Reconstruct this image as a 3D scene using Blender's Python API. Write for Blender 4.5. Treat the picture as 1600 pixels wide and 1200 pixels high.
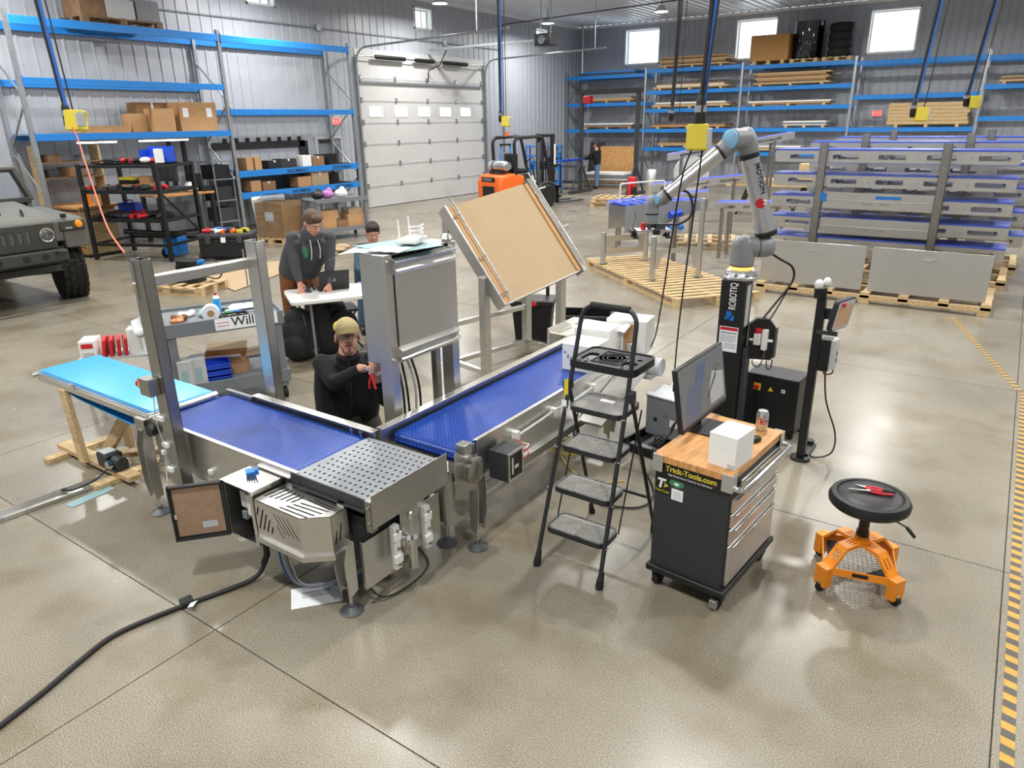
import bpy, bmesh, math, random
from mathutils import Matrix, Vector
random.seed(7)
R = math.radians
S = bpy.context.scene
COL = S.collection
for o in list(bpy.data.objects):
    bpy.data.objects.remove(o)

# ---------------------------------------------------------------- camera
cd = bpy.data.cameras.new('camera')
cam = bpy.data.objects.new('camera', cd)
COL.objects.link(cam)
cd.sensor_width = 36.0
cd.lens = 36.0 * 1112.5 / 1600.0
cd.clip_end = 200
cam.matrix_world = (Matrix.Translation((0, 0, 2.5)) @ Matrix.Rotation(R(34.92), 4, 'Z')
                    @ Matrix.Rotation(R(90 - 20.18), 4, 'X') @ Matrix.Rotation(R(-0.916), 4, 'Z'))
S.camera = cam
# ---------------------------------------------------------------- world: overcast daylight outside the windows
w = bpy.data.worlds.new('overcast_sky')
S.world = w
w.use_nodes = True
w.node_tree.nodes['Background'].inputs[0].default_value = (0.90, 0.95, 1.0, 1)
w.node_tree.nodes['Background'].inputs[1].default_value = 2.6
# ---------------------------------------------------------------- ceiling lamps' light (the fixtures are built below at the same places)
LAMPS = [(x, y) for x in (-15.2, -10.8, -6.4, -2.0, 2.4) for y in (0.1, 6.2, 12.3, 18.35, 24.4)]
LAMP_POWER = 140
ld = bpy.data.lights.new('high_bay_light', 'AREA')
ld.shape = 'DISK'; ld.size = 0.42; ld.energy = LAMP_POWER; ld.color = (1.0, 0.98, 0.945); ld.spread = R(170)
for i, (x, y) in enumerate(LAMPS):
    lo = bpy.data.objects.new('high_bay_light', ld)
    lo.location = (x, y, 5.80)
    COL.objects.link(lo)
vs = S.view_settings
vs.view_transform = 'Standard'; vs.look = 'None'; vs.gamma = 1; vs.use_curve_mapping = False
vs.exposure = 0.42

# ---------------------------------------------------------------- materials
def lin(h):
    h = h.lstrip('#'); c = [int(h[i:i + 2], 16) / 255 for i in (0, 2, 4)]
    return tuple(x / 12.92 if x <= .04045 else ((x + .055) / 1.055) ** 2.4 for x in c) + (1,)
MATS = {}
def mat(name, col, rough=.5, metal=0., var=0., scale=20., bump=0., bscale=80., col2=None, stretch=None, emit=0., coat=0., spec=None):
    m = bpy.data.materials.new(name); m.use_nodes = True
    nt = m.node_tree; p = nt.nodes['Principled BSDF']
    c = lin(col)
    p.inputs['Base Color'].default_value = c
    p.inputs['Roughness'].default_value = rough
    p.inputs['Metallic'].default_value = metal
    if coat: p.inputs['Coat Weight'].default_value = coat
    if spec is not None: p.inputs['Specular IOR Level'].default_value = spec
    if emit:
        p.inputs['Emission Color'].default_value = c; p.inputs['Emission Strength'].default_value = emit
    if var or bump or col2:
        tc = nt.nodes.new('ShaderNodeTexCoord'); mp = nt.nodes.new('ShaderNodeMapping')
        nt.links.new(tc.outputs['Object'], mp.inputs['Vector'])
        if stretch: mp.inputs['Scale'].default_value = stretch
    if var or col2:
        n = nt.nodes.new('ShaderNodeTexNoise'); n.inputs['Scale'].default_value = scale; n.inputs['Detail'].default_value = 4
        nt.links.new(mp.outputs['Vector'], n.inputs['Vector'])
        r = nt.nodes.new('ShaderNodeValToRGB')
        b = lin(col2) if col2 else c
        k = 1 - var
        r.color_ramp.elements[0].position = .32; r.color_ramp.elements[1].position = .68
        r.color_ramp.elements[0].color = (b[0] * k, b[1] * k, b[2] * k, 1)
        r.color_ramp.elements[1].color = (min(1, c[0] * (1 + var)), min(1, c[1] * (1 + var)), min(1, c[2] * (1 + var)), 1)
        nt.links.new(n.outputs['Fac'], r.inputs['Fac']); nt.links.new(r.outputs['Color'], p.inputs['Base Color'])
    if bump:
        n2 = nt.nodes.new('ShaderNodeTexNoise'); n2.inputs['Scale'].default_value = bscale; n2.inputs['Detail'].default_value = 3
        nt.links.new(mp.outputs['Vector'], n2.inputs['Vector'])
        b2 = nt.nodes.new('ShaderNodeBump'); b2.inputs['Strength'].default_value = bump; b2.inputs['Distance'].default_value = .002
        nt.links.new(n2.outputs['Fac'], b2.inputs['Height']); nt.links.new(b2.outputs['Normal'], p.inputs['Normal'])
    MATS[name] = m
    return m
def glassmat(name, tint, gloss):
    m = bpy.data.materials.new(name); m.use_nodes = True; nt = m.node_tree
    nt.nodes.remove(nt.nodes['Principled BSDF'])
    a = nt.nodes.new('ShaderNodeBsdfTransparent'); a.inputs[0].default_value = lin(tint)
    g = nt.nodes.new('ShaderNodeBsdfGlossy'); g.inputs['Roughness'].default_value = .03
    x = nt.nodes.new('ShaderNodeMixShader'); x.inputs[0].default_value = gloss
    nt.links.new(a.outputs[0], x.inputs[1]); nt.links.new(g.outputs[0], x.inputs[2])
    nt.links.new(x.outputs[0], nt.nodes['Material Output'].inputs[0])
    MATS[name] = m
# polished, speckled concrete
def floor_material():
    m = mat('concrete', '#a79c88', .2)
    nt = m.node_tree; p = nt.nodes['Principled BSDF']
    g = nt.nodes.new('ShaderNodeNewGeometry')
    def noise(s, d=2):
        n = nt.nodes.new('ShaderNodeTexNoise'); n.inputs['Scale'].default_value = s; n.inputs['Detail'].default_value = d
        nt.links.new(g.outputs['Position'], n.inputs['Vector']); return n
    def ramp(src, stops):
        r = nt.nodes.new('ShaderNodeValToRGB'); e = r.color_ramp.elements
        e[0].position, e[0].color = stops[0][0], lin(stops[0][1]); e[1].position, e[1].color = stops[-1][0], lin(stops[-1][1])
        for q, c in stops[1:-1]:
            k = e.new(q); k.color = lin(c)
        nt.links.new(src, r.inputs['Fac']); return r
    def mul(a, b, f, mode='MULTIPLY'):
        x = nt.nodes.new('ShaderNodeMix'); x.data_type = 'RGBA'; x.blend_type = mode; x.inputs[0].default_value = f
        nt.links.new(a, x.inputs[6]); nt.links.new(b, x.inputs[7]); return x.outputs[2]
    fine = ramp(noise(190, 3).outputs['Fac'], [(.33, '#5f584b'), (.46, '#8d8677'), (.60, '#a39c8d'), (.72, '#c6bfb1')])
    big = ramp(noise(.55, 4).outputs['Fac'], [(.3, '#d9d9d6'), (.7, '#ffffff')])
    stain = ramp(noise(1.7, 5).outputs['Fac'], [(.36, '#dcd2bd'), (.5, '#ffffff')])
    c = mul(fine.outputs['Color'], big.outputs['Color'], 1)
    c = mul(c, stain.outputs['Color'], .6)
    nt.links.new(c, p.inputs['Base Color'])
    rr = nt.nodes.new('ShaderNodeMapRange'); rr.inputs['To Min'].default_value = .25; rr.inputs['To Max'].default_value = .29
    nt.links.new(noise(3, 4).outputs['Fac'], rr.inputs['Value']); nt.links.new(rr.outputs[0], p.inputs['Roughness'])
floor_material()
mat('joint', '#4a443a', .9)
mat('liner', '#aaafb7', .38, var=.03, scale=3)
mat('ceil', '#d7dbe0', .35)
mat('white', '#e9e9e6', .45); mat('whiteplastic', '#e4e4e0', .35); mat('paper', '#eceef2', .7)
mat('doorpanel', '#c5c5c4', .5, var=.02, scale=4)
mat('galv', '#a9aeb2', .38, .85, var=.12, scale=14)
mat('steel', '#d2d1cd', .36, 1., var=.05, scale=6, stretch=(1, 1, 30))
mat('steeld', '#a5a39e', .33, 1., var=.06, scale=6, stretch=(1, 1, 25))
mat('steelb', '#d8d7d4', .24, 1.)
mat('chrome', '#d5d5d5', .12, 1.)
mat('alu', '#cfd0d2', .33, .9)
mat('blue', '#1b74c9', .42); mat('bluebeam', '#1f7fd0', .4, var=.04, scale=3)
mat('belt', '#2144c4', .42, var=.10, scale=30); mat('beltdark', '#142f94', .5)
mat('platealu', '#94989d', .5, .35)
mat('footgrey', '#5d5f62', .5, .5)
mat('stackbelt', '#3f56b4', .4)
mat('beltlight', '#2ba3ea', .33)
mat('binblue', '#1f4fd0', .4)
mat('black', '#17181a', .45); mat('blackmat', '#1d1e20', .8, bump=.3, bscale=150); mat('rubber', '#151515', .75, bump=.3, bscale=60)
mat('darkgrey', '#3a3d41', .5); mat('grey', '#7d8287', .5); mat('lightgrey', '#b9bcbe', .5); mat('cartgrey', '#70757b', .55)
mat('charcoal', '#2b2d30', .55)
mat('ladder', '#26282b', .38); mat('tread', '#8b8a86', .85, var=.4, scale=120, bump=.8, bscale=220)
mat('wood', '#cfb78e', .65, var=.10, scale=5, stretch=(1, 12, 12), col2='#b7996c')
mat('woodx', '#ccb389', .65, var=.10, scale=5, stretch=(12, 1, 12), col2='#b29466')
mat('oldwood', '#7d6146', .75, var=.2, scale=6)
mat('butcher', '#cf9a5f', .42, var=.1, scale=4, stretch=(14, 1.5, 3), col2='#b8824a')
mat('osb', '#b98d56', .8, var=.35, scale=38, col2='#8d6334')
mat('card', '#b98f63', .8, var=.05, scale=6); mat('cardl', '#ab9474', .75, var=.03, scale=3); mat('cardd', '#8e6a48', .8)
mat('masonite', '#9c8069', .7, var=.12, scale=25)
mat('orange', '#ee6a1f', .45); mat('stoolorange', '#f0911f', .4)
mat('yellow', '#d6c43a', .5); mat('tapeyellow', '#c4983f', .55, var=.1, scale=40); mat('tapeblack', '#57534c', .6, var=.1, scale=40)
mat('red', '#c5202a', .45); mat('redglow', '#e3262b', .4, emit=.7)
mat('robgrey', '#85888b', .42); mat('robblue', '#7fb4d6', .4)
mat('glow', '#ffc95e', .4, emit=1.3); mat('led', '#eaf6ff', .4, emit=9.); mat('lamp', '#ffffff', .4, emit=9.)
mat('drab', '#54544f', .62, var=.06, scale=5); mat('drabd', '#34352f', .7)
mat('screen', '#70757a', .25); mat('screenblue', '#5b6d92', .3); mat('screendk', '#4a4e54', .3); mat('pendantscr', '#b08a6c', .3, emit=.15)
mat('green', '#3c9c47', .5); mat('hoodgreen', '#3c7a58', .8)
mat('skin', '#cc957f', .55, var=.05, scale=12); mat('lips', '#8d4f48', .55); mat('eyew', '#e9e6e0', .3); mat('iris', '#33261d', .3)
mat('hair', '#5b4a3b', .8, var=.25, scale=70, bump=.6, bscale=120); mat('hairdk', '#2c2521', .8, var=.2, scale=70, bump=.6, bscale=120)
mat('hoodie', '#4a4b50', .9, bump=.25, bscale=160); mat('jacket', '#0f1014', .9, bump=.25, bscale=160)
mat('brownpants', '#7c4f2d', .9, bump=.2, bscale=140); mat('jeans', '#5f7f9f', .9, bump=.2, bscale=160); mat('shirt', '#2f4a5c', .9, bump=.2, bscale=150)
mat('cap', '#b3a276', .85, bump=.2, bscale=140); mat('capbrim', '#75683f', .85, bump=.2, bscale=140); mat('capyellow', '#cfae3e', .85)
mat('boot', '#3a2c22', .7); mat('pants', '#3c3a36', .9)
mat('cable', '#1c1c1d', .55); mat('orangecord', '#e0643c', .5); mat('bluehose', '#2a66c0', .45); mat('yellowcord', '#d8c23a', .5); mat('greycord', '#8f9499', .5)
mat('tealpaint', '#8fb0b4', .5); mat('pink', '#b46fb0', .6); mat('copper', '#b07a55', .4, .6)
mat('exitred', '#d43a3a', .4, emit=1.2)
glassmat('pane', '#f4f8fb', .06); glassmat('film', '#dfe3e6', .14); glassmat('lens', '#c9ccd2', .12); glassmat('eyeglass', '#f2f3f5', .05)

# ---------------------------------------------------------------- mesh builder
def frame(axis):
    a = Vector(axis).normalized()
    u = a.orthogonal().normalized(); return u, a.cross(u), a
class B:
    def __init__(s): s.v = []; s.f = []
    def add(s, vs, fs):
        k = len(s.v); s.v += [tuple(p) for p in vs]; s.f += [tuple(i + k for i in f) for f in fs]; return s
    def b(s, x0, y0, z0, x1, y1, z1):
        if x0 > x1: x0, x1 = x1, x0
        if y0 > y1: y0, y1 = y1, y0
        if z0 > z1: z0, z1 = z1, z0
        return s.add([(x0, y0, z0), (x1, y0, z0), (x1, y1, z0), (x0, y1, z0), (x0, y0, z1), (x1, y0, z1), (x1, y1, z1), (x0, y1, z1)],
                     [(3, 2, 1, 0), (4, 5, 6, 7), (0, 1, 5, 4), (1, 2, 6, 5), (2, 3, 7, 6), (3, 0, 4, 7)])
    def bar(s, p, q, w, h, up=(0, 0, 1)):          # rectangular bar from p to q, w wide, h along up
        p = Vector(p); q = Vector(q); a = (q - p).normalized(); u = Vector(up)
        sd = a.cross(u)
        if sd.length < 1e-4: sd = a.cross(Vector((1, 0, 0)))
        sd.normalize(); u = sd.cross(a)
        pts = [c + sd * i * w / 2 + u * j * h / 2 for c in (p, q) for i, j in ((-1, -1), (1, -1), (1, 1), (-1, 1))]
        return s.add(pts, [(3, 2, 1, 0), (4, 5, 6, 7), (0, 1, 5, 4), (1, 2, 6, 5), (2, 3, 7, 6), (3, 0, 4, 7)])
    def c(s, p, q, r, r2=None, n=16):
        p = Vector(p); q = Vector(q); u, v, a = frame(q - p); r2 = r if r2 is None else r2
        vs = [p + (u * math.cos(t) + v * math.sin(t)) * r for t in [2 * math.pi * i / n for i in range(n)]]
        vs += [q + (u * math.cos(t) + v * math.sin(t)) * r2 for t in [2 * math.pi * i / n for i in range(n)]]
        return s.add(vs, [(i, (i + 1) % n, n + (i + 1) % n, n + i) for i in range(n)] + [tuple(range(n - 1, -1, -1)), tuple(range(n, 2 * n))])
    def t(s, pts, r, n=8, rad=None):               # tube along points, optional radius per point
        P = [Vector(p) for p in pts]; k = len(P); vs = []; pu = None
        for i, p in enumerate(P):
            a = (P[min(i + 1, k - 1)] - P[max(i - 1, 0)]).normalized()
            if pu is None: u = a.orthogonal().normalized()
            else:
                u = pu - a * pu.dot(a)
                u = u.normalized() if u.length > 1e-5 else a.orthogonal().normalized()
            pu = u; v = a.cross(u); rr = rad[i] if rad else r
            vs += [p + (u * math.cos(2 * math.pi * j / n) + v * math.sin(2 * math.pi * j / n)) * rr for j in range(n)]
        fs = [(i * n + j, i * n + (j + 1) % n, (i + 1) * n + (j + 1) % n, (i + 1) * n + j) for i in range(k - 1) for j in range(n)]
        return s.add(vs, fs + [tuple(range(n - 1, -1, -1)), tuple(range((k - 1) * n, k * n))])
    def l(s, prof, o=(0, 0, 0), axis=(0, 0, 1), n=24):   # lathe: profile of (radius, height)
        u, v, a = frame(axis); o = Vector(o); k = len(prof); vs = []
        for r, h in prof:
            vs += [o + a * h + (u * math.cos(2 * math.pi * j / n) + v * math.sin(2 * math.pi * j / n)) * max(r, 1e-4) for j in range(n)]
        fs = [(i * n + j, i * n + (j + 1) % n, (i + 1) * n + (j + 1) % n, (i + 1) * n + j) for i in range(k - 1) for j in range(n)]
        return s.add(vs, fs + [tuple(range(n - 1, -1, -1)), tuple(range((k - 1) * n, k * n))])
    def e(s, o, rx, ry, rz, n=16, m=10, rot=None):   # ellipsoid
        o = Vector(o); vs = []; rot = rot or Matrix.Identity(3)
        for i in range(m + 1):
            th = math.pi * i / m; sr = max(math.sin(th), 1e-3)
            vs += [o + rot @ Vector((rx * sr * math.cos(2 * math.pi * j / n), ry * sr * math.sin(2 * math.pi * j / n), -rz * math.cos(th))) for j in range(n)]
        fs = [(i * n + j, i * n + (j + 1) % n, (i + 1) * n + (j + 1) % n, (i + 1) * n + j) for i in range(m) for j in range(n)]
        return s.add(vs, fs + [tuple(range(n - 1, -1, -1)), tuple(range(m * n, (m + 1) * n))])
    def x(s, poly, o, u, v, d):                      # extrude 2-D polygon (in o+u*a+v*b) by vector d
        o = Vector(o); u = Vector(u); v = Vector(v); d = Vector(d); n = len(poly)
        vs = [o + u * a + v * b for a, b in poly]; vs += [p + d for p in vs]
        if u.cross(v).dot(d) < 0: f0, f1, sd = tuple(range(n)), tuple(range(2 * n - 1, n - 1, -1)), [(i, n + i, n + (i + 1) % n, (i + 1) % n) for i in range(n)]
        else: f0, f1, sd = tuple(range(n - 1, -1, -1)), tuple(range(n, 2 * n)), [(i, (i + 1) % n, n + (i + 1) % n, n + i) for i in range(n)]
        return s.add(vs, [f0, f1] + sd)
    def p(s, outer, holes, o, u, v, d):              # plate with real holes, thickness vector d
        o = Vector(o); u = Vector(u); v = Vector(v); d = Vector(d)
        bm = bmesh.new(); loops = []
        for lp in [outer] + holes:
            vv = [bm.verts.new((a, b, 0)) for a, b in lp]; loops.append(vv)
            for i in range(len(vv)): bm.edges.new((vv[i], vv[(i + 1) % len(vv)]))
        bmesh.ops.triangle_fill(bm, use_beauty=True, use_dissolve=False, edges=bm.edges[:], normal=(0, 0, 1))
        bm.verts.index_update(); n = len(bm.verts)
        xy = [(q.co.x, q.co.y) for q in bm.verts]
        top = [o + u * a + v * b for a, b in xy]; bot = [q + d for q in top]
        fs = []
        flip = u.cross(v).dot(d) > 0
        for f in bm.faces:
            ix = [q.index for q in f.verts]
            up = f.normal.z > 0
            if up == flip: ix = ix[::-1]
            fs.append(tuple(ix)); fs.append(tuple(n + i for i in ix[::-1]))
        for lp in loops:
            k = len(lp)
            for i in range(k):
                a, b2 = lp[i].index, lp[(i + 1) % k].index
                fs.append((a, b2, n + b2, n + a))
        bm.free()
        return s.add(top + bot, fs)
def ngon(cx, cy, r, n=8, ph=0): return [(cx + r * math.cos(ph + 2 * math.pi * i / n), cy + r * math.sin(ph + 2 * math.pi * i / n)) for i in range(n)]
def rect(x0, y0, x1, y1): return [(x0, y0), (x1, y0), (x1, y1), (x0, y1)]
def rrect(x0, y0, x1, y1, r, n=3):
    o = []
    for cx, cy, a in ((x1 - r, y0 + r, -90), (x1 - r, y1 - r, 0), (x0 + r, y1 - r, 90), (x0 + r, y0 + r, 180)):
        o += [(cx + r * math.cos(R(a + 90 * i / n)), cy + r * math.sin(R(a + 90 * i / n))) for i in range(n + 1)]
    return o
def slot(ax, ay, bx, by, w):                          # straight slot outline
    dx, dy = bx - ax, by - ay; L = math.hypot(dx, dy); nx, ny = -dy / L * w / 2, dx / L * w / 2
    return [(ax - nx, ay - ny), (bx - nx, by - ny), (bx + nx, by + ny), (ax + nx, ay + ny)]
def arc(pts, r=.03, n=5):                             # round the corners of a polyline
    P = [Vector(p) for p in pts]; o = [P[0]]
    for i in range(1, len(P) - 1):
        a = (P[i - 1] - P[i]); b = (P[i + 1] - P[i]); d = min(r, a.length * .48, b.length * .48)
        p, q = P[i] + a.normalized() * d, P[i] + b.normalized() * d
        for k in range(n + 1):
            t = k / n; o.append(p * (1 - t) ** 2 + P[i] * 2 * t * (1 - t) + q * t * t)
    return o + [P[-1]]
def curve(pts, n=6):                                  # Catmull-Rom through points
    P = [Vector(p) for p in pts]; Q = [P[0] * 2 - P[1]] + P + [P[-1] * 2 - P[-2]]; o = []
    for i in range(1, len(Q) - 2):
        for k in range(n):
            t = k / n; a, b, c, d = Q[i - 1:i + 3]
            o.append(.5 * ((2 * b) + (c - a) * t + (2 * a - 5 * b + 4 * c - d) * t * t + (3 * b - a - 3 * c + d) * t ** 3))
    return o + [P[-1]]

def mesh(name, g, m, smooth=40):
    me = bpy.data.meshes.new(name); me.from_pydata(g.v, [], g.f); me.update()
    me.materials.append(MATS[m])
    if smooth:
        me.shade_smooth(); me.set_sharp_from_angle(angle=R(smooth))
    return me
def link(o, parent=None):
    COL.objects.link(o)
    if parent is not None: o.parent = parent
    return o
def part(parent, name, m, g, bev=0, label=None, smooth=40, kind=None):
    o = link(bpy.data.objects.new(name, g if isinstance(g, bpy.types.Mesh) else mesh(name, g, m, smooth)), parent)
    if bev:
        q = o.modifiers.new('bevel', 'BEVEL'); q.width = bev; q.segments = 2; q.limit_method = 'ANGLE'
    if label: o['label'] = label
    if kind: o['kind'] = kind
    return o
def tag(o, label, cat, group=None):
    o['label'] = label; o['category'] = cat
    if group: o['group'] = group
    return o
def thing(name, label, cat, loc=(0, 0, 0), rz=0, group=None):
    o = bpy.data.objects.new(name, None); o.empty_display_size = .1
    link(o); o.location = loc; o.rotation_euler = (0, 0, R(rz))
    return tag(o, label, cat, group)
def solo(name, label, cat, m, g, loc=(0, 0, 0), rz=0, group=None, bev=0, smooth=40):
    o = part(None, name, m, g, bev, smooth=smooth); o.location = loc; o.rotation_euler = (0, 0, R(rz))
    return tag(o, label, cat, group)
def struct(name, m, g, parent=None, smooth=0):
    o = part(parent, name, m, g, smooth=smooth)
    if parent is None: o['kind'] = 'structure'
    return o
def dup(root, loc, rz=0, label=None, group=None, scale=None):
    def cp(o, par):
        c = o.copy(); COL.objects.link(c)
        if par is not None:
            c.parent = par; c.matrix_parent_inverse = o.matrix_parent_inverse.copy()
        for k in [q for q in CH.get(o.name, [])]: cp(k, c)
        return c
    CH = {}
    for q in bpy.data.objects:
        if q.parent: CH.setdefault(q.parent.name, []).append(q)
    r = cp(root, None); r.location = loc; r.rotation_euler = (0, 0, R(rz))
    if scale: r.scale = scale
    if label: r['label'] = label
    if group: r['group'] = group
    return r
def text(parent, name, s, m, o, u, v, size, align='LEFT', ext=.0006, label=None, shear=0, bold=0, xs=1.):
    fc = bpy.data.curves.new(name, 'FONT'); fc.body = s; fc.size = size; fc.align_x = align; fc.extrude = ext; fc.shear = shear; fc.offset = bold
    to = bpy.data.objects.new(name, fc); COL.objects.link(to)
    bpy.context.view_layer.update()
    me = bpy.data.meshes.new_from_object(to.evaluated_get(bpy.context.evaluated_depsgraph_get()))
    bpy.data.objects.remove(to)
    me.materials.clear(); me.materials.append(MATS[m])
    u = Vector(u).normalized(); v = Vector(v).normalized(); n = u.cross(v)
    M = Matrix((u * xs, v, n)).transposed().to_4x4(); M.translation = Vector(o) + n * .001
    me.transform(M); me.name = name
    q = link(bpy.data.objects.new(name, me), parent)
    if label: q['label'] = label
    return q
glassmat('filmblue', '#5f7f9c', .12)
# ================================================================ THE SETTING
ZC = 6.3; XW = -17.0; YF = 30.0; XR = 7.0; YB = -4.25
fl = struct('floor', 'joint', B().b(XW - .3, YB - .2, -.25, XR + .2, YF + .3, -.006))
xs = [XW - .2] + [.33 + 3.41 * k for k in range(-5, 2)] + [XR]
ys = [YB, -1.25, 1.63, 4.5, 8.0, 11.4, 14.8, 18.2, 21.6, 25.0, 28.4, YF + .1]
for i in range(len(xs) - 1):
    for j in range(len(ys) - 1):
        part(fl, 'slab', 'concrete', B().b(xs[i] + .0035, ys[j] + .0035, -.03, xs[i + 1] - .0035, ys[j + 1] - .0035, 0), smooth=0)
def ribs(wd, n, hgt, proud=.02):                     # corrugated liner panel profile, (along, out)
    o = []; st = wd / n
    for k in range(n):
        a = k * st
        o += [(a, 0), (a + st * .5 - .034, 0), (a + st * .5 - .018, proud), (a + st * .5 + .018, proud), (a + st * .5 + .034, 0)]
    return o + [(wd - .002, 0)]
def panel_mesh(wd, z0, z1, axis):                     # axis 'y': wall along y facing +x ; 'x': wall along x facing -y
    pr = ribs(wd, 3, z1); g = B(); n = len(pr); vs = []
    for z in (z0, z1):
        for a, h in pr: vs.append((h, a, z) if axis == 'y' else (a, -h, z))
    fs = [(i, i + 1, n + i + 1, n + i) for i in range(n - 1)]
    if axis == 'x': pass
    g.add(vs, fs); return mesh('panel', g, 'liner', 0)
# ---- the wall with the overhead door, facing +x
wl = struct('wall_left', 'liner', B().b(XW - .25, YB, 0, XW - .2, YF, ZC))
DY0, CW = 16.45, .9
cache = {}
def pan(par, wd, z0, z1, axis, loc):
    k = (wd, z0, z1, axis)
    if k not in cache: cache[k] = panel_mesh(*k)
    o = part(par, 'panel', None, cache[k]); o.location = loc
WINL = {-4: (5.42, 6.05), 3: (5.38, 6.02), 11: (5.38, 6.02)}
for k in range(-23, 15):
    y = DY0 + CW * k
    if 0 <= k < 7 and k != 3: spans = [(4.62, ZC)]
    elif k == 3: spans = [(4.62, 5.38), (6.02, ZC)]
    elif k in WINL: spans = [(0, WINL[k][0]), (WINL[k][1], ZC)]
    elif k == -2: spans = [(2.2, ZC)]
    else: spans = [(0, ZC)]
    for a, b in spans: pan(wl, CW, a, b, 'y', (XW, y, 0))
def window(name, o, wd, z0, z1, axis):
    # reveal box, sash frame with a middle bar and two panes
    t = B()
    def bx(a0, d0, za, a1, d1, zb):
        if axis == 'y': t.b(o[0] + d0, o[1] + a0, za, o[0] + d1, o[1] + a1, zb)
        else: t.b(o[0] + a0, o[1] - d0, za, o[0] + a1, o[1] - d1, zb)
    for a0, a1, za, zb in ((0, .045, z0, z1), (wd - .045, wd, z0, z1), (0, wd, z0, z0 + .045), (0, wd, z1 - .045, z1)):
        bx(a0, -.26, za, a1, .03, zb)
    w_ = struct(name, 'white', t)
    t = B()
    for a0, a1, za, zb in ((.045, .09, z0 + .045, z1 - .045), (wd - .09, wd - .045, z0 + .045, z1 - .045), (.09, wd - .09, z0 + .045, z0 + .09), (.09, wd - .09, z1 - .09, z1 - .045)):
        bx(a0, -.22, za, a1, -.17, zb)
    if axis == 'y': bx(wd * .62, -.22, z0 + .09, wd * .62 + .05, -.17, z1 - .09)
    part(w_, 'window_frame', 'white', t, smooth=0)
    for a0, a1 in (((.09, wd * .62), (wd * .62 + .05, wd - .09)) if axis == 'y' else ((.09, wd - .09),)):
        t = B(); bx(a0, -.20, z0 + .09, a1, -.194, z1 - .09); part(w_, 'pane', 'pane', t, smooth=0)
for i, k in enumerate((-4, 3, 11)): window('window_%d' % (i + 1), (XW, DY0 + CW * k), CW, *WINL[k], 'y')
def outer(par, axis, holes, lo, hi, depth):
    # sheathing with the window openings left free
    cuts = sorted(holes); a = lo; g = B()
    def bx(a0, a1, z0, z1):
        if a1 - a0 < 1e-3 or z1 - z0 < 1e-3: return
        if axis == 'y': g.b(XW + depth - .05, a0, z0, XW + depth, a1, z1)
        else: g.b(a0, YF - depth, z0, a1, YF - depth + .05, z1)
    for h0, h1, *zz in cuts:
        bx(a, h0, 0, ZC); zb = 0
        for z0, z1 in zip(zz[::2], zz[1::2]): bx(h0, h1, zb, z0); zb = z1
        bx(h0, h1, zb, ZC); a = h1
    bx(a, hi, 0, ZC); return g
wl.data = mesh('wall_left', outer(wl, 'y', [(DY0 + CW * k, DY0 + CW * (k + 1)) + ((0, 4.62) if 0 <= k < 7 else ()) + WINL.get(k, ()) for k in set(WINL) | set(range(7))], YB, YF, -.2), 'liner', 0)
# ---- far wall, facing -y
CF = .785; XF0 = -17.195
WINF = {3: (4.68, 6.06), 9: (4.62, 6.06), 15: (4.56, 5.98)}
wf = struct('wall_far', 'liner', outer(None, 'x', [(XF0 + CF * k, XF0 + CF * (k + 2), z0, z1) for k, (z0, z1) in WINF.items()], XW - .2, XR, -.2))
for k in range(0, 31):
    q = k if k in WINF else (k - 1 if k - 1 in WINF else None)
    for a, b in ([(0, ZC)] if q is None else [(0, WINF[q][0]), (WINF[q][1], ZC)]): pan(wf, CF, a, b, 'x', (XF0 + CF * k, YF, 0))
for i, k in enumerate((3, 9, 15)): window('window_%d' % (i + 4), (XF0 + CF * k, YF), CF * 2, *WINF[k], 'x')
struct('wall_right', 'liner', B().b(XR, YB, 0, XR + .2, YF + .2, ZC))
struct('wall_back', 'liner', B().b(XW - .2, YB - .2, 0, XR + .2, YB, ZC))
# ---- ceiling, ribs along y
ce = struct('ceiling', 'ceil', B().b(XW - .3, YB - .2, ZC + .03, XR + .2, YF + .3, ZC + .2))
pr = ribs(.9, 3, 0, .03); n = len(pr); vs = []
for y in (YB, YF): vs += [(a, y, ZC + .025 - h) for a, h in pr]
cm = mesh('ceiling_panel', B().add(vs, [(i, i + 1, n + i + 1, n + i) for i in range(n - 1)]), 'ceil', 0)
for k in range(27):
    o = part(ce, 'ceiling_panel', None, cm); o.location = (XW + .9 * k - .05, 0, 0)
struct('trim_1', 'liner', B().b(XW + .001, YF - .07, 0, XW + .07, YF - .001, ZC - .01))
struct('trim_2', 'white', B().b(XW + .001, YB + .01, ZC - .1, XW + .045, YF - .08, ZC - .01))
struct('trim_3', 'white', B().b(XW + .08, YF - .045, ZC - .1, XR - .01, YF - .001, ZC - .01))
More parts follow.
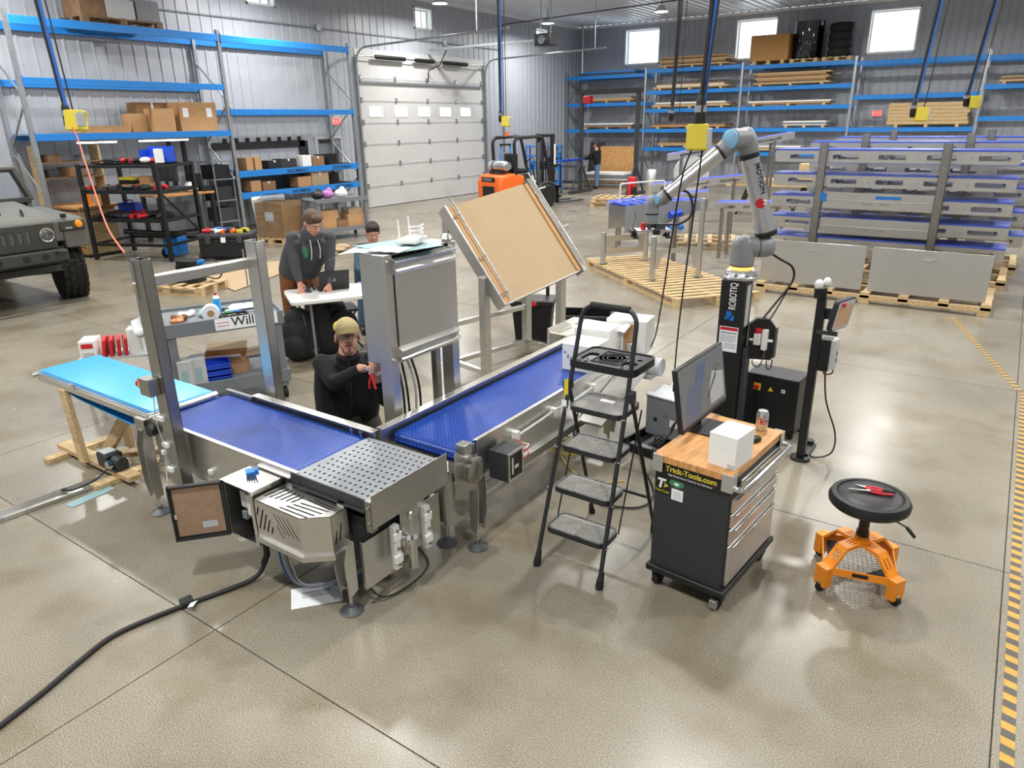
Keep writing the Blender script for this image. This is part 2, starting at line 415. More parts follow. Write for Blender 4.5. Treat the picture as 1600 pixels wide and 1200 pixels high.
# ---- ceiling lamps
LN = 'round white high bay lamp hanging from the ribbed ceiling'
hb = None
for i, (x, y) in enumerate(LAMPS):
    if hb is None:
        hb = thing('high_bay_lamp', LN, 'lamp', (x, y, 0), 0, 'high bay ceiling lamps')
        part(hb, 'hook', 'galv', B().c((0, 0, 6.02), (0, 0, ZC + .02), .02, n=8))
        part(hb, 'housing', 'lightgrey', B().l([(.06, 6.03), (.09, 6.02), (.13, 5.95), (.19, 5.9), (.235, 5.86), (.24, 5.84), (.22, 5.84)]))
        part(hb, 'lens', 'lamp', B().l([(.215, 5.855), (.215, 5.835), (.0, 5.83)]))
    else: dup(hb, (x, y, 0), 0)
for o in [q for q in bpy.data.objects if q.name.startswith('high_bay_lamp')]:
    i = int((o.location.x + 15.3) / 4.3); j = int((25 - o.location.y) / 6.0)
    o['label'] = 'high bay lamp, %s from the door wall, %s row from the far wall' % (('first', 'second', 'third', 'fourth', 'fifth')[i], ('first', 'second', 'third', 'fourth', 'fifth')[j])

# ---- sectional overhead door
dr = thing('overhead_door', 'tall pale grey sectional overhead door with a row of small windows', 'garage door', (XW + .02, DY0, 0))
PH, DW = .635, 6.3
for k in range(7):
    z0 = .012 + PH * k
    holes = []
    if k == 4:
        holes = [rrect(.42 + i * 1.13, z0 + .19, .98 + i * 1.13, z0 + .45, .03) for i in range(5)]
    s_ = part(dr, 'door_section', 'doorpanel', B().p(rect(-.02, z0 + .0005, DW + .02, z0 + PH - .0005), holes, (0, 0, 0), (0, 1, 0), (0, 0, 1), (-.045, 0, 0)), smooth=0)
    part(s_, 'section_rib', 'doorpanel', B().b(0, .02, z0 + .006, .012, DW - .02, z0 + .03).b(0, .02, z0 + PH - .03, .012, DW - .02, z0 + PH - .01), smooth=0)
    for i, h in enumerate(holes):
        xs_ = [q[0] for q in h]; zs_ = [q[1] for q in h]
        part(s_, 'window_rim', 'white', B().p(rrect(min(xs_) - .03, min(zs_) - .03, max(xs_) + .03, max(zs_) + .03, .04), [h], (.001, 0, 0), (0, 1, 0), (0, 0, 1), (.012, 0, 0)), smooth=0)
        part(s_, 'pane', 'pane', B().b(-.03, min(xs_), min(zs_), -.024, max(xs_), max(zs_)), smooth=0)
    if k:
        for i in range(5):
            yy = .12 + (DW - .24) * i / 4
            part(dr, 'hinge', 'galv', B().b(.012, yy - .04, z0 - .05, .03, yy + .04, z0 + .09).c((.035, yy - .05, z0), (.035, yy + .05, z0), .014, n=8))
part(dr, 'stiffener', 'galv', B().b(.013, .1, 3.72, .06, DW - .1, 3.75).b(.04, .1, 3.68, .06, DW - .1, 3.72))
ZT = 4.62
part(dr, 'header', 'doorpanel', B().b(-.06, -.02, 4.455, -.0, DW + .02, 4.64)); part(dr, 'bottom_seal', 'rubber', B().b(-.045, -.02, 0, .0, DW + .02, .014))
for sd, yy in ((-1, -.06), (1, DW + .06)):
    part(dr, 'track', 'galv', B().t(arc([(.09, yy, 0), (.09, yy, ZT), (5.6 if sd < 0 else 5.0, yy, ZT + .12)], .5, 8), .028, 8))
    part(dr, 'jamb', 'galv', B().b(-.02, yy - .05 * sd - .03, 0, .06, yy - .05 * sd + .03, ZT - .2))
    part(dr, 'track_hanger', 'galv', B().bar((4.6, yy, ZT + .12), (4.6, yy, ZC), .04, .006).bar((2.5, yy, ZT + .08), (2.5, yy, ZC), .04, .006))
part(dr, 'spring_shaft', 'steeld', B().c((.16, -.2, 4.42), (.16, DW + .2, 4.42), .016, n=10))
for a, b in ((.7, 2.0), (2.5, 3.4), (3.9, 5.2)):
    part(dr, 'torsion_spring', 'black', B().t([(.16, a + (b - a) * i / 60, 4.42 + (.006 if i % 2 else -.006)) for i in range(61)], .06, 10))
part(dr, 'opener_rail', 'galv', B().b(.2, 3.15, 4.74, 4.4, 3.23, 4.80))
part(dr, 'opener_arm', 'black', B().t([(.9, 3.19, 4.72), (.6, 3.19, 4.3), (.1, 3.19, 4.15), (.06, 3.19, 3.8)], .018, 8))
op = part(dr, 'opener_motor', 'black', B().b(4.4, 2.98, 4.6, 4.95, 3.4, 4.92), .02)
part(op, 'pulley', 'chrome', B().c((4.7, 2.9, 4.75), (4.7, 2.98, 4.75), .12, n=16))
part(dr, 'opener_strap', 'galv', B().bar((4.5, 3.19, 4.9), (4.5, 3.19, ZC), .04, .006).bar((4.85, 3.19, 4.9), (4.85, 3.19, ZC), .04, .006))
# ---- walk door, exit signs, conduit
d1 = struct('door_1', 'grey', B().b(XW + .0, 14.66, 0, XW + .03, 15.56, 2.13))
part(d1, 'door_frame', 'lightgrey', B().b(XW - .02, 14.6, 0, XW + .06, 14.66, 2.2).b(XW - .02, 15.56, 0, XW + .06, 15.62, 2.2).b(XW - .02, 14.66, 2.13, XW + .06, 15.56, 2.2), smooth=0)
part(d1, 'door_handle', 'chrome', B().c((XW + .03, 14.74, 1.0), (XW + .09, 14.74, 1.0), .015, n=8).b(XW + .08, 14.73, .985, XW + .1, 14.87, 1.015))
part(d1, 'door_glass', 'screendk', B().b(XW + .03, 15.28, 1.2, XW + .034, 15.46, 1.95), smooth=0)
part(d1, 'door_closer', 'black', B().b(XW + .03, 14.75, 2.03, XW + .09, 15.1, 2.1))
def exit_sign(name, label, o, axis):
    e = thing(name, label, 'exit sign', o, 0 if axis == 'y' else -90)
    part(e, 'housing', 'white', B().b(0, -.17, -.1, .05, .17, .1), .006)
    part(e, 'sign_face', 'exitred', B().b(.05, -.155, -.088, .053, .155, .088), smooth=0)
    text(e, 'sign_text', 'EXIT', 'white', (.0535, 0, -.055), (0, 1, 0), (0, 0, 1), .15, 'CENTER')
    part(e, 'bracket', 'lightgrey', B().b(-.04, -.06, -.03, 0, .06, .03))
exit_sign('exit_sign', 'lit red exit sign above the grey walk door', (XW + .06, 15.42, 2.6), 'y')
exit_sign('exit_sign', 'lit red exit sign on the far wall behind the racking', (-4.73, YF - .06, 2.6), 'x')
cdt = thing('electrical_conduit', 'thin grey conduit running along the left wall above the racks', 'conduit', (XW + .02, 0, 0))
part(cdt, 'pipe', 'galv', B().t([(.04, 6, 5.05), (.04, 23.8, 5.05)], .014, 8))
part(cdt, 'drop', 'galv', B().t([(.04, 15.1, 5.05), (.04, 15.1, 2.4)], .014, 8))
part(cdt, 'junction_box', 'galv', B().b(.01, 15.02, 4.98, .08, 15.18, 5.14), .005)
part(cdt, 'junction_box', 'galv', B().b(.01, 20.5, 4.98, .08, 20.66, 5.14), .005)
solo('air_pipe', 'dark air line dropping down the wall right of the overhead door', 'pipe', 'darkgrey', B().t(arc([(XW + .06, 24.0, .3), (XW + .06, 24.0, 5.9), (XW + 8, 24.0, 6.1)], .1), .02, 8))
solo('duct_pipe', 'grey pipe hanging in the far corner below the ceiling', 'pipe', 'galv', B().t([(XW + .9, 28.6, 4.4), (XW + .9, 28.6, ZC - .02)], .035, 8))
# ---- hazard tape on the floor: one strip along the aisle, one angled off to the pallets
def tape(name, label, p, q, n):
    t = thing(name, label, 'floor tape', (0, 0, 0), 0, 'hazard tape strips on the floor')
    p = Vector(p); q = Vector(q); a = (q - p) / n; sd = Vector((-a.y, a.x)).normalized() * .026
    part(t, 'tape_base', 'tapeyellow', B().x([(0, 0), (1, 0), (1, 1), (0, 1)], (p.x - sd.x, p.y - sd.y, .0006), (q.x - p.x, q.y - p.y, 0), (2 * sd.x, 2 * sd.y, 0), (0, 0, .0005)), smooth=0)
    for i in range(n):
        c = p + a * i; d = a * .5; k = a * .12
        g = B().add([(c.x - sd.x, c.y - sd.y, .0016), (c.x - sd.x + d.x, c.y - sd.y + d.y, .0016), (c.x + sd.x + d.x + k.x, c.y + sd.y + d.y + k.y, .0016), (c.x + sd.x + k.x, c.y + sd.y + k.y, .0016)], [(0, 1, 2, 3)])
        part(t, 'stripe', 'tapeblack', g, smooth=0)
tape('hazard_tape', 'straight yellow and black striped tape along the right floor joint', (.39, -1.0), (.385, 7.98), 90)
tape('hazard_tape', 'short striped tape angled across the floor towards the pallet of panels', (.36, 8.0), (-.42, 10.75), 28)
# ================================================================ THE CONVEYOR LINE IN THE MIDDLE
def belt_material():
    m = mat('meshbelt', '#2a4fd0', .4); nt = m.node_tree; p = nt.nodes['Principled BSDF']
    tc = nt.nodes.new('ShaderNodeTexCoord'); br = nt.nodes.new('ShaderNodeTexBrick')
    br.inputs['Scale'].default_value = 1.0; br.inputs['Brick Width'].default_value = .030; br.inputs['Row Height'].default_value = .0165
    br.inputs['Mortar Size'].default_value = .0052; br.inputs['Mortar Smooth'].default_value = .2
    br.inputs['Color1'].default_value = lin('#1660d6'); br.inputs['Color2'].default_value = lin('#1254c2'); br.inputs['Mortar'].default_value = lin('#10307e')
    nt.links.new(tc.outputs['Object'], br.inputs['Vector']); nt.links.new(br.outputs['Color'], p.inputs['Base Color'])
    bp = nt.nodes.new('ShaderNodeBump'); bp.inputs['Distance'].default_value = .006; bp.inputs['Strength'].default_value = 1; bp.invert = True
    nt.links.new(br.outputs['Fac'], bp.inputs['Height']); nt.links.new(bp.outputs['Normal'], p.inputs['Normal'])
belt_material()
def track(L, r, n=8):                                  # racetrack outline for a belt loop, length L, half height r
    return [(L - r + r * math.cos(R(a)), r * math.sin(R(a))) for a in [-90 + 180 * i / n for i in range(n + 1)]] + \
           [(r + r * math.cos(R(a)), r * math.sin(R(a))) for a in [90 + 180 * i / n for i in range(n + 1)]]
def leg(par, x, y, zt, rz=0, zb=.14, sub=True):
    # folded channel leg with a threaded foot
    M_ = Matrix.Translation((x, y, 0)) @ Matrix.Rotation(R(rz), 4, 'Z')
    def tr(g): g.v = [tuple(M_ @ Vector(p)) for p in g.v]; return g
    prof = [(0, zb), (.05, zb - .02), (.07, zb + .12), (.07, zt - .1), (.045, zt), (0, zt)]
    l_ = part(par, 'leg', 'steel', tr(B().x(prof, (-.042, .0, 0), (0, -1, 0), (0, 0, 1), (.004, 0, 0)).x(prof, (.038, 0, 0), (0, -1, 0), (0, 0, 1), (.004, 0, 0)).b(-.042, 0, zb, .042, .004, zt)), .001)
    part(l_, 'rod', 'steelb', tr(B().c((0, -.02, .03), (0, -.02, zb + .14), .011, n=12).b(-.03, -.045, zb + .02, .03, 0, zb + .026)))
    part(l_, 'foot', 'footgrey', tr(B().l([(.064, 0), (.066, .006), (.045, .016), (.02, .03), (.016, .05), (.0, .052)], (0, -.02, 0))))
    return l_
# ---- infeed mesh-belt conveyor (runs along x)
c1 = thing('mesh_belt_conveyor', 'shorter stainless conveyor with a dark blue mesh belt below the tall post', 'conveyor', (-4.46, 2.5, 0))
W1 = .30; L1 = 1.44
part(c1, 'mesh_belt', 'meshbelt', B().x(track(L1, .045), (0, -W1 + .035, .645), (1, 0, 0), (0, 0, 1), (0, 2 * W1 - .07, 0)), smooth=30)
part(c1, 'side_panel', 'steel', B().b(.02, -W1, .40, L1 + .02, -W1 + .004, .70).b(.02, -W1, .696, L1 + .02, -W1 + .03, .70).b(.02, -W1 - .02, .40, L1 + .02, -W1, .404), .0015)
part(c1, 'side_panel', 'steel', B().b(.3, W1 - .004, .42, L1 + .035, W1, .735).b(.3, W1 - .03, .731, L1 + .035, W1 + .03, .735), .0015)
part(c1, 'end_plate', 'steeld', B().b(.0, W1 - .03, .55, .3, W1, .72))
for xx in (.08, .5, .95, 1.35):
    part(c1, 'cross_member', 'steeld', B().b(xx, -W1 + .005, .44, xx + .04, W1 - .005, .5))
part(c1, 'shaft', 'steelb', B().c((.05, -W1 - .03, .635), (.05, W1 + .02, .635), .016, n=12).c((L1 - .05, -W1 - .0, .635), (L1 - .05, W1 + .02, .635), .016, n=12))
part(c1, 'bearing', 'black', B().c((.05, -W1 - .05, .635), (.05, -W1, .635), .04, n=16))
for xx in (.1, .62, 1.05): part(c1, 'cable_clip', 'whiteplastic', B().b(xx, -W1 - .025, .47, xx + .03, -W1, .5), .003)
part(c1, 'sensor_bracket', 'steelb', B().c((.33, -W1 - .06, .56), (.33, -W1, .56), .01, n=8).b(.31, -W1 - .08, .54, .35, -W1 - .06, .58))
part(c1, 'stop_pin', 'chrome', B().l([(.008, 0), (.008, .03), (.014, .03), (.014, .045), (0, .045)], (1.30, W1 - .03, .68), n=10).l([(.008, 0), (.008, .03), (.014, .03), (.014, .045), (0, .045)], (1.38, W1 - .03, .68), n=10))
leg(c1, -.03, -.32, .62); leg(c1, -.03, .33, .6, 180)
# ---- outfeed mesh-belt conveyor (runs along y)
c2 = thing('mesh_belt_conveyor', 'longer stainless conveyor with a bright blue mesh belt carrying white cartons', 'conveyor', (-2.70, 2.86, 0))
W2 = .28; L2 = 2.35
part(c2, 'mesh_belt', 'meshbelt', B().x(track(L2, .045), (-W2 + .03, .06, .64), (0, 1, 0), (0, 0, 1), (2 * W2 - .06, 0, 0)), smooth=30)
part(c2, 'side_panel', 'steel', B().b(-W2 - .004, -.02, .36, -W2, L2 + .05, .74).b(-W2 - .034, -.02, .736, -W2 + .028, L2 + .05, .74), .0015)
part(c2, 'side_panel', 'steel', B().b(W2, .22, .40, W2 + .004, L2 + .05, .705).b(W2 - .025, .22, .701, W2 + .004, L2 + .05, .705).b(W2, .22, .40, W2 + .03, L2 + .05, .404), .0015)
part(c2, 'lower_rail', 'steeld', B().b(W2 - .06, .3, .30, W2 - .02, L2, .40))
for yy in (.35, .9, 1.5, 2.1): part(c2, 'cross_member', 'steeld', B().b(-W2, yy, .42, W2, yy + .04, .47))
# near end bearing housing, folded bracket and drive box
part(c2, 'end_bracket', 'steel', B().b(W2 + .004, .0, .40, W2 + .008, .2, .70).b(W2 + .004, .02, .70, W2 + .07, .09, .76), .002)
part(c2, 'bearing_housing', 'steeld', B().l([(.03, 0), (.07, .0), (.085, .02), (.085, .06), (.06, .08), (.03, .085), (0, .085)], (W2 + .008, .13, .56), (1, 0, 0)))
bx_ = part(c2, 'drive_box', 'charcoal', B().b(W2 + .03, .3, .43, W2 + .17, .46, .62), .004)
part(bx_, 'drive_face', 'black', B().b(W2 + .171, .315, .445, W2 + .174, .445, .605), smooth=0)
part(bx_, 'box_frame', 'steelb', B().p(rect(.3, .43, .46, .62), [rect(.315, .445, .445, .605)], (W2 + .17, 0, 0), (0, 1, 0), (0, 0, 1), (.01, 0, 0)))
for k in range(4):
    part(bx_, 'wire', 'red' if k % 2 else 'whiteplastic', B().t(curve([(W2 + .16, .45, .58 - .02 * k), (W2 + .2, .49, .62 - .02 * k), (W2 + .13, .53, .60), (W2 + .04, .56, .59)], 5), .004, 6))
part(bx_, 'terminal_strip', 'whiteplastic', B().b(W2 + .175, .34, .47, W2 + .178, .355, .58).b(W2 + .175, .37, .5, W2 + .178, .41, .52), smooth=0)
part(c2, 'conduit', 'lightgrey', B().t(curve([(W2 + .03, .56, .59), (W2 + .03, .9, .6), (W2 + .03, 1.1, .61), (W2 + .035, 1.4, .6), (W2 + .03, 2.0, .63), (W2 + .05, 2.3, .62)], 4), .009, 8))
for yy in (.58, 1.05, 1.62): part(c2, 'cable_clip', 'whiteplastic', B().b(W2 + .005, yy, .57, W2 + .05, yy + .04, .63), .003)
leg(c2, .29, .16, .56, 90); leg(c2, -.29, .2, .6, -90); leg(c2, .30, 1.9, .45, 90); leg(c2, -.30, 2.2, .6, -90)
part(c2, 'end_motor', 'lightgrey', B().c((W2 + .02, L2 - .05, .62), (W2 + .3, L2 - .05, .62), .075, n=20).b(W2 + .05, L2 - .12, .52, W2 + .24, L2 + .04, .56), .002)
part(c2, 'end_gearbox', 'steelb', B().b(W2 - .02, L2 - .14, .5, W2 + .06, L2 + .06, .72).c((W2 + .02, L2 - .04, .72), (W2 + .02, L2 - .04, .79), .05, n=16), .006)
part(c2, 'catch_tray', 'steel', B().x([(0, 0), (.75, .2), (.75, .24), (0, .02)], (W2 + .01, 1.45, .38), (0, 1, 0), (0, 0, 1), (.2, 0, 0)))
def slotted_guard(name, par, hw, dp, zt, zb, ch):
    # five-sided sheet-metal motor guard: top plus front, chamfer and side faces with real slots; local: back edge y=0, sticks out to -y, x 0..hw
    t = part(par, name, 'steel', B().p([(0, 0), (0, -dp), (hw - ch, -dp), (hw, -dp + ch * .85), (hw, 0)],
             [slot(.035 + .036 * i, -.03 - .004 * i, .035 + .036 * i - .012, -dp * .55 - .012 * (6 - i) * .6, .013) for i in range(6)] +
             [slot(.19 + .02 * i, -dp + .022 + .03 * i, hw - .09 + .016 * i, -dp + .03 + .034 * i, .010) for i in range(4)] +
             [slot(hw * .52 + .03 * i, -dp + .155 + .02 * i, hw - .045, -dp + .15 + .022 * i, .008) for i in range(2)],
             (0, 0, zt), (1, 0, 0), (0, 1, 0), (0, 0, -.003)), smooth=0)
    h = zt - zb
    fl_ = hw - ch
    hs = [slot(.02 + .034 * i, .05, .02 + .034 * i + .055 * k, .05 + .14 * k, .011) for i, k in enumerate((.95, .8, .6, .35))] + [slot(.012, .13, .033, .185, .011)]
    hs += [slot(.16 + .035 * i, .19, .24 + .035 * i, .085, .008) for i in range(4)] + [slot(.175, .12, .225, .055, .008)]
    part(t, 'guard_face', 'steel', B().p(rect(0, 0, fl_, h), [q for q in hs if max(a for a, b in q) < fl_ - .01], (0, -dp, zb), (1, 0, 0), (0, 0, 1), (0, .003, 0)), smooth=0)
    d = Vector((ch, ch * .85, 0)); Lc = d.length
    part(t, 'guard_face', 'steel', B().p(rect(0, 0, Lc, h), [], (fl_, -dp, zb), d / Lc, (0, 0, 1), (0, .003, 0)), smooth=0)
    sl = dp - ch * .85
    part(t, 'guard_face', 'steel', B().p(rect(0, 0, sl, h), [slot(.018 + .03 * i, .05 + .01 * i, .035 + .03 * i, h * .55 + .05 * i * .6, .009) for i in range(max(1, int((sl - .05) / .03)))], (hw, -dp + ch * .85, zb), (0, 1, 0), (0, 0, 1), (-.003, 0, 0)), smooth=0)
    part(t, 'guard_face', 'steel', B().b(0, -dp, zb, .003, 0, zt), smooth=0)
    part(t, 'motor', 'black', B().b(.02, -dp + .02, zb + .01, hw - ch + .02, -.01, zt - .02).b(hw - ch, -dp + ch, zb + .01, hw - .015, -.01, zt - .02))  # black filler standing in for a motor, added so the slots look dark inside
    part(t, 'guard_rim', 'steel', B().p([(-.012, 0), (-.012, -dp - .015), (fl_ + .006, -dp - .015), (hw + .014, -dp + ch * .85 - .006), (hw + .014, 0)], [[(.006, -.006), (.006, -dp + .006), (fl_ - .004, -dp + .006), (hw - .006, -dp + ch * .85 + .004), (hw - .006, -.006)]], (0, 0, zb), (1, 0, 0), (0, 1, 0), (0, 0, -.03)), smooth=0)
    return t
gd2 = thing('motor_guard', 'slotted stainless motor guard beside the far end of the longer conveyor', 'guard', (-3.0, 5.78, 0), -90)
slotted_guard('guard_cover', gd2, .6, .30, .74, .52, .12)
part(gd2, 'guard_bracket', 'steeld', B().b(.05, -.02, .1, .11, .0, .54).b(.45, -.02, .1, .51, .0, .54))
# ---- transfer table between them
tt = thing('transfer_table', 'perforated stainless transfer plate joining the two blue conveyors', 'transfer table', (-3.02, 2.2, 0))
hx = []
for i in range(13):
    for j in range(11):
        hx.append(ngon(.045 + .0405 * i + (.02 if j % 2 else 0), .045 + .049 * j, .0095, 7))
part(tt, 'perforated_plate', 'platealu', B().p(rect(0, .005, .595, .575), hx, (0, 0, .695), (1, 0, 0), (0, 1, 0), (0, 0, -.004)), smooth=0)
part(tt, 'plate_underside', 'black', B().b(.01, .015, .64, .585, .565, .66), smooth=0)
part(tt, 'side_guard', 'steel', B().b(.598, .0, .54, .602, .60, .735).b(.57, .0, .54, .6, .6, .544), .001, smooth=0)
part(tt, 'edge_rail', 'charcoal', B().b(-.02, -.006, .63, .56, .004, .70).b(.0, -.02, .63, .56, .0, .64), .001)
part(tt, 'end_bracket', 'steeld', B().b(.56, -.01, .52, .598, .03, .70).c((.58, -.02, .66), (.58, .0, .66), .012, n=10).c((.58, -.02, .57), (.58, .0, .57), .012, n=10))
part(tt, 'belt_edge', 'beltdark', B().b(.562, .03, .56, .596, .10, .64))
part(tt, 'lower_panel', 'steel', B().b(.50, .0, .13, .504, .24, .42).b(.48, 0, .13, .5, .01, .42), .001)
part(tt, 'lower_panel', 'steel', B().b(.55, .24, .22, .554, .44, .56), .001)
part(tt, 'lower_panel', 'steel', B().b(.52, .44, .2, .524, .6, .46), .001)
part(tt, 'frame_box', 'charcoal', B().b(.1, .03, .42, .49, .56, .56).b(.2, .1, .2, .48, .55, .42))
for yy in (.15, .40):
    b_ = part(tt, 'guide_block', 'whiteplastic', B().b(.555, yy, .2, .59, yy + .045, .47).b(.57, yy - .006, .24, .60, yy + .05, .29).b(.57, yy - .006, .38, .60, yy + .05, .43), .003)
    for z in (.23, .33, .44): part(b_, 'bolt', 'steeld', B().c((.59, yy + .022, z), (.604, yy + .022, z), .008, n=6))
cy_ = part(tt, 'lift_cylinder', 'chrome', B().c((.60, .275, .16), (.60, .275, .33), .026, n=18).c((.60, .275, .33), (.60, .275, .35), .032, n=18))
part(cy_, 'piston_rod', 'chrome', B().c((.60, .275, .34), (.60, .275, .46), .009, n=12))
part(cy_, 'rod_clevis', 'steelb', B().e((.60, .275, .485), .018, .02, .03, 12, 8).c((.575, .275, .49), (.625, .275, .49), .007, n=10))
part(cy_, 'mount_clamp', 'steelb', B().b(.56, .235, .32, .612, .315, .335).b(.55, .23, .30, .58, .25, .36), .003)
part(tt, 'air_hose', 'cable', B().t(curve([(.45, .02, .16), (.52, .1, .03), (.55, .3, .012), (.5, .5, .012), (.3, .62, .012)], 5), .006, 6))
leg(tt, .43, -.035, .44, 0); leg(tt, .44, .77, .5, 0)
gd = part(tt, 'guard_mount', 'steeld', B().b(-.05, -.02, .42, .0, .0, .64).b(.36, -.02, .42, .41, .0, .64))
g1 = slotted_guard('motor_guard', tt, .49, .215, .615, .39, .12)
for o in [g1]: o.location = (-.075, -.005, 0)
# ---- control box with its door standing open
cb = thing('control_box', 'small stainless control box with its door open and wiring inside', 'control box', (-3.37, 2.19, 0))
part(cb, 'enclosure', 'steeld', B().b(0, -.20, .31, .004, 0, .65).b(.256, -.20, .31, .26, 0, .65).b(0, -.2, .31, .26, 0, .314).b(0, -.2, .646, .26, 0, .65).b(0, -.004, .31, .26, 0, .65), .001)
part(cb, 'rain_lip', 'steelb', B().b(-.01, -.215, .648, .27, .0, .656).b(.236, -.208, .31, .262, -.2, .648).b(0, -.208, .31, .012, -.2, .648), .001)
part(cb, 'backplate', 'black', B().b(.01, -.02, .32, .25, -.006, .64), smooth=0)
for (a, b, w_, h_, m_) in ((.10, .50, .05, .1, 'lightgrey'), (.15, .46, .05, .13, 'whiteplastic'), (.18, .38, .04, .12, 'lightgrey'), (.09, .42, .04, .05, 'grey')):
    part(cb, 'relay', m_, B().b(a, -.175, b, a + w_, -.02, b + h_), .003)
part(cb, 'wiring', 'lightgrey', B().t(curve([(.2, -.05, .4), (.17, -.09, .35), (.2, -.1, .33), (.23, -.08, .36), (.2, -.05, .37), (.12, -.06, .36), (.1, -.05, .45)], 5), .004, 6))
part(cb, 'cable_gland', 'red', B().c((.14, -.09, .26), (.14, -.09, .31), .014, n=10))
part(cb, 'cable_connector', 'copper', B().c((.14, -.09, .2), (.14, -.09, .26), .013, n=10))
dv = Vector((-.20, -.235, 0)).normalized(); dn = Vector((-dv.y, dv.x, 0))
def D(a, z, n=0): return Vector((0, -.205, 0)) + dv * a + dn * n + Vector((0, 0, z))
dd = part(cb, 'door', 'charcoal', B().x(rect(0, .31, .29, .65), D(0, 0), dv, (0, 0, 1), dn * -.006).x(rect(0, .31, .29, .318), D(0, 0), dv, (0, 0, 1), dn * .022).x(rect(0, .642, .29, .65), D(0, 0), dv, (0, 0, 1), dn * .022).x(rect(.282, .31, .29, .65), D(0, 0), dv, (0, 0, 1), dn * .022).x(rect(0, .31, .008, .65), D(0, 0), dv, (0, 0, 1), dn * .022), smooth=0)
part(dd, 'door_back', 'masonite', B().x(rect(.022, .332, .27, .63), D(0, 0), dv, (0, 0, 1), dn * .004), smooth=0)
part(dd, 'door_label', 'lightgrey', B().x(rect(.06, .37, .14, .41), D(0, 0, .0045), dv, (0, 0, 1), dn * .001), smooth=0)
part(dd, 'latch', 'chrome', B().x(rect(.262, .45, .276, .48), D(0, 0, .004), dv, (0, 0, 1), dn * .012))
part(cb, 'label_strip', 'whiteplastic', B().b(.05, -.01, .665, .33, .05, .672), smooth=0)
part(cb, 'label_channel', 'charcoal', B().b(.04, .0, .645, .40, .06, .664))
hk = thing('hex_key_set', 'blue holder of black hex keys lying on the control box', 'hex keys', (-3.25, 2.09, .657), -30)
part(hk, 'holder', 'blue', B().b(-.06, -.025, 0, .0, .025, .028).b(-.07, .0, .0, -.04, .045, .02), .004)
for i in range(5): part(hk, 'hex_key', 'black', B().c((-.02, -.02 + .01 * i, .014), (.05 + .008 * i, -.028 + .013 * i, .006), .0028, n=6))
# power cable across the floor
pc = thing('power_cable', 'thick black power cable snaking from the control box across the floor', 'cable')
part(pc, 'cable', 'cable', B().t(curve([(-3.23, 2.1, .2), (-3.24, 2.09, .12), (-3.25, 2.03, .04), (-3.3, 1.9, .014), (-3.42, 1.55, .014), (-3.47, 1.3, .014), (-3.42, 1.1, .014), (-3.35, .9, .014), (-3.28, .65, .014), (-3.16, .3, .014), (-2.9, -.3, .014)], 8), .0135, 10))
part(pc, 'strain_relief', 'black', B().t([(-3.23, 2.1, .24), (-3.232, 2.1, .15), (-3.24, 2.075, .1)], .019, 10))
part(pc, 'clamp', 'black', B().c((-3.395, 1.70, .014), (-3.41, 1.64, .014), .034, n=14), .003)
part(pc, 'cable_tag', 'paper', B().x(rect(-.015, 0, .015, .09), (-3.37, 1.70, .02), (.7, .7, .05), (.5, -.6, .12), (0, 0, .001)), smooth=0)
for i in range(3):
    solo('air_hose', ['pale blue air hose looping under the slotted guard', 'grey corrugated conduit curving under the slotted guard', 'clear hose drooping beside the control box'][i], 'hose', ['bluehose', 'greycord', 'lightgrey'][i],
         B().t(curve([(-3.1 + .04 * i, 2.12, .38), (-3.08 + .05 * i, 2.08, .2), (-3.02 + .05 * i, 2.1, .05 + .01 * i), (-2.9 + .04 * i, 2.2 + .03 * i, .02 + .012 * i), (-2.75, 2.4 + .08 * i, .02 + .012 * i)], 6), [.006, .014, .005][i], 8))
pp = thing('paper_sheet', 'printed white sheet lying on the floor under the slotted guard', 'paper', (-2.86, 2.13, .001), 51)
part(pp, 'sheet', 'paper', B().b(-.14, -.095, 0, .14, .095, .0012), smooth=0)
part(pp, 'print', 'grey', B().b(-.08, .03, .0012, .08, .04, .0016).b(-.08, .01, .0012, .05, .018, .0016).b(-.08, -.01, .0012, .07, -.003, .0016).b(.1, .06, .0012, .12, .08, .0016), smooth=0)
# ---- photo-eye gantry over the infeed
ga = thing('stainless_gantry', 'upright stainless frame with two tall posts and a crossbar over the infeed belt', 'frame', (-4.15, 2.13, 0))
def chan(x, y, z0, z1, w=.085, d=.06, t=.004, op=1):
    return B().b(x, y, z0, x + w, y + t, z1).b(x, y, z0, x + t, y + d, z1).b(x + w - t, y, z0, x + w, y + d, z1).b(x, y + d - t, z0, x + w * .3, y + d, z1).b(x + w * .7, y + d - t, z0, x + w, y + d, z1)
p1 = part(ga, 'post', 'steeld', chan(.02, -.03, .36, 1.80, .115, .07), .001)
for z in (.45, .62, .8): part(p1, 'sensor_clip', 'whiteplastic', B().b(.01, -.05, z, .07, -.03, z + .03), .003)
part(p1, 'slot_rod', 'chrome', B().c((.05, -.036, 1.55), (.05, -.036, 1.78), .004, n=6).c((.035, -.036, 1.66), (.065, -.036, 1.66), .007, n=6))
part(p1, 'sensor_wire', 'lightgrey', B().t(curve([(.03, -.045, 1.0), (.02, -.06, .8), (.04, -.05, .62), (.02, -.06, .46), (.09, -.1, .42)], 4), .003, 5))
p2_ = part(ga, 'post', 'steel', chan(.02, .74, .3, 1.80, .115, .07), .001)
part(p2_, 'slot_rod', 'chrome', B().c((.0, .735, 1.5), (.0, .735, 1.74), .005, n=6))
part(ga, 'crossbar', 'steel', B().b(-.03, .03, 1.62, .05, .76, 1.68), .004)
es = part(ga, 'stop_box', 'steeld', B().b(-.02, -.10, .98, .09, -.03, 1.09), .004)
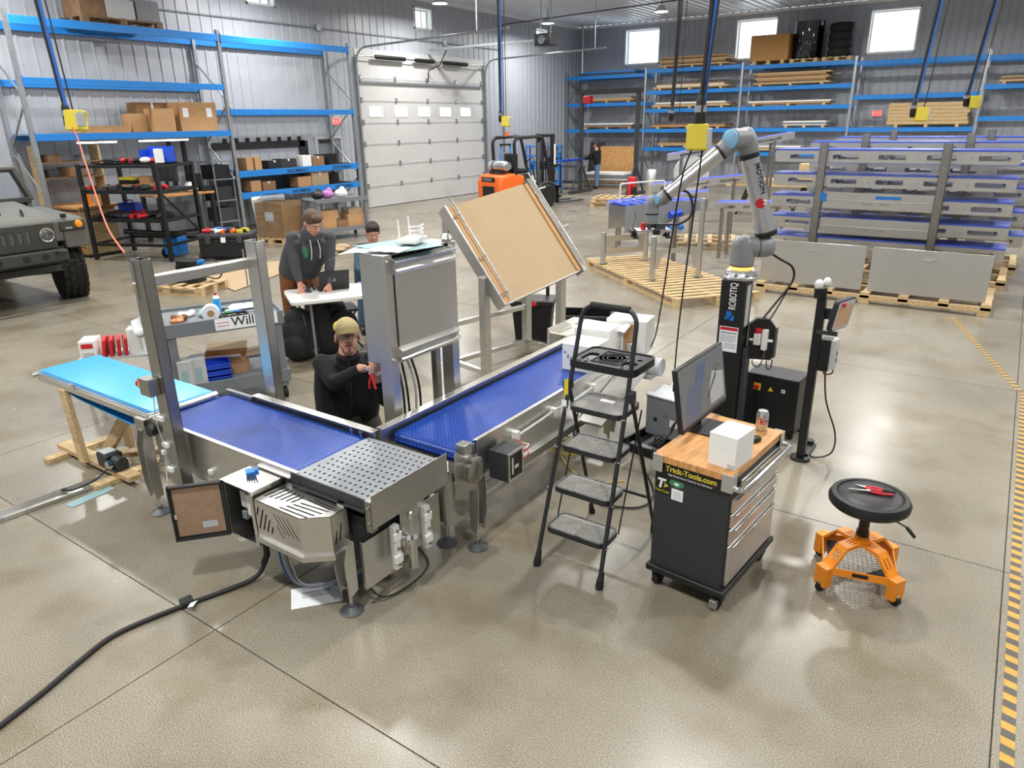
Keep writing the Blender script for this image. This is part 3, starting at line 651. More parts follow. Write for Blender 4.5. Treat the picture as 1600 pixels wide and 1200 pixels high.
part(es, 'stop_collar', 'yellow', B().c((-.02, -.065, 1.035), (-.035, -.065, 1.035), .034, n=18))
part(es, 'stop_button', 'red', B().l([(.012, 0), (.014, .02), (.026, .024), (.026, .045), (.018, .052), (0, .053)], (-.035, -.065, 1.035), (-1, 0, 0), n=18))
# ---- light blue flat belt conveyor on a timber stand
lb = thing('flat_belt_conveyor', 'bright sky blue flat belt conveyor propped on a timber stand', 'conveyor', (-6.1, 2.45, 0))
part(lb, 'flat_belt', 'beltlight', B().x(track(1.62, .022, 6), (0.02, -.225, .715), (1, 0, 0), (0, 0, 1), (0, .45, 0)), smooth=50)
part(lb, 'side_rail', 'steel', B().b(.02, -.245, .66, 1.66, -.225, .715).b(.02, -.25, .655, 1.66, -.245, .70), .002)
part(lb, 'side_rail', 'steel', B().b(.02, .225, .66, 1.66, .245, .715), .002)
part(lb, 'return_belt', 'beltlight', B().x([(.06, .02), (.55, -.06), (1.3, -.10), (1.55, -.02), (1.55, -.012), (1.3, -.092), (.55, -.052), (.06, .028)], (0, -.22, .66), (1, 0, 0), (0, 0, 1), (0, .44, 0)), smooth=50)
part(lb, 'end_roller', 'steelb', B().c((.02, -.27, .705), (.02, .25, .705), .02, n=14).c((.02, -.285, .705), (.02, -.262, .705), .03, n=14))
part(lb, 'drive_roller', 'steelb', B().c((1.63, -.26, .70), (1.63, .25, .70), .03, n=14))
part(lb, 'end_block', 'steeld', B().b(1.5, -.29, .5, 1.62, -.25, .69).c((1.56, -.30, .6), (1.56, -.285, .6), .02, n=12), .003)
part(lb, 'clip', 'chrome', B().b(.58, -.26, .70, .62, -.24, .735))
ts = thing('timber_stand', 'rough two-by-four timber stand under the sky blue conveyor', 'stand', (-5.6, 2.3, 0))
part(ts, 'base_plank', 'woodx', B().b(-.52, -.07, .04, .58, .03, .08), .003)
part(ts, 'base_board', 'wood', B().b(-.44, -.22, 0, -.35, .34, .04), .003)
part(ts, 'base_board', 'wood', B().b(.34, -.24, 0, .43, .3, .04), .003)
part(ts, 'upright', 'wood', B().bar((-.03, -.09, .06), (-.09, -.09, .655), .10, .04, (0, 1, 0)), .003)
part(ts, 'brace', 'woodx', B().bar((.02, .05, .08), (.5, .1, .58), .04, .09), .003)
part(ts, 'brace', 'wood', B().bar((.05, .12, .06), (.62, .32, .18), .09, .04), .003)
part(ts, 'rear_upright', 'wood', B().bar((-.05, .28, .04), (-.05, .28, .63), .09, .04, (0, 1, 0)), .003)
gm = thing('gear_motor', 'small black gear motor standing on the timber base', 'motor', (-5.33, 2.27, .08))
part(gm, 'motor_body', 'black', B().b(-.10, -.05, 0, .06, .07, .11), .006)
part(gm, 'motor_lid', 'lightgrey', B().b(-.08, -.04, .11, .02, .05, .125), .004)
part(gm, 'gearbox', 'charcoal', B().c((.06, .01, .055), (.16, .01, .055), .05, n=16).b(.07, -.05, 0, .15, .06, .02), .004)
part(gm, 'output_flange', 'chrome', B().c((.1, -.05, .055), (.1, -.075, .055), .035, n=14))
part(gm, 'motor_cord', 'cable', B().t(curve([(.08, -.06, .03), (.06, -.16, -.03), (.02, -.3, -.06), (-.04, -.36, -.055)], 5), .007, 6))
ch_ = thing('cable_trough', 'long shallow stainless channel lying on the floor below the timber stand', 'channel', (-5.36, 1.2, 0), -4)
part(ch_, 'trough', 'steel', B().b(-.07, -2.6, 0, .07, .98, .004).b(-.07, -2.6, 0, -.066, .98, .03).b(.066, -2.6, 0, .07, .98, .03).b(-.07, .976, 0, .07, .98, .03))
part(ch_, 'strap', 'galv', B().b(-.075, .28, .02, .075, .30, .034).b(-.075, -.5, .02, .075, -.48, .034))
solo('plastic_strip', 'pale plastic strip on the floor beside the timber stand', 'plastic strip', 'tealpaint', B().x(rrect(-.045, -.16, .045, .16, .02), (0, 0, .0), (1, 0, 0), (0, 1, 0), (0, 0, .005)), (-5.13, 2.0, 0), 5)
# ================================================================ RIGHT FOREGROUND
# ---- folding step ladder
la = thing('step_ladder', 'black folding step ladder with four treads and a tool tray', 'step ladder', (-1.765, 3.06, 0))
def ry(z): return .30 * z                                    # lean of the front rails
for s in (-1, 1):
    part(la, 'front_rail', 'ladder', B().t([(s * .21, .0, .03), (s * .19, ry(.9), .9), (s * .18, ry(1.2), 1.2)], .0135, 10))
    part(la, 'rubber_foot', 'rubber', B().l([(.022, 0), (.024, .02), (.017, .08), (.015, .1)], (s * .21, .0, 0), (0, .28, 1), n=12))
    part(la, 'rear_leg', 'ladder', B().t([(s * .225, .72, .03), (s * .20, .33, 1.08)], .012, 10))
    part(la, 'rubber_foot', 'rubber', B().l([(.02, 0), (.022, .02), (.015, .07), (.014, .08)], (s * .225, .72, 0), (0, -.3, 1), n=12))
    part(la, 'side_strut', 'ladder', B().t([(s * .2, ry(.95) + .2, .93), (s * .205, ry(.24) + .16, .235)], .005, 6))
    part(la, 'hinge_cap', 'ladder', B().b(s * .2 - .02, .30, 1.03, s * .2 + .02, .36, 1.09), .004)
part(la, 'rear_bar', 'ladder', B().c((-.22, .62, .3), (.22, .62, .3), .01, n=8))
for i, z in enumerate((.24, .48, .72, .95)):
    d = (.19, .19, .20, .25)[i]; y = ry(z); w_ = .195 - .008 * i
    st = part(la, 'tread', 'tread', B().x(rrect(-w_ + .012, y + .005, w_ - .012, y + d, .035), (0, 0, z), (1, 0, 0), (0, 1, 0), (0, 0, -.006)), smooth=30)
    part(st, 'tread_rim', 'ladder', B().p(rrect(-w_, y - .01, w_, y + d + .012, .045), [rrect(-w_ + .014, y + .004, w_ - .014, y + d, .035)], (0, 0, z + .003), (1, 0, 0), (0, 1, 0), (0, 0, -.032)), smooth=30)
    for s in (-1, 1): part(st, 'rivet', 'steelb', B().c((s * (.2 - .008 * i), y - .012, z - .012), (s * (.225 - .008 * i), y - .012, z - .012), .007, n=8))
part(la, 'handle', 'ladder', B().t(arc([(-.18, ry(1.2), 1.2), (-.17, .44, 1.52), (.17, .44, 1.52), (.18, ry(1.2), 1.2)], .09, 7), .0135, 10))
part(la, 'handle_grip', 'blackmat', B().c((-.12, .44, 1.52), (.12, .44, 1.52), .02, n=12))
ty = ry(1.2) - .02
tr = part(la, 'tool_tray', 'black', B().p(rrect(-.2, ty, .2, ty + .3, .04), [rrect(-.17, ty + .06, -.10, ty + .2, .02), rrect(.09, ty + .05, .17, ty + .15, .02), ngon(.15, ty + .2, .018, 10), ngon(-.15, ty + .03, .012, 8), ngon(-.11, ty + .03, .012, 8), ngon(.12, ty + .025, .012, 8), ngon(.165, ty + .025, .012, 8)], (0, 0, 1.205), (1, 0, 0), (0, 1, 0), (0, 0, -.02)), .002, smooth=30)
part(tr, 'tray_rim', 'black', B().p(rrect(-.21, ty - .01, .21, ty + .31, .045), [rrect(-.2, ty, .2, ty + .3, .04)], (0, 0, 1.212), (1, 0, 0), (0, 1, 0), (0, 0, -.045)), smooth=30)
for r0 in (.03, .055, .08): part(tr, 'cup_ring', 'black', B().l([(r0, 0), (r0, .005), (r0 + .005, .005), (r0 + .005, 0)], (.0, ty + .15, 1.205), n=24))
part(tr, 'tray_recess', 'black', B().p(rect(-.09, ty + .05, .08, ty + .26), [rect(-.083, ty + .057, .073, ty + .253)], (0, 0, 1.21), (1, 0, 0), (0, 1, 0), (0, 0, -.005)), smooth=0)
part(la, 'warning_label', 'yellow', B().b(-.205, ry(1.02) - .016, .98, -.178, ry(1.02) - .0135, 1.1), smooth=0)
part(la, 'paper_label', 'paper', B().b(-.208, ry(.96) - .018, .90, -.176, ry(.96) - .014, .98).b(-.05, ry(.95) + .15, .9505, .04, ry(.95) + .19, .952), smooth=0)

# ---- roller tool cart
ct = thing('tool_cart', 'black rolling tool cart with stainless drawers and a butcher-block top', 'tool cart', (-1.10, 3.58, 0), -5)
part(ct, 'cabinet', 'charcoal', B().b(-.215, -.335, .12, .205, .335, .79), .006)
part(ct, 'bumper', 'black', B().b(-.23, -.36, .105, .235, .36, .145), .008)
part(ct, 'worktop', 'butcher', B().b(-.225, -.35, .79, .215, .35, .83), .003)
for sx, sy in ((-1, -1), (1, -1), (-1, 1), (1, 1)):
    part(ct, 'corner_bracket', 'alu', B().b(sx * .222, sy * .356, .735, sx * .165, sy * .352, .832).b(sx * .224, sy * .356, .735, sx * .22, sy * .30, .832), .001)
    k = part(ct, 'caster', 'rubber', B().c((sx * .18 - .018, sy * .29, .045), (sx * .18 + .018, sy * .29, .045), .045, n=18))
    part(k, 'caster_fork', 'black', B().b(sx * .18 - .03, sy * .29 - .02, .04, sx * .18 - .022, sy * .29 + .03, .105).b(sx * .18 + .022, sy * .29 - .02, .04, sx * .18 + .03, sy * .29 + .03, .105).b(sx * .18 - .035, sy * .29 - .04, .095, sx * .18 + .035, sy * .29 + .04, .108))
    if (sx, sy) == (1, -1): part(k, 'brake_pedal', 'galv', B().b(.16, -.36, .03, .20, -.33, .075), .003)
for i, (z0, z1) in enumerate(((.155, .40), (.41, .50), (.51, .59), (.60, .68), (.69, .755))):
    a = -.31 if i < 4 else -.22
    dw = part(ct, 'drawer', 'steel', B().b(.205, a, z0, .222, .325, z1), .004)
    part(dw, 'drawer_pull', 'steelb', B().b(.222, a + .03, z1 - .018, .236, .3, z1 - .006), .003)
    part(dw, 'drawer_latch', 'chrome', B().c((.222, .0, z1 - .035), (.23, .0, z1 - .035), .008, n=8))
part(ct, 'push_handle', 'chrome', B().t(arc([(.20, -.34, .76), (.275, -.34, .76), (.275, .34, .76), (.20, .34, .76)], .06, 6), .016, 12))
part(ct, 'name_decal', 'black', B().b(-.205, -.3362, .70, .165, -.3352, .775), smooth=0)
text(ct, 'decal_lettering', 'Trick-Tools.com', 'yellow', (-.155, -.3363, .744), (1, 0, 0), (0, 0, 1), .043, bold=.001)
text(ct, 'decal_small_print', 'High Performance Tools for the Fabricator', 'whiteplastic', (-.14, -.3363, .720), (1, 0, 0), (0, 0, 1), .0145, shear=.25)
sk = part(ct, 'logo_sticker', 'black', B().b(-.212, -.3362, .60, -.125, -.3352, .705), smooth=0)
text(sk, 'sticker_letter', 'T', 'whiteplastic', (-.203, -.3364, .637), (1, 0, 0), (0, 0, 1), .075, shear=.2, bold=.003)
text(sk, 'sticker_name', 'Trick-Tools', 'yellow', (-.209, -.3364, .612), (1, 0, 0), (0, 0, 1), .0175)
part(sk, 'sticker_arrow', 'yellow', B().x([(0, 0), (.03, .015), (0, .03), (.008, .015)], (-.16, -.3364, .64), (1, 0, 0), (0, 0, 1), (0, -.0004, 0)), smooth=0)
sg = part(ct, 'shield_sticker', 'hoodgreen', B().x([(0, .02), (.045, 0), (.09, .02), (.08, .045), (.01, .045)], (-.13, -.3362, .655), (1, 0, 0), (0, 0, 1), (0, -.0005, 0)), smooth=0)
part(sg, 'diamond', 'whiteplastic', B().x([(0, .01), (.02, 0), (.04, .01), (.02, .02)], (-.105, -.337, .67), (1, 0, 0), (0, 0, 1), (0, -.0004, 0)), smooth=0)
cs = part(ct, 'calendar_sticker', 'paper', B().b(-.112, -.3362, .585, -.045, -.3352, .65), smooth=0)
part(cs, 'calendar_grid', 'grey', B().b(-.108, -.3366, .632, -.05, -.3362, .634).b(-.108, -.3366, .62, -.05, -.3362, .622).b(-.108, -.3366, .608, -.05, -.3362, .61).b(-.108, -.3366, .596, -.05, -.3362, .598).b(-.09, -.3366, .59, -.0885, -.3362, .64).b(-.07, -.3366, .59, -.0685, -.3362, .64), smooth=0)
# monitor
mo = thing('computer_monitor', 'thin black monitor showing a drawing on the tool cart', 'monitor', (-1.25, 3.74, .83), -2)
part(mo, 'foot', 'black', B().b(-.1, -.13, 0, .10, .1, .012), .004)
part(mo, 'neck', 'black', B().bar((-.06, 0, .01), (-.085, 0, .2), .07, .02, (0, 1, 0)).b(-.09, -.03, .17, -.05, .03, .22), .003)
tv = Vector((-.17, 0, .985)); tn = Vector((.985, 0, .17)); mo0 = Vector((.0, -.32, .06))
sc = part(mo, 'panel', 'black', B().x(rrect(0, 0, .64, .365, .006), mo0, (0, 1, 0), tv, tn * -.03), .003)
scr = part(sc, 'screen', 'screen', B().x(rect(.008, .02, .632, .357), mo0 + tn * .0005, (0, 1, 0), tv, tn * .001), smooth=0)
def scr_poly(pts, m_, nm='drawing', k=.002): part(scr, nm, m_, B().x(pts, mo0 + tn * k, (0, 1, 0), tv, tn * .0004), smooth=0)
for i in range(6): scr_poly([(.04 + .035 * i, .03), (.06 + .035 * i, .03), (.14 + .035 * i, .22), (.12 + .035 * i, .22)], 'screenblue')
scr_poly([(.2, .22), (.33, .22), (.38, .33), (.26, .33)], 'screenblue')
scr_poly([(.40, .05), (.60, .05), (.61, .20), (.45, .24), (.40, .16)], 'lightgrey', 'drawing_part')
for i in range(3): scr_poly([(.22 + .04 * i, .23), (.225 + .04 * i, .23), (.28 + .04 * i, .32), (.275 + .04 * i, .32)], 'screendk', 'drawing_line', .0026)
for a in range(5): scr_poly(slot(.36 + .03 * a, .1 + .02 * a, .40 + .03 * a, .14 + .025 * a, .012), 'screendk')
for a in range(6): scr_poly(slot(.46 + .02 * a, .24 + .012 * a - .002 * a * a, .48 + .02 * a, .252 + .008 * a - .002 * a * a, .003), 'screendk', 'drawing_line')
scr_poly(rect(.008, .02, .632, .03), 'screendk', 'task_bar')
for k in range(3):
    part(mo, 'monitor_cable', 'cable', B().t(curve([(-.05, -.08 + .03 * k, .15), (-.09, -.2 - .02 * k, .08), (-.1, -.27, .02), (-.17, -.3 - .02 * k, .0 - .05 * k), (-.19, -.2, -.2)], 5), .004, 6))
# white carton, can, mouse
bxw = thing('small_carton', 'plain white carton standing on the near corner of the tool cart', 'carton', (-.985, 3.38, .83), -8)
part(bxw, 'carton_body', 'white', B().b(-.075, -.1, 0, .075, .1, .175), .002)
part(bxw, 'lid_flap', 'whiteplastic', B().b(-.076, -.101, .172, .076, .101, .1765), .001)
part(bxw, 'embossed_logo', 'white', B().p(rrect(-.03, .1, .03, .118, .008), [rrect(-.028, .102, .028, .116, .007)], (0, -.1002, 0), (1, 0, 0), (0, 0, 1), (0, -.0006, 0)))
part(bxw, 'tuck_tab', 'lightgrey', B().b(.035, -.102, .004, .073, -.1002, .03), smooth=0)
cn = thing('soda_can', 'silver soda can with red lettering on the tool cart', 'can', (-.965, 3.86, .83), 35)
part(cn, 'can_body', 'alu', B().l([(.02, .004), (.026, .0), (.031, .008), (.033, .014), (.033, .1), (.028, .115), (.0265, .12), (.025, .12), (.024, .116), (0, .115)], n=28))
part(cn, 'pull_tab', 'alu', B().x(rrect(-.008, -.012, .008, .012, .006), (0, 0, .117), (1, 0, 0), (0, 1, 0), (0, 0, .002)))
tx = text(cn, 'can_lettering', 'ke', 'red', (0, 0, 0), (1, 0, 0), (0, 0, 1), .052, 'CENTER', bold=.0014)
for v_ in tx.data.vertices:                                    # wrap the lettering round the can
    x_, y_, z_ = v_.co; a = x_ / .0334 - math.pi / 2; r_ = .0347 - y_ * .2
    v_.co = (r_ * math.cos(a), r_ * math.sin(a), z_ + .048)
tx2 = text(cn, 'can_small_lettering', 'Diet', 'grey', (0, 0, 0), (1, 0, 0), (0, 0, 1), .016, 'CENTER')
for v_ in tx2.data.vertices:
    x_, y_, z_ = v_.co; a = x_ / .0334 - math.pi / 2; r_ = .0347 - y_ * .2
    v_.co = (r_ * math.cos(a), r_ * math.sin(a), z_ + .088)
solo('computer_mouse', 'black computer mouse behind the white carton', 'mouse', 'black', B().e((0, 0, .012), .03, .052, .024, 14, 8), (-.955, 3.68, .83), -30)

# ---- rolling shop stool
so = thing('shop_stool', 'low rolling stool with a round black seat and an orange steel base', 'stool', (-.375, 3.96, 0), 13)
part(so, 'seat', 'black', B().l([(.0, .50), (.19, .50), (.205, .515), (.208, .54), (.195, .565), (.17, .57), (.165, .562), (.15, .572), (.08, .577), (0, .577)], (.0, -.04, 0), n=40), smooth=50)
part(so, 'seat_plate', 'black', B().c((0, -.03, .47), (0, -.03, .50), .09, n=20))
part(so, 'column', 'black', B().c((0, 0, .30), (0, -.03, .48), .028, n=16).c((0, 0, .26), (0, 0, .32), .034, n=16))
lv = part(so, 'height_lever', 'black', B().c((.05, -.05, .48), (.2, -.1, .43), .005, n=8).bar((.19, -.1, .435), (.235, -.115, .39), .022, .012), .002)
hub = part(so, 'hub', 'stoolorange', B().c((0, 0, .245), (0, 0, .275), .055, n=18).c((0, 0, .275), (0, 0, .29), .04, n=18))
for k in range(4):
    a = R(45 + 90 * k); u = Vector((math.cos(a), math.sin(a), 0)); v = Vector((-u.y, u.x, 0))
    o0 = u * .04 + Vector((0, 0, .262)); d1 = (u * .10 + Vector((0, 0, -.005))); d2 = (u * .09 + Vector((0, 0, -.10)))
    ar = part(so, 'arm', 'stoolorange', B().p(rect(0, -.035, 1, .035), [slot(.1 + .0, -.018 + .018 * q, .55, -.018 + .018 * q, .008) for q in range(3)], o0, d1, v, (0, 0, -.006))
         .p(rect(0, -.035, 1, .035), [slot(.25, -.012 + .024 * q, .7, -.012 + .024 * q, .009) for q in range(2)], o0 + d1, d2, v, (0, 0, -.006))
         .x(rect(-.038, 0, .038, -.12), o0 + d1 + d2, v, (0, 0, 1), u * .05).x(rect(-.038, 0, -.032, -.02), o0, v, (0, 0, 1), d1).x(rect(.032, 0, .038, -.02), o0, v, (0, 0, 1), d1)
         .x(rect(-.038, 0, -.032, -.02), o0 + d1, v, (0, 0, 1), d2).x(rect(.032, 0, .038, -.02), o0 + d1, v, (0, 0, 1), d2), smooth=0)
    cpos = u * .265 + Vector((0, 0, .03))
    w_ = part(so, 'caster', 'rubber', B().c(cpos + v * .012, cpos - v * .012, .03, n=16))
    part(w_, 'caster_fork', 'chrome', B().b(cpos.x - .016, cpos.y - .016, .035, cpos.x + .016, cpos.y + .016, .068).c(cpos + v * .018, cpos - v * .018, .008, n=8), .003)
for k in range(4):
    a = R(45 + 90 * k); b = R(135 + 90 * k); p = Vector((math.cos(a), math.sin(a), 0)) * .262; q = Vector((math.cos(b), math.sin(b), 0)) * .262
    part(so, 'side_band', 'stoolorange', B().bar(p + Vector((0, 0, .135)), q + Vector((0, 0, .135)), .006, .045, (0, 0, 1)), .001)
ts_ = part(so, 'wire_tray', 'steeld', B())
g = B()
for k in range(-6, 7):
    e_ = .165 - abs(k) * .0
    g.c((-e_, k * .025, .118), (e_, k * .025, .118), .002, n=5).c((k * .025, -e_, .12), (k * .025, e_, .12), .002, n=5)
ts_.data = mesh('wire_tray', g, 'steeld')
part(so, 'tray_mat', 'blackmat', B().x([(-.16, .0), (-.02, .16), (-.16, .16)], (0, 0, .122), (1, 0, 0), (0, 1, 0), (0, 0, .004)).x([(.0, -.16), (.16, -.16), (.16, -.02)], (0, 0, .122), (1, 0, 0), (0, 1, 0), (0, 0, .004)), smooth=0)
part(so, 'brand_plate', 'black', B().b(-.04, -.192, .127, .04, -.189, .147).b(-.04, -.1895, .127, .04, -.185, .147), smooth=0)
pl = thing('pliers', 'red and black handled pliers resting on the stool seat', 'pliers', (-.37, 3.92, .578), 20)
part(pl, 'jaws', 'steeld', B().x([(-.02, -.008), (-.11, -.002), (-.11, .002), (-.02, .008), (.0, .01), (.0, -.01)], (0, 0, .004), (1, 0, 0), (0, 1, 0), (0, 0, .008)).c((-.01, 0, .002), (-.01, 0, .014), .012, n=10))
part(pl, 'handle', 'red', B().t([(-.0, -.006, .008), (.05, -.02, .008), (.11, -.016, .008)], .007, 8))
part(pl, 'handle', 'black', B().t([(-.0, .006, .008), (.06, .022, .008), (.13, .014, .008)], .007, 8))
pl2 = thing('pliers', 'shorter red handled cutters beside the pliers on the stool', 'pliers', (-.40, 3.95, .578), 5)
part(pl2, 'jaws', 'steeld', B().x([(-.0, -.01), (-.05, -.003), (-.05, .003), (-.0, .01)], (0, 0, .004), (1, 0, 0), (0, 1, 0), (0, 0, .01)))
part(pl2, 'handle', 'red', B().t([(0, -.006, .009), (.04, -.014, .009), (.085, -.01, .009)], .008, 8))
part(pl2, 'handle', 'red', B().t([(0, .006, .009), (.04, .016, .009), (.085, .014, .009)], .008, 8))

# ---- robot arm on its black column
pd = thing('lift_pedestal', 'tall black lift column with white lettering under the robot arm', 'column', (-1.63, 5.39, 0))
part(pd, 'column', 'black', B().b(-.11, -.10, .03, .08, .08, 1.36), .008)
part(pd, 'foot_plate', 'black', B().b(-.2, -.18, 0, .2, .2, .03), .004)
part(pd, 'rear_channel', 'darkgrey', B().b(.082, -.03, .03, .115, .07, .82), .003)
part(pd, 'spec_label', 'lightgrey', B().b(.0802, -.06, 1.0, .0812, .03, 1.32), smooth=0)
text(pd, 'lettering', 'ROBOTIQ', 'whiteplastic', (.015, -.1002, 1.135), (0, 0, 1), (-1, 0, 0), .075, bold=.0015, xs=.62)
part(pd, 'logo_mark', 'blue', B().b(-.05, -.1012, 1.07, -.01, -.1002, 1.12).b(-.02, -.1012, 1.05, .01, -.1002, 1.09).b(-.06, -.1012, 1.055, -.035, -.1002, 1.075), smooth=0)
wn = part(pd, 'warning_label', 'paper', B().b(-.09, -.1012, .80, .055, -.1002, 1.0), smooth=0)
part(wn, 'label_header', 'red', B().b(-.085, -.1018, .97, .05, -.1012, .995), smooth=0)
part(wn, 'label_lines', 'grey', B().b(-.08, -.1016, .945, .045, -.1012, .955).b(-.08, -.1016, .925, .045, -.1012, .93).b(-.08, -.1016, .91, .04, -.1012, .915).b(-.08, -.1016, .895, .045, -.1012, .9).b(-.08, -.1016, .88, .03, -.1012, .885).b(-.05, -.1016, .86, .045, -.1012, .865).b(-.05, -.1016, .845, .04, -.1012, .85).b(-.05, -.1016, .83, .045, -.1012, .835), smooth=0)
part(wn, 'caution_mark', 'yellow', B().x([(0, 0), (.024, 0), (.012, .024)], (-.084, -.1014, .81), (1, 0, 0), (0, 0, 1), (0, -.0004, 0)), smooth=0)
av = thing('air_valve_unit', 'black air preparation unit with a red knob on the robot column', 'valve unit', (-1.51, 5.44, .88))
part(av, 'mount_plate', 'black', B().x([(0, -.16), (.17, -.16), (.19, -.13), (.19, .1), (.13, .17), (.04, .17), (-.02, .12), (-.02, -.14)], (-.01, .0, 0), (.9, .3, 0), (0, 0, 1), (-.02, .06, 0)), .004)
part(av, 'plate_flange', 'darkgrey', B().b(.155, .055, -.14, .165, .11, .1))
part(av, 'regulator', 'whiteplastic', B().b(.02, -.03, -.03, .07, .03, .06).b(.075, -.01, -.07, .115, .04, .09).c((-.02, 0, .0), (.15, .04, .0), .012, n=10), .004)
part(av, 'red_knob', 'red', B().c((.045, 0, .06), (.045, 0, .095), .027, n=16), .003)
part(av, 'filter_bowl', 'lens', B().l([(.0, -.15), (.012, -.145), (.02, -.12), (.02, -.06)], (.095, .02, 0), n=14))
part(av, 'hose', 'cable', B().t(curve([(.02, .0, -.16), (.03, 0, -.2), (.07, .02, -.215), (.09, .03, -.16)], 5), .005, 6).t(curve([(.12, .03, -.16), (.13, .03, -.22), (.155, .04, -.22), (.16, .05, -.15)], 5), .005, 6))
rb = thing('industrial_robot', 'silver and grey jointed robot arm reaching left from its black column', 'robot', (-1.63, 5.39, 0))
rt = Vector((.82, .57, 0))
part(rb, 'base', 'alu', B().l([(.12, 1.362), (.125, 1.38), (.11, 1.40), (.105, 1.425), (.085, 1.44)], n=32), smooth=40)
for k in range(8):
    a = 2 * math.pi * k / 8
    part(rb, 'base_pocket', 'grey', B().e((.108 * math.cos(a), .108 * math.sin(a), 1.398), .02, .02, .014, 10, 6))
part(rb, 'light_ring', 'glow', B().c((0, 0, 1.442), (0, 0, 1.455), .088, n=32))
part(rb, 'shoulder_collar', 'oldwood', B().c((0, 0, 1.456), (0, 0, 1.466), .088, n=32))
part(rb, 'shoulder_housing', 'robgrey', B().l([(.086, 1.467), (.088, 1.48), (.088, 1.60), (.08, 1.65), (.05, 1.675), (0, 1.68)], n=32), smooth=50)
sj = Vector((0, 0, 1.60))
part(rb, 'shoulder_joint', 'robgrey', B().c(sj, sj + rt * .10, .078, n=28).c(sj + rt * .10, sj + rt * .112, .066, n=28).l([(.08, 0), (.082, .06), (.07, .10), (.04, .12), (0, .122)], sj + rt * .112, rt, n=28), smooth=50)
u0 = sj + rt * .165 + Vector((0, 0, .08)); u1 = Vector((-.055, -.035, 2.30)) + rt * .03
ax = (u1 - u0).normalized()
part(rb, 'arm_band', 'black', B().l([(.078, 0), (.082, .01), (.082, .03), (.078, .04)], u0, ax, n=28))
LA = (u1 - u0).length
part(rb, 'upper_arm', 'alu', B().l([(.078, .04), (.080, .06), (.072, .14), (.066, .22), (.066, LA - .1), (.068, LA - .04)], u0, ax, n=32), smooth=50)
part(rb, 'arm_band', 'black', B().l([(.070, LA - .07), (.0715, LA - .065), (.0715, LA - .04), (.07, LA - .035)], u0, ax, n=28))
cdv = Vector((-.572, .82, 0)) * -1                                # towards the viewer's side
fu = (rt * .25 + cdv * .97).normalized()
txv = ax * -1; txu = txv
def wrap(o, r):
    for v_ in o.data.vertices:
        q = v_.co - u0; h = q.dot(ax); l_ = q.dot(sdv); n_ = q.dot(fu); a_ = l_ / r
        v_.co = u0 + ax * h + (fu * math.cos(a_) + sdv * math.sin(a_)) * n_
fu = Vector((.42, -.91, 0)); fu = (fu - ax * fu.dot(ax)).normalized(); sdv = fu.cross(ax).normalized()
arm_t = text(rb, 'arm_lettering', 'MOTION', 'charcoal', u0 + ax * (LA - .11) + fu * .0695 + sdv * -.02, txv, fu.cross(txv), .056, bold=.0012)
wrap(arm_t, .0675)
lg = part(rb, 'arm_logo', 'red', B().p(ngon(0, 0, .036, 20), [], u0 + ax * (LA - .395) + fu * .0695, ax, sdv, fu * .001))
wrap(lg, .0668)
lt_ = text(lg, 'logo_letters', 'AI', 'whiteplastic', u0 + ax * (LA - .373) + fu * .0748 - sdv * .016, txv, fu.cross(txv), .046, bold=.001)
wrap(lt_, .0668)
eh = u0 + ax * (LA + .07)
lf = (-rt * .8 + cdv * .6).normalized()
part(rb, 'elbow_housing', 'robgrey', B().l([(.070, LA - .034), (.074, LA), (.076, LA + .06), (.06, LA + .125), (.03, LA + .145), (0, LA + .15)], u0, ax, n=28), smooth=50)
part(rb, 'elbow_joint', 'robgrey', B().c(eh, eh + lf * .17, .072, n=28), smooth=50)
part(rb, 'elbow_cap', 'robblue', B().l([(.066, 0), (.064, .012), (.045, .022), (0, .026)], eh + lf * .17, lf, n=28), smooth=50)
f0 = eh + lf * .10; f1 = Vector((-2.12, 5.04, 1.98)) - Vector((-1.63, 5.39, 0))
fx = (f1 - f0).normalized(); LF = (f1 - f0).length
part(rb, 'forearm_collar', 'robgrey', B().l([(.062, .03), (.062, .13)], f0, fx, n=28))
part(rb, 'forearm_band', 'black', B().l([(.063, .13), (.063, .15)], f0, fx, n=28))
part(rb, 'forearm', 'alu', B().l([(.058, .15), (.056, .2), (.05, LF - .06), (.05, LF - .02)], f0, fx, n=28), smooth=50)
part(rb, 'forearm_band', 'black', B().l([(.052, LF - .02), (.052, LF)], f0, fx, n=28))
w0 = f1 + fx * .01
part(rb, 'wrist_joint', 'robgrey', B().l([(.05, -.01), (.05, .05), (.03, .08), (0, .085)], f1, fx, n=24).c(w0 + fx * .03 - lf * .04, w0 + fx * .03 + lf * .06, .042, n=24), smooth=50)
part(rb, 'wrist_cap', 'robblue', B().l([(.038, 0), (.036, .008), (0, .014)], w0 + fx * .03 + lf * .06, lf, n=24), smooth=50)
w1 = w0 + fx * .05 - rt * .05
part(rb, 'wrist_head', 'robgrey', B().l([(.046, -.16), (.048, -.15), (.048, -.02), (.04, .02), (.02, .04), (0, .045)], w1, (0, 0, 1), n=24), smooth=50)
part(rb, 'wrist_band', 'black', B().c(w1 + Vector((0, 0, -.085)), w1 + Vector((0, 0, -.095)), .0495, n=24))
part(rb, 'tool_flange', 'black', B().c(w1 + Vector((0, 0, -.16)), w1 + Vector((0, 0, -.19)), .035, n=20))
gp = w1 + Vector((0, 0, -.20))
gr = part(rb, 'gripper_plate', 'alu', B().x(rect(-.14, -.07, .14, .07), gp, rt, (-.57, .82, 0), (0, 0, -.016)), .003)
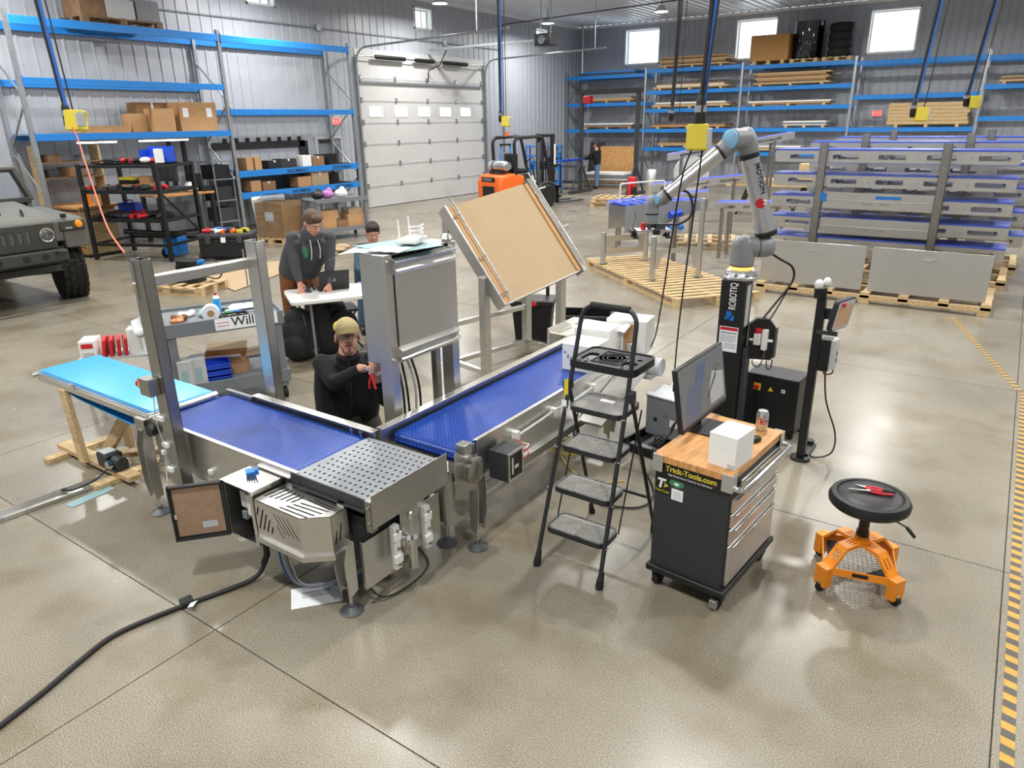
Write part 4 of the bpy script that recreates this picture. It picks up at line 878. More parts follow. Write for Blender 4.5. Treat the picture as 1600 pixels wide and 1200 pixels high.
part(gr, 'end_block', 'black', B().x(rect(-.155, -.075, -.12, .075), gp + Vector((0, 0, .0)), rt, (-.57, .82, 0), (0, 0, -.03))); part(gr, 'end_block', 'black', B().x(rect(.0, -.09, .05, -.065), gp, rt, (-.57, .82, 0), (0, 0, -.03)))
part(gr, 'air_fitting', 'red', B().c(gp + rt * -.06 + Vector((0, 0, .0)), gp + rt * -.06 + Vector((0, 0, .045)), .02, n=8))
part(gr, 'valve_block', 'darkgrey', B().x(rect(.03, -.03, .1, .03), gp, rt, (-.57, .82, 0), (0, 0, .04)).c(gp + rt * .0 - Vector((.0, .03, 0)), gp + rt * .0 + Vector((0, -.03, .05)), .015, n=8))
for a, b in ((-.12, -.05), (.12, -.05), (-.12, .05), (.12, .05)):
    q = gp + rt * a + Vector((-.57, .82, 0)) * b
    part(gr, 'suction_cup', 'blackmat', B().l([(.008, -.016), (.008, -.04), (.02, -.05), (.024, -.062)], q, n=12))
part(rb, 'arm_cable', 'cable', B().t(curve([f0 + fx * .16 + Vector((0, 0, .05)), f0 + fx * .4 + Vector((0, 0, .065)), f1 + Vector((.03, 0, .06)), f1 + rt * .16 + Vector((0, 0, .02)), f1 + rt * .2 + Vector((0, 0, -.12)), f1 + rt * .12 + Vector((0, 0, -.2)), gp + rt * .06 + Vector((0, 0, .03))], 6), .010, 8))
part(rb, 'base_cable', 'cable', B().t(curve([sj + rt * .16 + Vector((0, 0, -.02)), sj + rt * .28 + Vector((0, .02, -.1)), sj + rt * .38 + Vector((0, .04, -.17)), sj + rt * .39 + Vector((0, .04, -.28)), sj + rt * .28 + Vector((0, .03, -.45)), Vector((.16, .08, 1.02))], 6), .009, 8))
part(rb, 'base_cable', 'cable', B().t(curve([sj + rt * .39 + Vector((0, .04, -.28)), sj + rt * .33 + Vector((0, .03, -.42)), Vector((.22, .11, 1.03))], 6), .006, 8))
# controller cabinet
kc = thing('robot_controller', 'black robot control cabinet with a yellow and red main switch', 'control cabinet', (-1.37, 5.84, 0), -4)
part(kc, 'cabinet', 'black', B().b(-.215, -.14, .05, .215, .14, .52), .01)
part(kc, 'foot', 'rubber', B().b(-.2, -.12, 0, -.16, -.08, .05)); part(kc, 'foot', 'rubber', B().b(.16, -.12, 0, .2, -.08, .05)); part(kc, 'foot', 'rubber', B().b(-.2, .08, 0, -.16, .12, .05)); part(kc, 'foot', 'rubber', B().b(.16, .08, 0, .2, .12, .05))
sw = part(kc, 'switch_plate', 'yellow', B().b(-.15, -.144, .38, -.09, -.14, .44), .001)
part(sw, 'rotary_switch', 'red', B().c((-.12, -.144, .41), (-.12, -.165, .41), .02, n=16).b(-.126, -.175, .392, -.114, -.16, .428))
part(kc, 'hazard_label', 'yellow', B().x([(0, 0), (.044, 0), (.022, .038)], (-.03, -.1405, .39), (1, 0, 0), (0, 0, 1), (0, -.001, 0)), smooth=0)
part(kc, 'status_label', 'paper', B().b(.08, -.1415, .395, .11, -.1402, .425), smooth=0)
part(kc, 'status_dot', 'black', B().b(.089, -.142, .404, .101, -.1415, .416), smooth=0)
# pendant stand
ps = thing('pendant_stand', 'slim black stand holding the robot teach pendant', 'stand', (-1.03, 5.40, 0))
part(ps, 'post', 'black', B().b(-.03, -.03, .02, .03, .03, 1.28), .004)
part(ps, 'base_flange', 'black', B().c((0, -.01, 0), (0, -.01, .02), .075, n=20).b(-.04, .0, 0, .05, .30, .02).c((.0, .28, .0), (.0, .28, .05), .035, n=14), .003)
part(ps, 'bracket', 'darkgrey', B().b(-.02, .03, 1.12, .1, .06, 1.2).b(.0, -.04, 1.02, .14, -.02, 1.05))
part(ps, 'top_cap', 'black', B().c((-.015, -.01, 1.28), (-.015, -.01, 1.35), .045, n=16))
part(ps, 'dome', 'whiteplastic', B().e((-.03, -.02, 1.375), .032, .032, .04, 14, 8)); part(ps, 'dome', 'whiteplastic', B().e((.015, .02, 1.39), .028, .028, .038, 14, 8))
part(ps, 'cable', 'cable', B().t(curve([(.03, .0, .95), (.06, .05, .9), (.1, .1, .5), (.2, .12, .22), (.2, .1, .06), (.1, .05, .012), (.02, .1, .012)], 6), .006, 6))
pu, pv = Vector((.28, .96, 0)).normalized(), Vector((.16, -.12, .98)).normalized(); pn = pu.cross(pv)
tp = thing('teach_pendant', 'tablet-like teach pendant with a red stop button on the slim stand', 'teach pendant', (-.893, 5.41, 1.06))
part(tp, 'body', 'charcoal', B().x(rrect(-.13, 0, .13, .24, .03), (0, 0, 0), pu, pv, pn * -.035), .006)
part(tp, 'bezel', 'lightgrey', B().p(rrect(-.115, .012, .115, .228, .02), [rect(-.1, .03, .1, .19)], pn * .001, pu, pv, pn * .003))
part(tp, 'screen', 'pendantscr', B().x(rect(-.1, .03, .1, .19), pn * .001, pu, pv, pn * .002), smooth=0)
part(tp, 'stop_button', 'red', B().l([(.016, 0), (.018, .014), (.012, .02), (0, .021)], pu * -.06 + pv * .21 + pn * .003, pn, n=14))
jb = thing('pendant_junction', 'black and grey interface box hung below the teach pendant', 'interface box', (-.955, 5.42, .86))
part(jb, 'box_back', 'black', B().b(-.04, -.05, -.12, .03, .05, .12), .004)
part(jb, 'box_face', 'lightgrey', B().b(.03, -.04, -.1, .07, .06, .12), .004)
part(jb, 'port', 'black', B().b(.07, .0, .0, .074, .02, .03).b(.07, .0, -.05, .074, .02, -.02), smooth=0)
part(jb, 'cord', 'cable', B().t(curve([(.0, 0, -.12), (.0, .02, -.16), (.05, .03, -.15), (.06, .03, -.1)], 5), .005, 6))
# ---- cords hanging from the ceiling
def drop(name, label, x, y, zb, zbox, hose='bluehose', bx_=True, rz=20, lean=(0, 0), bo=(.11, -.03)):
    t = thing(name, label, 'power drop', (x, y, 0), 0)
    lx, ly = lean; top = ZC - .03
    part(t, 'cord', 'cable', B().t([(lx, ly, top), (lx * .5, ly * .5, (top + zb) / 2), (0, 0, zb)], .017, 8))
    part(t, 'air_hose', hose, B().t(curve([(lx + .03, ly, top), (lx * .5 + .035, ly * .5 + .01, (top + zb) / 2), (.02, 0, zb + .05)], 5), .012, 8))
    part(t, 'coupler', 'black', B().l([(.02, 0), (.035, .03), (.03, .16), (.018, .2)], (0, 0, zb - .12), n=12))
    part(t, 'clamp', 'chrome', B().c((0, 0, zb - .02), (0, 0, zb + .02), .038, n=12))
    part(t, 'box_cord', 'cable', B().t([(lx + .07, ly + .05, top), (lx * .5 + .08, ly * .5 + .04, (top + zbox) / 2), (bo[0], bo[1] + .03, zbox + .06)], .006, 6))
    if bx_:
        q = part(t, 'outlet_box', 'yellow', B().x(rrect(-.065, -.075, .065, .075, .012), Vector((bo[0], bo[1], zbox)), Matrix.Rotation(R(rz), 3, 'Z') @ Vector((1, 0, 0)), Matrix.Rotation(R(rz), 3, 'Z') @ Vector((0, .12, .99)), Matrix.Rotation(R(rz), 3, 'Z') @ Vector((0, .1, -.012))), .008)
        part(q, 'outlet_face', 'lightgrey', B().b(bo[0] + .055, bo[1] + .01, zbox - .05, bo[0] + .065, bo[1] + .08, zbox + .05), .004)
    return t
d1_ = drop('power_drop', 'black cord and blue hose hanging above the robot elbow with a yellow outlet', -1.70, 4.50, 2.56, 2.40, lean=(.12, .08), bo=(.02, -.08))
d1_.location = (-1.70, 4.50, 0)
drop('power_drop', 'black cord and blue hose hanging at the left with a yellow outlet', -6.26, 2.93, 2.62, 2.57, lean=(-.16, -.12))
drop('power_drop', 'blue hose and cord hanging in front of the overhead door with a yellow outlet', -6.98, 9.80, 2.62, 2.52, lean=(-.02, 0))
drop('power_drop', 'pair of dark cords hanging before the lumber bundle, left of two', -1.22, 10.15, 2.60, 2.52, lean=(.25, .12))
drop('power_drop', 'pair of dark cords hanging before the lumber bundle, right of two', -.80, 11.67, 2.72, 2.66, lean=(.3, .15))
drop('power_drop', 'thin pair of dark cords with a small brass plug left of the robot', -3.96, 9.43, 2.6, 2.5, 'cable', False, lean=(.05, .03))
solo('hanging_cord', 'thin black cord falling from the yellow outlet to the far conveyor end', 'cord', 'cable', B().t(curve([(-1.72, 4.45, 2.33), (-1.80, 4.5, 2.1), (-2.0, 4.8, 1.3), (-2.12, 5.0, .95), (-2.2, 5.1, .8)], 6), .006, 6))
solo('hanging_cord', 'thin black cord falling from the yellow outlet to the grey electrical box', 'cord', 'cable', B().t(curve([(-1.66, 4.47, 2.33), (-1.70, 4.5, 1.9), (-1.82, 4.7, 1.2), (-1.93, 4.95, .7), (-1.95, 5.0, .5)], 6), .006, 6))
solo('extension_cord', 'orange cord hanging from the left yellow outlet to the tall post', 'cord', 'orangecord', B().t(curve([(-6.16, 2.9, 2.52), (-5.9, 2.8, 2.46), (-5.2, 2.5, 2.17), (-4.6, 2.25, 1.93), (-4.22, 2.13, 1.82)], 6), .0055, 6))
# ---- grey electrical box on a black base behind the ladder, bundle of yellow air line
eb = thing('electrical_box', 'grey electrical enclosure on the floor behind the step ladder', 'electrical box', (-1.98, 5.10, .10), -8)
part(eb, 'enclosure', 'grey', B().b(-.17, -.13, 0, .17, .13, .33), .005)
part(eb, 'lid', 'lightgrey', B().b(-.175, -.145, .33, .175, .135, .345), .003)
part(eb, 'knockout', 'black', B().c((-.08, -.13, .14), (-.08, -.133, .14), .018, n=12)); part(eb, 'latch', 'chrome', B().c((.02, -.13, .2), (.02, -.14, .2), .012, n=10))
part(eb, 'rating_label', 'paper', B().b(.05, -.1315, .11, .14, -.1302, .17), smooth=0)
lt = thing('equipment_base', 'low black tray holding the grey electrical enclosure', 'tray', (-1.97, 5.02, 0), -8)
part(lt, 'tray', 'black', B().b(-.26, -.26, 0, .28, .24, .03).b(-.26, -.26, .03, -.24, .24, .1).b(.26, -.26, .03, .28, .24, .1).b(-.24, .22, .03, .26, .24, .1).b(-.24, -.26, .03, .26, -.24, .07), .002)
part(lt, 'tray_plate', 'grey', B().b(-.23, -.23, .03, .25, -.16, .05))
vp = thing('suction_pad_block', 'white padded block with four small dark knobs behind the grey enclosure', 'pad', (-1.98, 5.50, 0), 15)
part(vp, 'block', 'white', B().b(-.17, -.13, 0, .17, .13, .42), .03)
for a, b in ((-.1, -.06), (.1, -.06), (-.08, .08), (.09, .07)):
    part(vp, 'knob', 'steeld', B().c((a, b, .42), (a, b, .46), .006, n=8).c((a, b, .46), (a, b, .475), .018, n=10))
yl = B()
pts = []
rr = random.Random(3)
for k in range(46):
    a = k * .62; r_ = .09 + .07 * rr.random()
    pts.append((-2.62 + r_ * math.cos(a) * 1.2, 4.55 + r_ * math.sin(a), .012 + .05 * rr.random()))
pts += [(-2.5, 4.3, .01), (-2.2, 4.15, .01), (-2.0, 4.3, .01)]
solo('air_line_coil', 'tangled coil of thin yellow air line on the floor behind the ladder', 'air line', 'yellowcord', B().t(curve(pts, 4), .005, 5))
solo('floor_cord', 'black cord looping on the floor between the ladder and the tool cart', 'cord', 'cable', B().t(curve([(-2.2, 4.9, .1), (-2.0, 4.6, .012), (-1.75, 4.25, .012), (-1.75, 4.0, .012), (-2.0, 3.9, .012), (-2.2, 3.95, .012)], 7), .007, 6))
# cartons on the conveyor
def carton(label, loc, rz, w_, d_, h_, m_='white', flap=True, group=None, cat='carton'):
    t = thing('carton', label, cat, loc, rz, group)
    part(t, 'carton_body', m_, B().b(-w_ / 2, -d_ / 2, 0, w_ / 2, d_ / 2, h_), .002)
    if flap:
        part(t, 'tape_seam', 'cardl' if m_ == 'card' else 'whiteplastic', B().b(-w_ / 2 - .0008, -.025, h_ * .75, w_ / 2 + .0008, .025, h_ + .001), smooth=0)
        part(t, 'flap_edge', 'cardd' if m_ == 'card' else 'lightgrey', B().b(-w_ / 2, -.0015, h_ + .0008, w_ / 2, .0015, h_ + .0014), smooth=0)
    return t
k1 = carton('nearest white printed carton on the longer blue conveyor', (-2.56, 4.68, .687), 3, .27, .27, .21)
for i in range(9): part(k1, 'print', 'grey', B().b(-.12 + .028 * i, -.1364, .13 - .035 * (i % 3), -.105 + .028 * i, -.1351, .15 - .035 * (i % 3) + .012 * (i % 2)), smooth=0)
part(k1, 'print_ring', 'grey', B().l([(.014, 0), (.02, 0), (.02, .001), (.014, .001)], (-.05, -.1352, .05), (0, -1, 0), n=16))
for i in range(3): part(k1, 'print', 'grey', B().b(.1355, -.08 + .06 * i, .06, .1362, -.05 + .06 * i, .13), smooth=0)
carton('middle white carton behind the nearest one on the longer conveyor', (-2.63, 5.0, .687), 8, .30, .26, .25)
k3 = carton('farthest white carton with a torn open brown side on the conveyor end', (-2.47, 5.28, .687), 8, .34, .24, .28)
part(k3, 'torn_side', 'card', B().b(-.02, -.1215, .02, .07, -.1202, .25), smooth=0)
part(k3, 'torn_flap', 'white', B().bar((.0, -.122, .25), (-.03, -.19, .2), .1, .003), smooth=0)
# ================================================================ MIDDLE OF THE HALL
# ---- stainless cabinet beside the longer conveyor
ca = thing('stainless_cabinet', 'brushed stainless cabinet on legs with papers on top', 'cabinet', (-3.06, 3.06, 0))
CWY, CDX = .68, .21
part(ca, 'shell', 'steel', B().b(-CDX, 0, 1.06, 0, .004, 1.76).b(-CDX, CWY - .004, 1.06, 0, CWY, 1.76).b(-CDX, 0, 1.756, 0, CWY, 1.76).b(-CDX, 0, 1.06, -CDX + .004, CWY, 1.76).b(-CDX, 0, 1.06, -.02, CWY, 1.064), .001)
for yy in (0, CWY - .07):
    part(ca, 'front_post', 'steel', B().b(-.10, yy - .002, .0, .001, yy + .07, 1.761), .003)
    if yy: part(ca, 'rear_post', 'steeld', B().b(-CDX, yy, .0, -CDX + .05, yy + .05, 1.1), .003)
dr_ = part(ca, 'door', 'steel', B().b(.002, .075, 1.17, .018, CWY - .075, 1.66), .003)
part(ca, 'door_surround', 'black', B().b(-.01, .07, 1.10, .001, CWY - .07, 1.72), smooth=0)
for z in (1.64, 1.08):
    pr_ = [(.0, 0), (.035, .0), (.055, .025), (.03, .045), (.055, .08), (.02, .1), (0, .1)]
    part(ca, 'door_rail', 'steelb', B().x(pr_, (.0, .05, z), (1, 0, 0), (0, 0, 1), (0, CWY - .1, 0)), .001)
for yy, z in ((.02, 1.72), (.02, 1.10), (CWY - .02, 1.72), (CWY - .02, 1.10)): part(ca, 'bolt', 'chrome', B().c((0, yy, z), (.02, yy, z), .011, n=10))
part(ca, 'latch', 'steeld', B().l([(.03, 0), (.045, .02), (.03, .05), (.0, .055)], (-.03, CWY - .05, 1.76), n=14))
part(ca, 'tie_rail', 'steeld', B().b(-CDX + .01, .05, .16, -CDX + .05, CWY - .05, .22))
for i in range(5):
    part(ca, 'cable', ['lightgrey', 'cable', 'cable', 'lightgrey', 'cable'][i], B().t(curve([(-.12 - .02 * i, .12 + .06 * i, 1.07), (-.12, .13 + .06 * i + .02 * (i % 2), .8), (-.13, .17 + .05 * i, .45), (-.12 - .03 * i, .2 + .06 * i, .02)], 5), .008, 6))
for k, (lx, ly, lz, rz, nm) in enumerate(((-3.33, 3.18, 1.762, 25, 'white drawing sheet drooping over the left edge of the cabinet top'), (-3.22, 3.36, 1.768, -10, 'grey drawing sheet lying flat across the cabinet top'), (-3.15, 3.2, 1.774, 15, 'small white sheet on the cabinet top near its front corner'))):
    w_, d_ = ((.2, .14), (.22, .2), (.12, .1))[k]
    g = B(); n = 6
    vs = [(-w_ + 2 * w_ * i / n, -d_ + 2 * d_ * j, (0 if k else -.05 * max(0, 1 - i / 2.5) ** 2) + (.004 if i % 2 else 0)) for j in (0, 1) for i in range(n + 1)]
    vs += [(x, y, z - .001) for x, y, z in vs]; m_ = 2 * (n + 1)
    fs = [(i, i + 1, n + 2 + i, n + 1 + i) for i in range(n)] + [(m_ + n + 1 + i, m_ + n + 2 + i, m_ + i + 1, m_ + i) for i in range(n)]
    solo('drawing_sheet', nm, 'paper', 'paper' if k != 1 else 'tealpaint', g.add(vs, fs), (lx, ly, lz), rz)
ro = thing('wireless_router', 'white router with two raised antennas on the cabinet top', 'router', (-3.17, 3.44, 1.785), 20)
part(ro, 'router_body', 'whiteplastic', B().b(-.07, -.1, 0, .07, .1, .03), .006)
for yy in (-.08, .09): part(ro, 'antenna', 'whiteplastic', B().c((-.05, yy, .03), (-.055, yy, .15), .007, .006, n=8))
part(ro, 'cord_coil', 'whiteplastic', B().t([(.04 + .045 * math.cos(a * .5), -.02 + .05 * math.sin(a * .5), .035 + .002 * a) for a in range(40)], .005, 6))

# ---- tilting chute with a cardboard liner
tf = thing('tilting_chute', 'stainless frame with a tilted tray lined with tan cardboard', 'chute', (-4.19, 5.95, 0), -12)
for x, y, h in ((-.27, -.54, 1.70), (.25, -.54, 1.12), (-.27, .54, 1.70), (.25, .54, 1.12)):
    part(tf, 'leg', 'steel', B().b(x - .04, y - .04, .01, x + .04, y + .04, h), .004)
    part(tf, 'foot', 'steeld', B().c((x, y, 0), (x, y, .012), .06, n=16))
for a, b in (((-.27, -.5, .15), (-.27, .5, .15)), ((-.23, -.54, .15), (.21, -.54, .15)), ((-.23, .54, .15), (.21, .54, .15)), ((-.27, -.5, .55), (-.27, .5, .55))):
    part(tf, 'stretcher', 'steelb', B().bar(a, b, .05, .05), .003)
ya, tl_, rl_ = R(-13.9 + 12), R(53.6), R(-9.3)
U = Vector((-math.sin(ya), math.cos(ya), 0)); E_ = Vector((math.cos(ya), math.sin(ya), 0)); V = E_ * math.cos(tl_) + Vector((0, 0, -math.sin(tl_)))
U, V = U * math.cos(rl_) + V * math.sin(rl_), V * math.cos(rl_) - U * math.sin(rl_); N = U.cross(V)
if N.z < 0: N = -N
cc = Matrix.Rotation(R(12), 3, 'Z') @ Vector((-4.05 + 4.19, 5.955 - 5.95, 0)) + Vector((0, 0, 1.40))
tw, th = .607, .543
tray = part(tf, 'tray', 'steel', B().x(rect(-tw, -th, tw, th), cc - N * .035, U, V, N * -.01), smooth=0)
part(tray, 'cardboard_liner', 'cardl', B().x(rect(-tw + .07, -th + .0, tw - .10, th), cc - N * .03, U, V, N * .012), smooth=0)
part(tray, 'cardboard_fold', 'card', B().x(rect(-tw + .015, -th + .02, -tw + .07, th), cc - N * .02, U, V, N * .02), smooth=0); part(tray, 'cardboard_fold', 'card', B().x(rect(tw - .098, -th + .01, tw - .05, th), cc - N * .02, U, V, N * .02), smooth=0)
part(tray, 'side_channel', 'steel', B().x(rect(-tw - .012, -th - .02, -tw + .012, th + .01), cc - N * .13, U, V, N * .13), .002)
part(tray, 'side_channel', 'steeld', B().x(rect(tw - .045, -th - .03, tw - .02, th + .03), cc - N * .10, U, V, N * .12).x(rect(tw - .02, -th - .03, tw + .03, th + .03), cc + N * .0, U, V, N * .01), .002)
part(tray, 'lower_lip', 'steel', B().x(rect(-tw, th - .0, tw - .04, th + .012), cc - N * .06, U, V, N * .055), .002)
for s_, a in ((-1, -tw + .075), (1, tw + .01)):
    rd = part(tray, 'guide_rod', 'steelb', B().c(cc + U * a - V * (th + .09) + N * .03, cc + U * a + V * (th - .03) + N * .03, .008, n=8))
    for b in (-.42, .05, .45): part(rd, 'rod_pin', 'steelb', B().c(cc + U * (a - .09 * (1 if s_ < 0 else -.2)) + V * b + N * .03, cc + U * (a + .11 * (1 if s_ > 0 else .05)) + V * b + N * .035, .008, n=8))
# tool tote with telescoping handle under the chute, black panel
to = thing('rolling_tote', 'black rolling tool tote with raised handle under the tilted tray', 'tote', (-4.55, 7.0, 0), 25)
part(to, 'bin', 'black', B().x([(-.2, 0), (.2, 0), (.24, .42), (-.24, .42)], (0, -.17, .04), (1, 0, 0), (0, 0, 1), (0, .34, 0)), .01)
for i in range(7): part(to, 'bin_rib', 'black', B().b(-.18 + .06 * i - .008, -.185, .08, -.18 + .06 * i + .008, -.17, .42))
part(to, 'lid', 'black', B().b(-.26, -.19, .46, .26, .19, .53), .015); part(to, 'lid_latch', 'red', B().b(-.06, -.2, .47, .06, -.18, .52), .004)
for s_ in (-1, 1):
    part(to, 'handle_tube', 'black', B().c((s_ * .15, .15, .4), (s_ * .15, .15, 1.05), .014, n=8).c((s_ * .15, .15, .5), (s_ * .15, .15, .75), .022, n=8))
    part(to, 'wheel', 'rubber', B().c((s_ * .2, .17, .06), (s_ * .25, .17, .06), .06, n=14))
part(to, 'handle_grip', 'black', B().c((-.17, .15, 1.05), (.17, .15, 1.05), .02, n=8))
pk = thing('black_crate', 'plain black crate behind the tilted tray beside the rolling tote', 'crate', (-4.0, 7.3, 0), 25)
part(pk, 'shell', 'black', B().b(-.3, -.2, .0, .3, -.19, .36).b(-.3, .19, 0, .3, .2, .36).b(-.3, -.2, 0, -.29, .2, .36).b(.29, -.2, 0, .3, .2, .36).b(-.3, -.2, 0, .3, .2, .01), .003)
part(pk, 'rim', 'charcoal', B().p(rect(-.315, -.215, .315, .215), [rect(-.29, -.19, .29, .19)], (0, 0, .36), (1, 0, 0), (0, 1, 0), (0, 0, -.03)))
solo('timber_offcut', 'short pine board on the floor behind the stainless cabinet', 'board', 'woodx', B().b(-.22, -.045, 0, .22, .045, .04), (-3.95, 4.45, 0), -12, bev=.003)
solo('timber_offcut', 'pine board end under the tilted tray frame', 'board', 'woodx', B().b(-.1, -.045, 0, .1, .045, .04), (-3.85, 5.75, 0), 10, bev=.003)

# ---- folding table with laptop and monitor
tb = thing('folding_table', 'white plastic folding table behind the stainless cabinet', 'table', (-6.02, 5.55, 0), 58)
part(tb, 'tabletop', 'white', B().x(rrect(-.76, -.34, .76, .34, .04), (0, 0, .70), (1, 0, 0), (0, 1, 0), (0, 0, .04)), .006)
for sx in (-.55, .55):
    for sy in (-.26, .26): part(tb, 'leg', 'grey', B().t([(sx, sy, .0), (sx, sy * .9, .70)], .014, 8))
    part(tb, 'leg_brace', 'grey', B().c((sx, -.25, .12), (sx, .25, .12), .012, n=8))
lp = thing('laptop', 'open black laptop seen from behind on the folding table', 'laptop', (-6.22, 5.40, .742), 58)
part(lp, 'keyboard_base', 'charcoal', B().b(-.17, -.02, 0, .17, .22, .016), .003)
sc_ = part(lp, 'screen_lid', 'black', B().bar((0, -.03, .01), (0, -.10, .235), .34, .01, (0, 1, 0)), .002)
part(sc_, 'lid_emblem', 'lightgrey', B().x([(-.015, -.02), (-.009, -.02), (.003, .02), (-.003, .02)], (0, -.0735, .125), (1, 0, 0), (0, -.3, .955), (0, -.0008, 0)).x([(.002, -.02), (.008, -.02), (.02, .02), (.014, .02)], (0, -.0735, .125), (1, 0, 0), (0, -.3, .955), (0, -.0008, 0)), smooth=0)
solo('computer_mouse', 'dark mouse at the left end of the folding table', 'mouse', 'darkgrey', B().e((0, 0, .012), .032, .055, .026, 14, 8), (-6.38, 5.17, .742), 70)
m2 = thing('computer_monitor', 'black monitor on the folding table in front of the seated man', 'monitor', (-5.86, 5.88, .742), 50)
part(m2, 'panel', 'black', B().b(-.28, -.02, .14, .28, .02, .50), .005); part(m2, 'bezel', 'charcoal', B().b(-.275, -.024, .145, .275, -.02, .495), .002)
part(m2, 'neck', 'black', B().b(-.03, .0, .01, .03, .03, .25)); part(m2, 'foot', 'black', B().b(-.12, -.09, 0, .12, .1, .012), .004)
fc = thing('folding_chair', 'black folding chair draped with a dark jacket at the white table', 'chair', (-6.42, 5.62, 0), 150)
part(fc, 'seat', 'black', B().x(rrect(-.2, -.2, .2, .2, .05), (0, 0, .44), (1, 0, 0), (0, 1, 0), (0, 0, .03)), .005)
part(fc, 'backrest', 'black', B().x(rrect(-.2, .62, .2, .82, .05), (0, .25, 0), (1, 0, 0), (0, .12, .99), (0, .02, 0)), .005)
for s_ in (-1, 1):
    part(fc, 'leg', 'black', B().t([(s_ * .2, -.2, 0), (s_ * .2, .2, .5), (s_ * .19, .32, .82)], .011, 8)); part(fc, 'leg', 'black', B().t([(s_ * .18, .25, 0), (s_ * .18, -.16, .44)], .011, 8))
part(fc, 'rung', 'black', B().c((-.2, -.12, .1), (.2, -.12, .1), .009, n=8))
def blob(g, nm, lab, cat, m_, loc, rz=0, vox=.014, group=None):
    o = solo(nm, lab, cat, m_, g, loc, rz, group); q = o.modifiers.new('blend', 'REMESH'); q.mode = 'VOXEL'; q.voxel_size = vox; q.use_smooth_shade = True
    q = o.modifiers.new('soften', 'SMOOTH'); q.iterations = 3
    return o
blob(B().e((0, 0, .52), .21, .12, .07).e((.02, -.12, .36), .20, .05, .2).e((.05, -.1, .22), .12, .05, .12).e((-.1, .1, .47), .12, .1, .05), 'draped_jacket', 'black jacket hanging over the folding chair seat', 'jacket', 'blackmat', (-6.40, 5.5, .0), 150)
bk = thing('backpack', 'large black backpack standing on the floor at the table end', 'backpack', (-6.42, 5.0, 0), 35)
def soft(o, v=.012, it=3):
    q = o.modifiers.new('blend', 'REMESH'); q.mode = 'VOXEL'; q.voxel_size = v; q.use_smooth_shade = True
    q = o.modifiers.new('soften', 'SMOOTH'); q.iterations = it
soft(part(bk, 'bag', 'blackmat', B().e((0, 0, .25), .24, .17, .26).e((0, 0, .1), .23, .18, .1).e((0, .02, .42), .17, .13, .17)))
soft(part(bk, 'front_pocket', 'blackmat', B().e((0, -.15, .17), .17, .07, .15)))
part(bk, 'strap', 'black', B().t(curve([(-.12, -.1, .5), (-.16, -.2, .4), (-.17, -.22, .22), (-.1, -.24, .1)], 5), .012, 6)); part(bk, 'strap', 'black', B().t(curve([(.1, -.08, .52), (.15, -.19, .4), (.16, -.22, .25)], 5), .012, 6))
part(bk, 'grab_loop', 'black', B().t(arc([(-.05, .0, .56), (-.04, .0, .63), (.04, 0, .63), (.05, 0, .56)], .03), .009, 6))
blob(B().e((0, 0, .2), .3, .13, .2).e((.18, .05, .3), .18, .12, .2).e((-.1, 0, .40), .14, .09, .2), 'coat_pile', 'black coat heaped on the floor below the white table', 'coat', 'blackmat', (-6.26, 5.30, .0), 60)

# ---- grey utility cart with a name strip
wc = thing('utility_cart', 'grey two-shelf utility cart with a white name strip and tools', 'utility cart', (-6.03, 3.81, 0), 64.4)
for z in (.22, .80):
    sh = part(wc, 'shelf', 'cartgrey', B().b(-.50, -.32, z + .035, .50, .32, z + .047).b(-.52, -.34, z - .05, .52, -.32, z + .075).b(-.52, .32, z - .05, .52, .34, z + .075).b(-.52, -.32, z - .05, -.50, .32, z + .075).b(.50, -.32, z - .05, .52, .32, z + .075), .004)
for sx, sy in ((-.46, -.29), (.46, -.29), (-.46, .29), (.46, .29)):
    part(wc, 'corner_post', 'cartgrey', B().b(sx - .035, sy - .035, .12, sx + .035, sy + .035, .80), .008)
    part(wc, 'caster', 'rubber', B().c((sx - .015, sy, .055), (sx + .015, sy, .055), .055, n=16))
hd_ = part(wc, 'push_handle', 'lightgrey', B().x(rrect(-.26, -.05, .26, .07, .05), (-.52, 0, .85), (0, 1, 0), (-.5, 0, .5), (-.20, 0, -.06)), .015)
for yy in (-.12, .02, .14): part(hd_, 'cup_slot', 'grey', B().x(rrect(-.05 + yy, -.02, .05 + yy, .045, .02), (-.535, 0, .865), (0, 1, 0), (-.5, 0, .6), (-.115, 0, -.02)))
ns = part(wc, 'name_strip', 'paper', B().b(-.09, -.3425, .765, .46, -.340, .872), smooth=0)
text(ns, 'name_lettering', 'Will', 'black', (.05, -.343, .79), (1, 0, 0), (0, 0, 1), .12, bold=.0005)
part(ns, 'strip_emblem', 'red', B().b(-.075, -.3432, .83, .03, -.3426, .836).b(-.075, -.3432, .80, .03, -.3426, .806), smooth=0)
def loc_in(root, x, y, z):
    a = root.rotation_euler.z; return (root.location.x + x * math.cos(a) - y * math.sin(a), root.location.y + x * math.sin(a) + y * math.cos(a), z)
tz = .848
rl = thing('tape_roll', 'roll of white tape standing on the utility cart tray', 'tape roll', loc_in(wc, -.10, -.27, tz), 64)
part(rl, 'tape', 'paper', B().l([(.03, -.03), (.075, -.03), (.075, .03), (.03, .03)], (0, 0, .075), (.15, 1, .1), n=28)); part(rl, 'core', 'card', B().l([(.024, -.032), (.031, -.032), (.031, .032), (.024, .032)], (0, 0, .075), (.15, 1, .1), n=24))
sp = thing('spray_can', 'blue and white spray can with a red nozzle on the utility cart', 'spray can', loc_in(wc, .0, .05, tz))
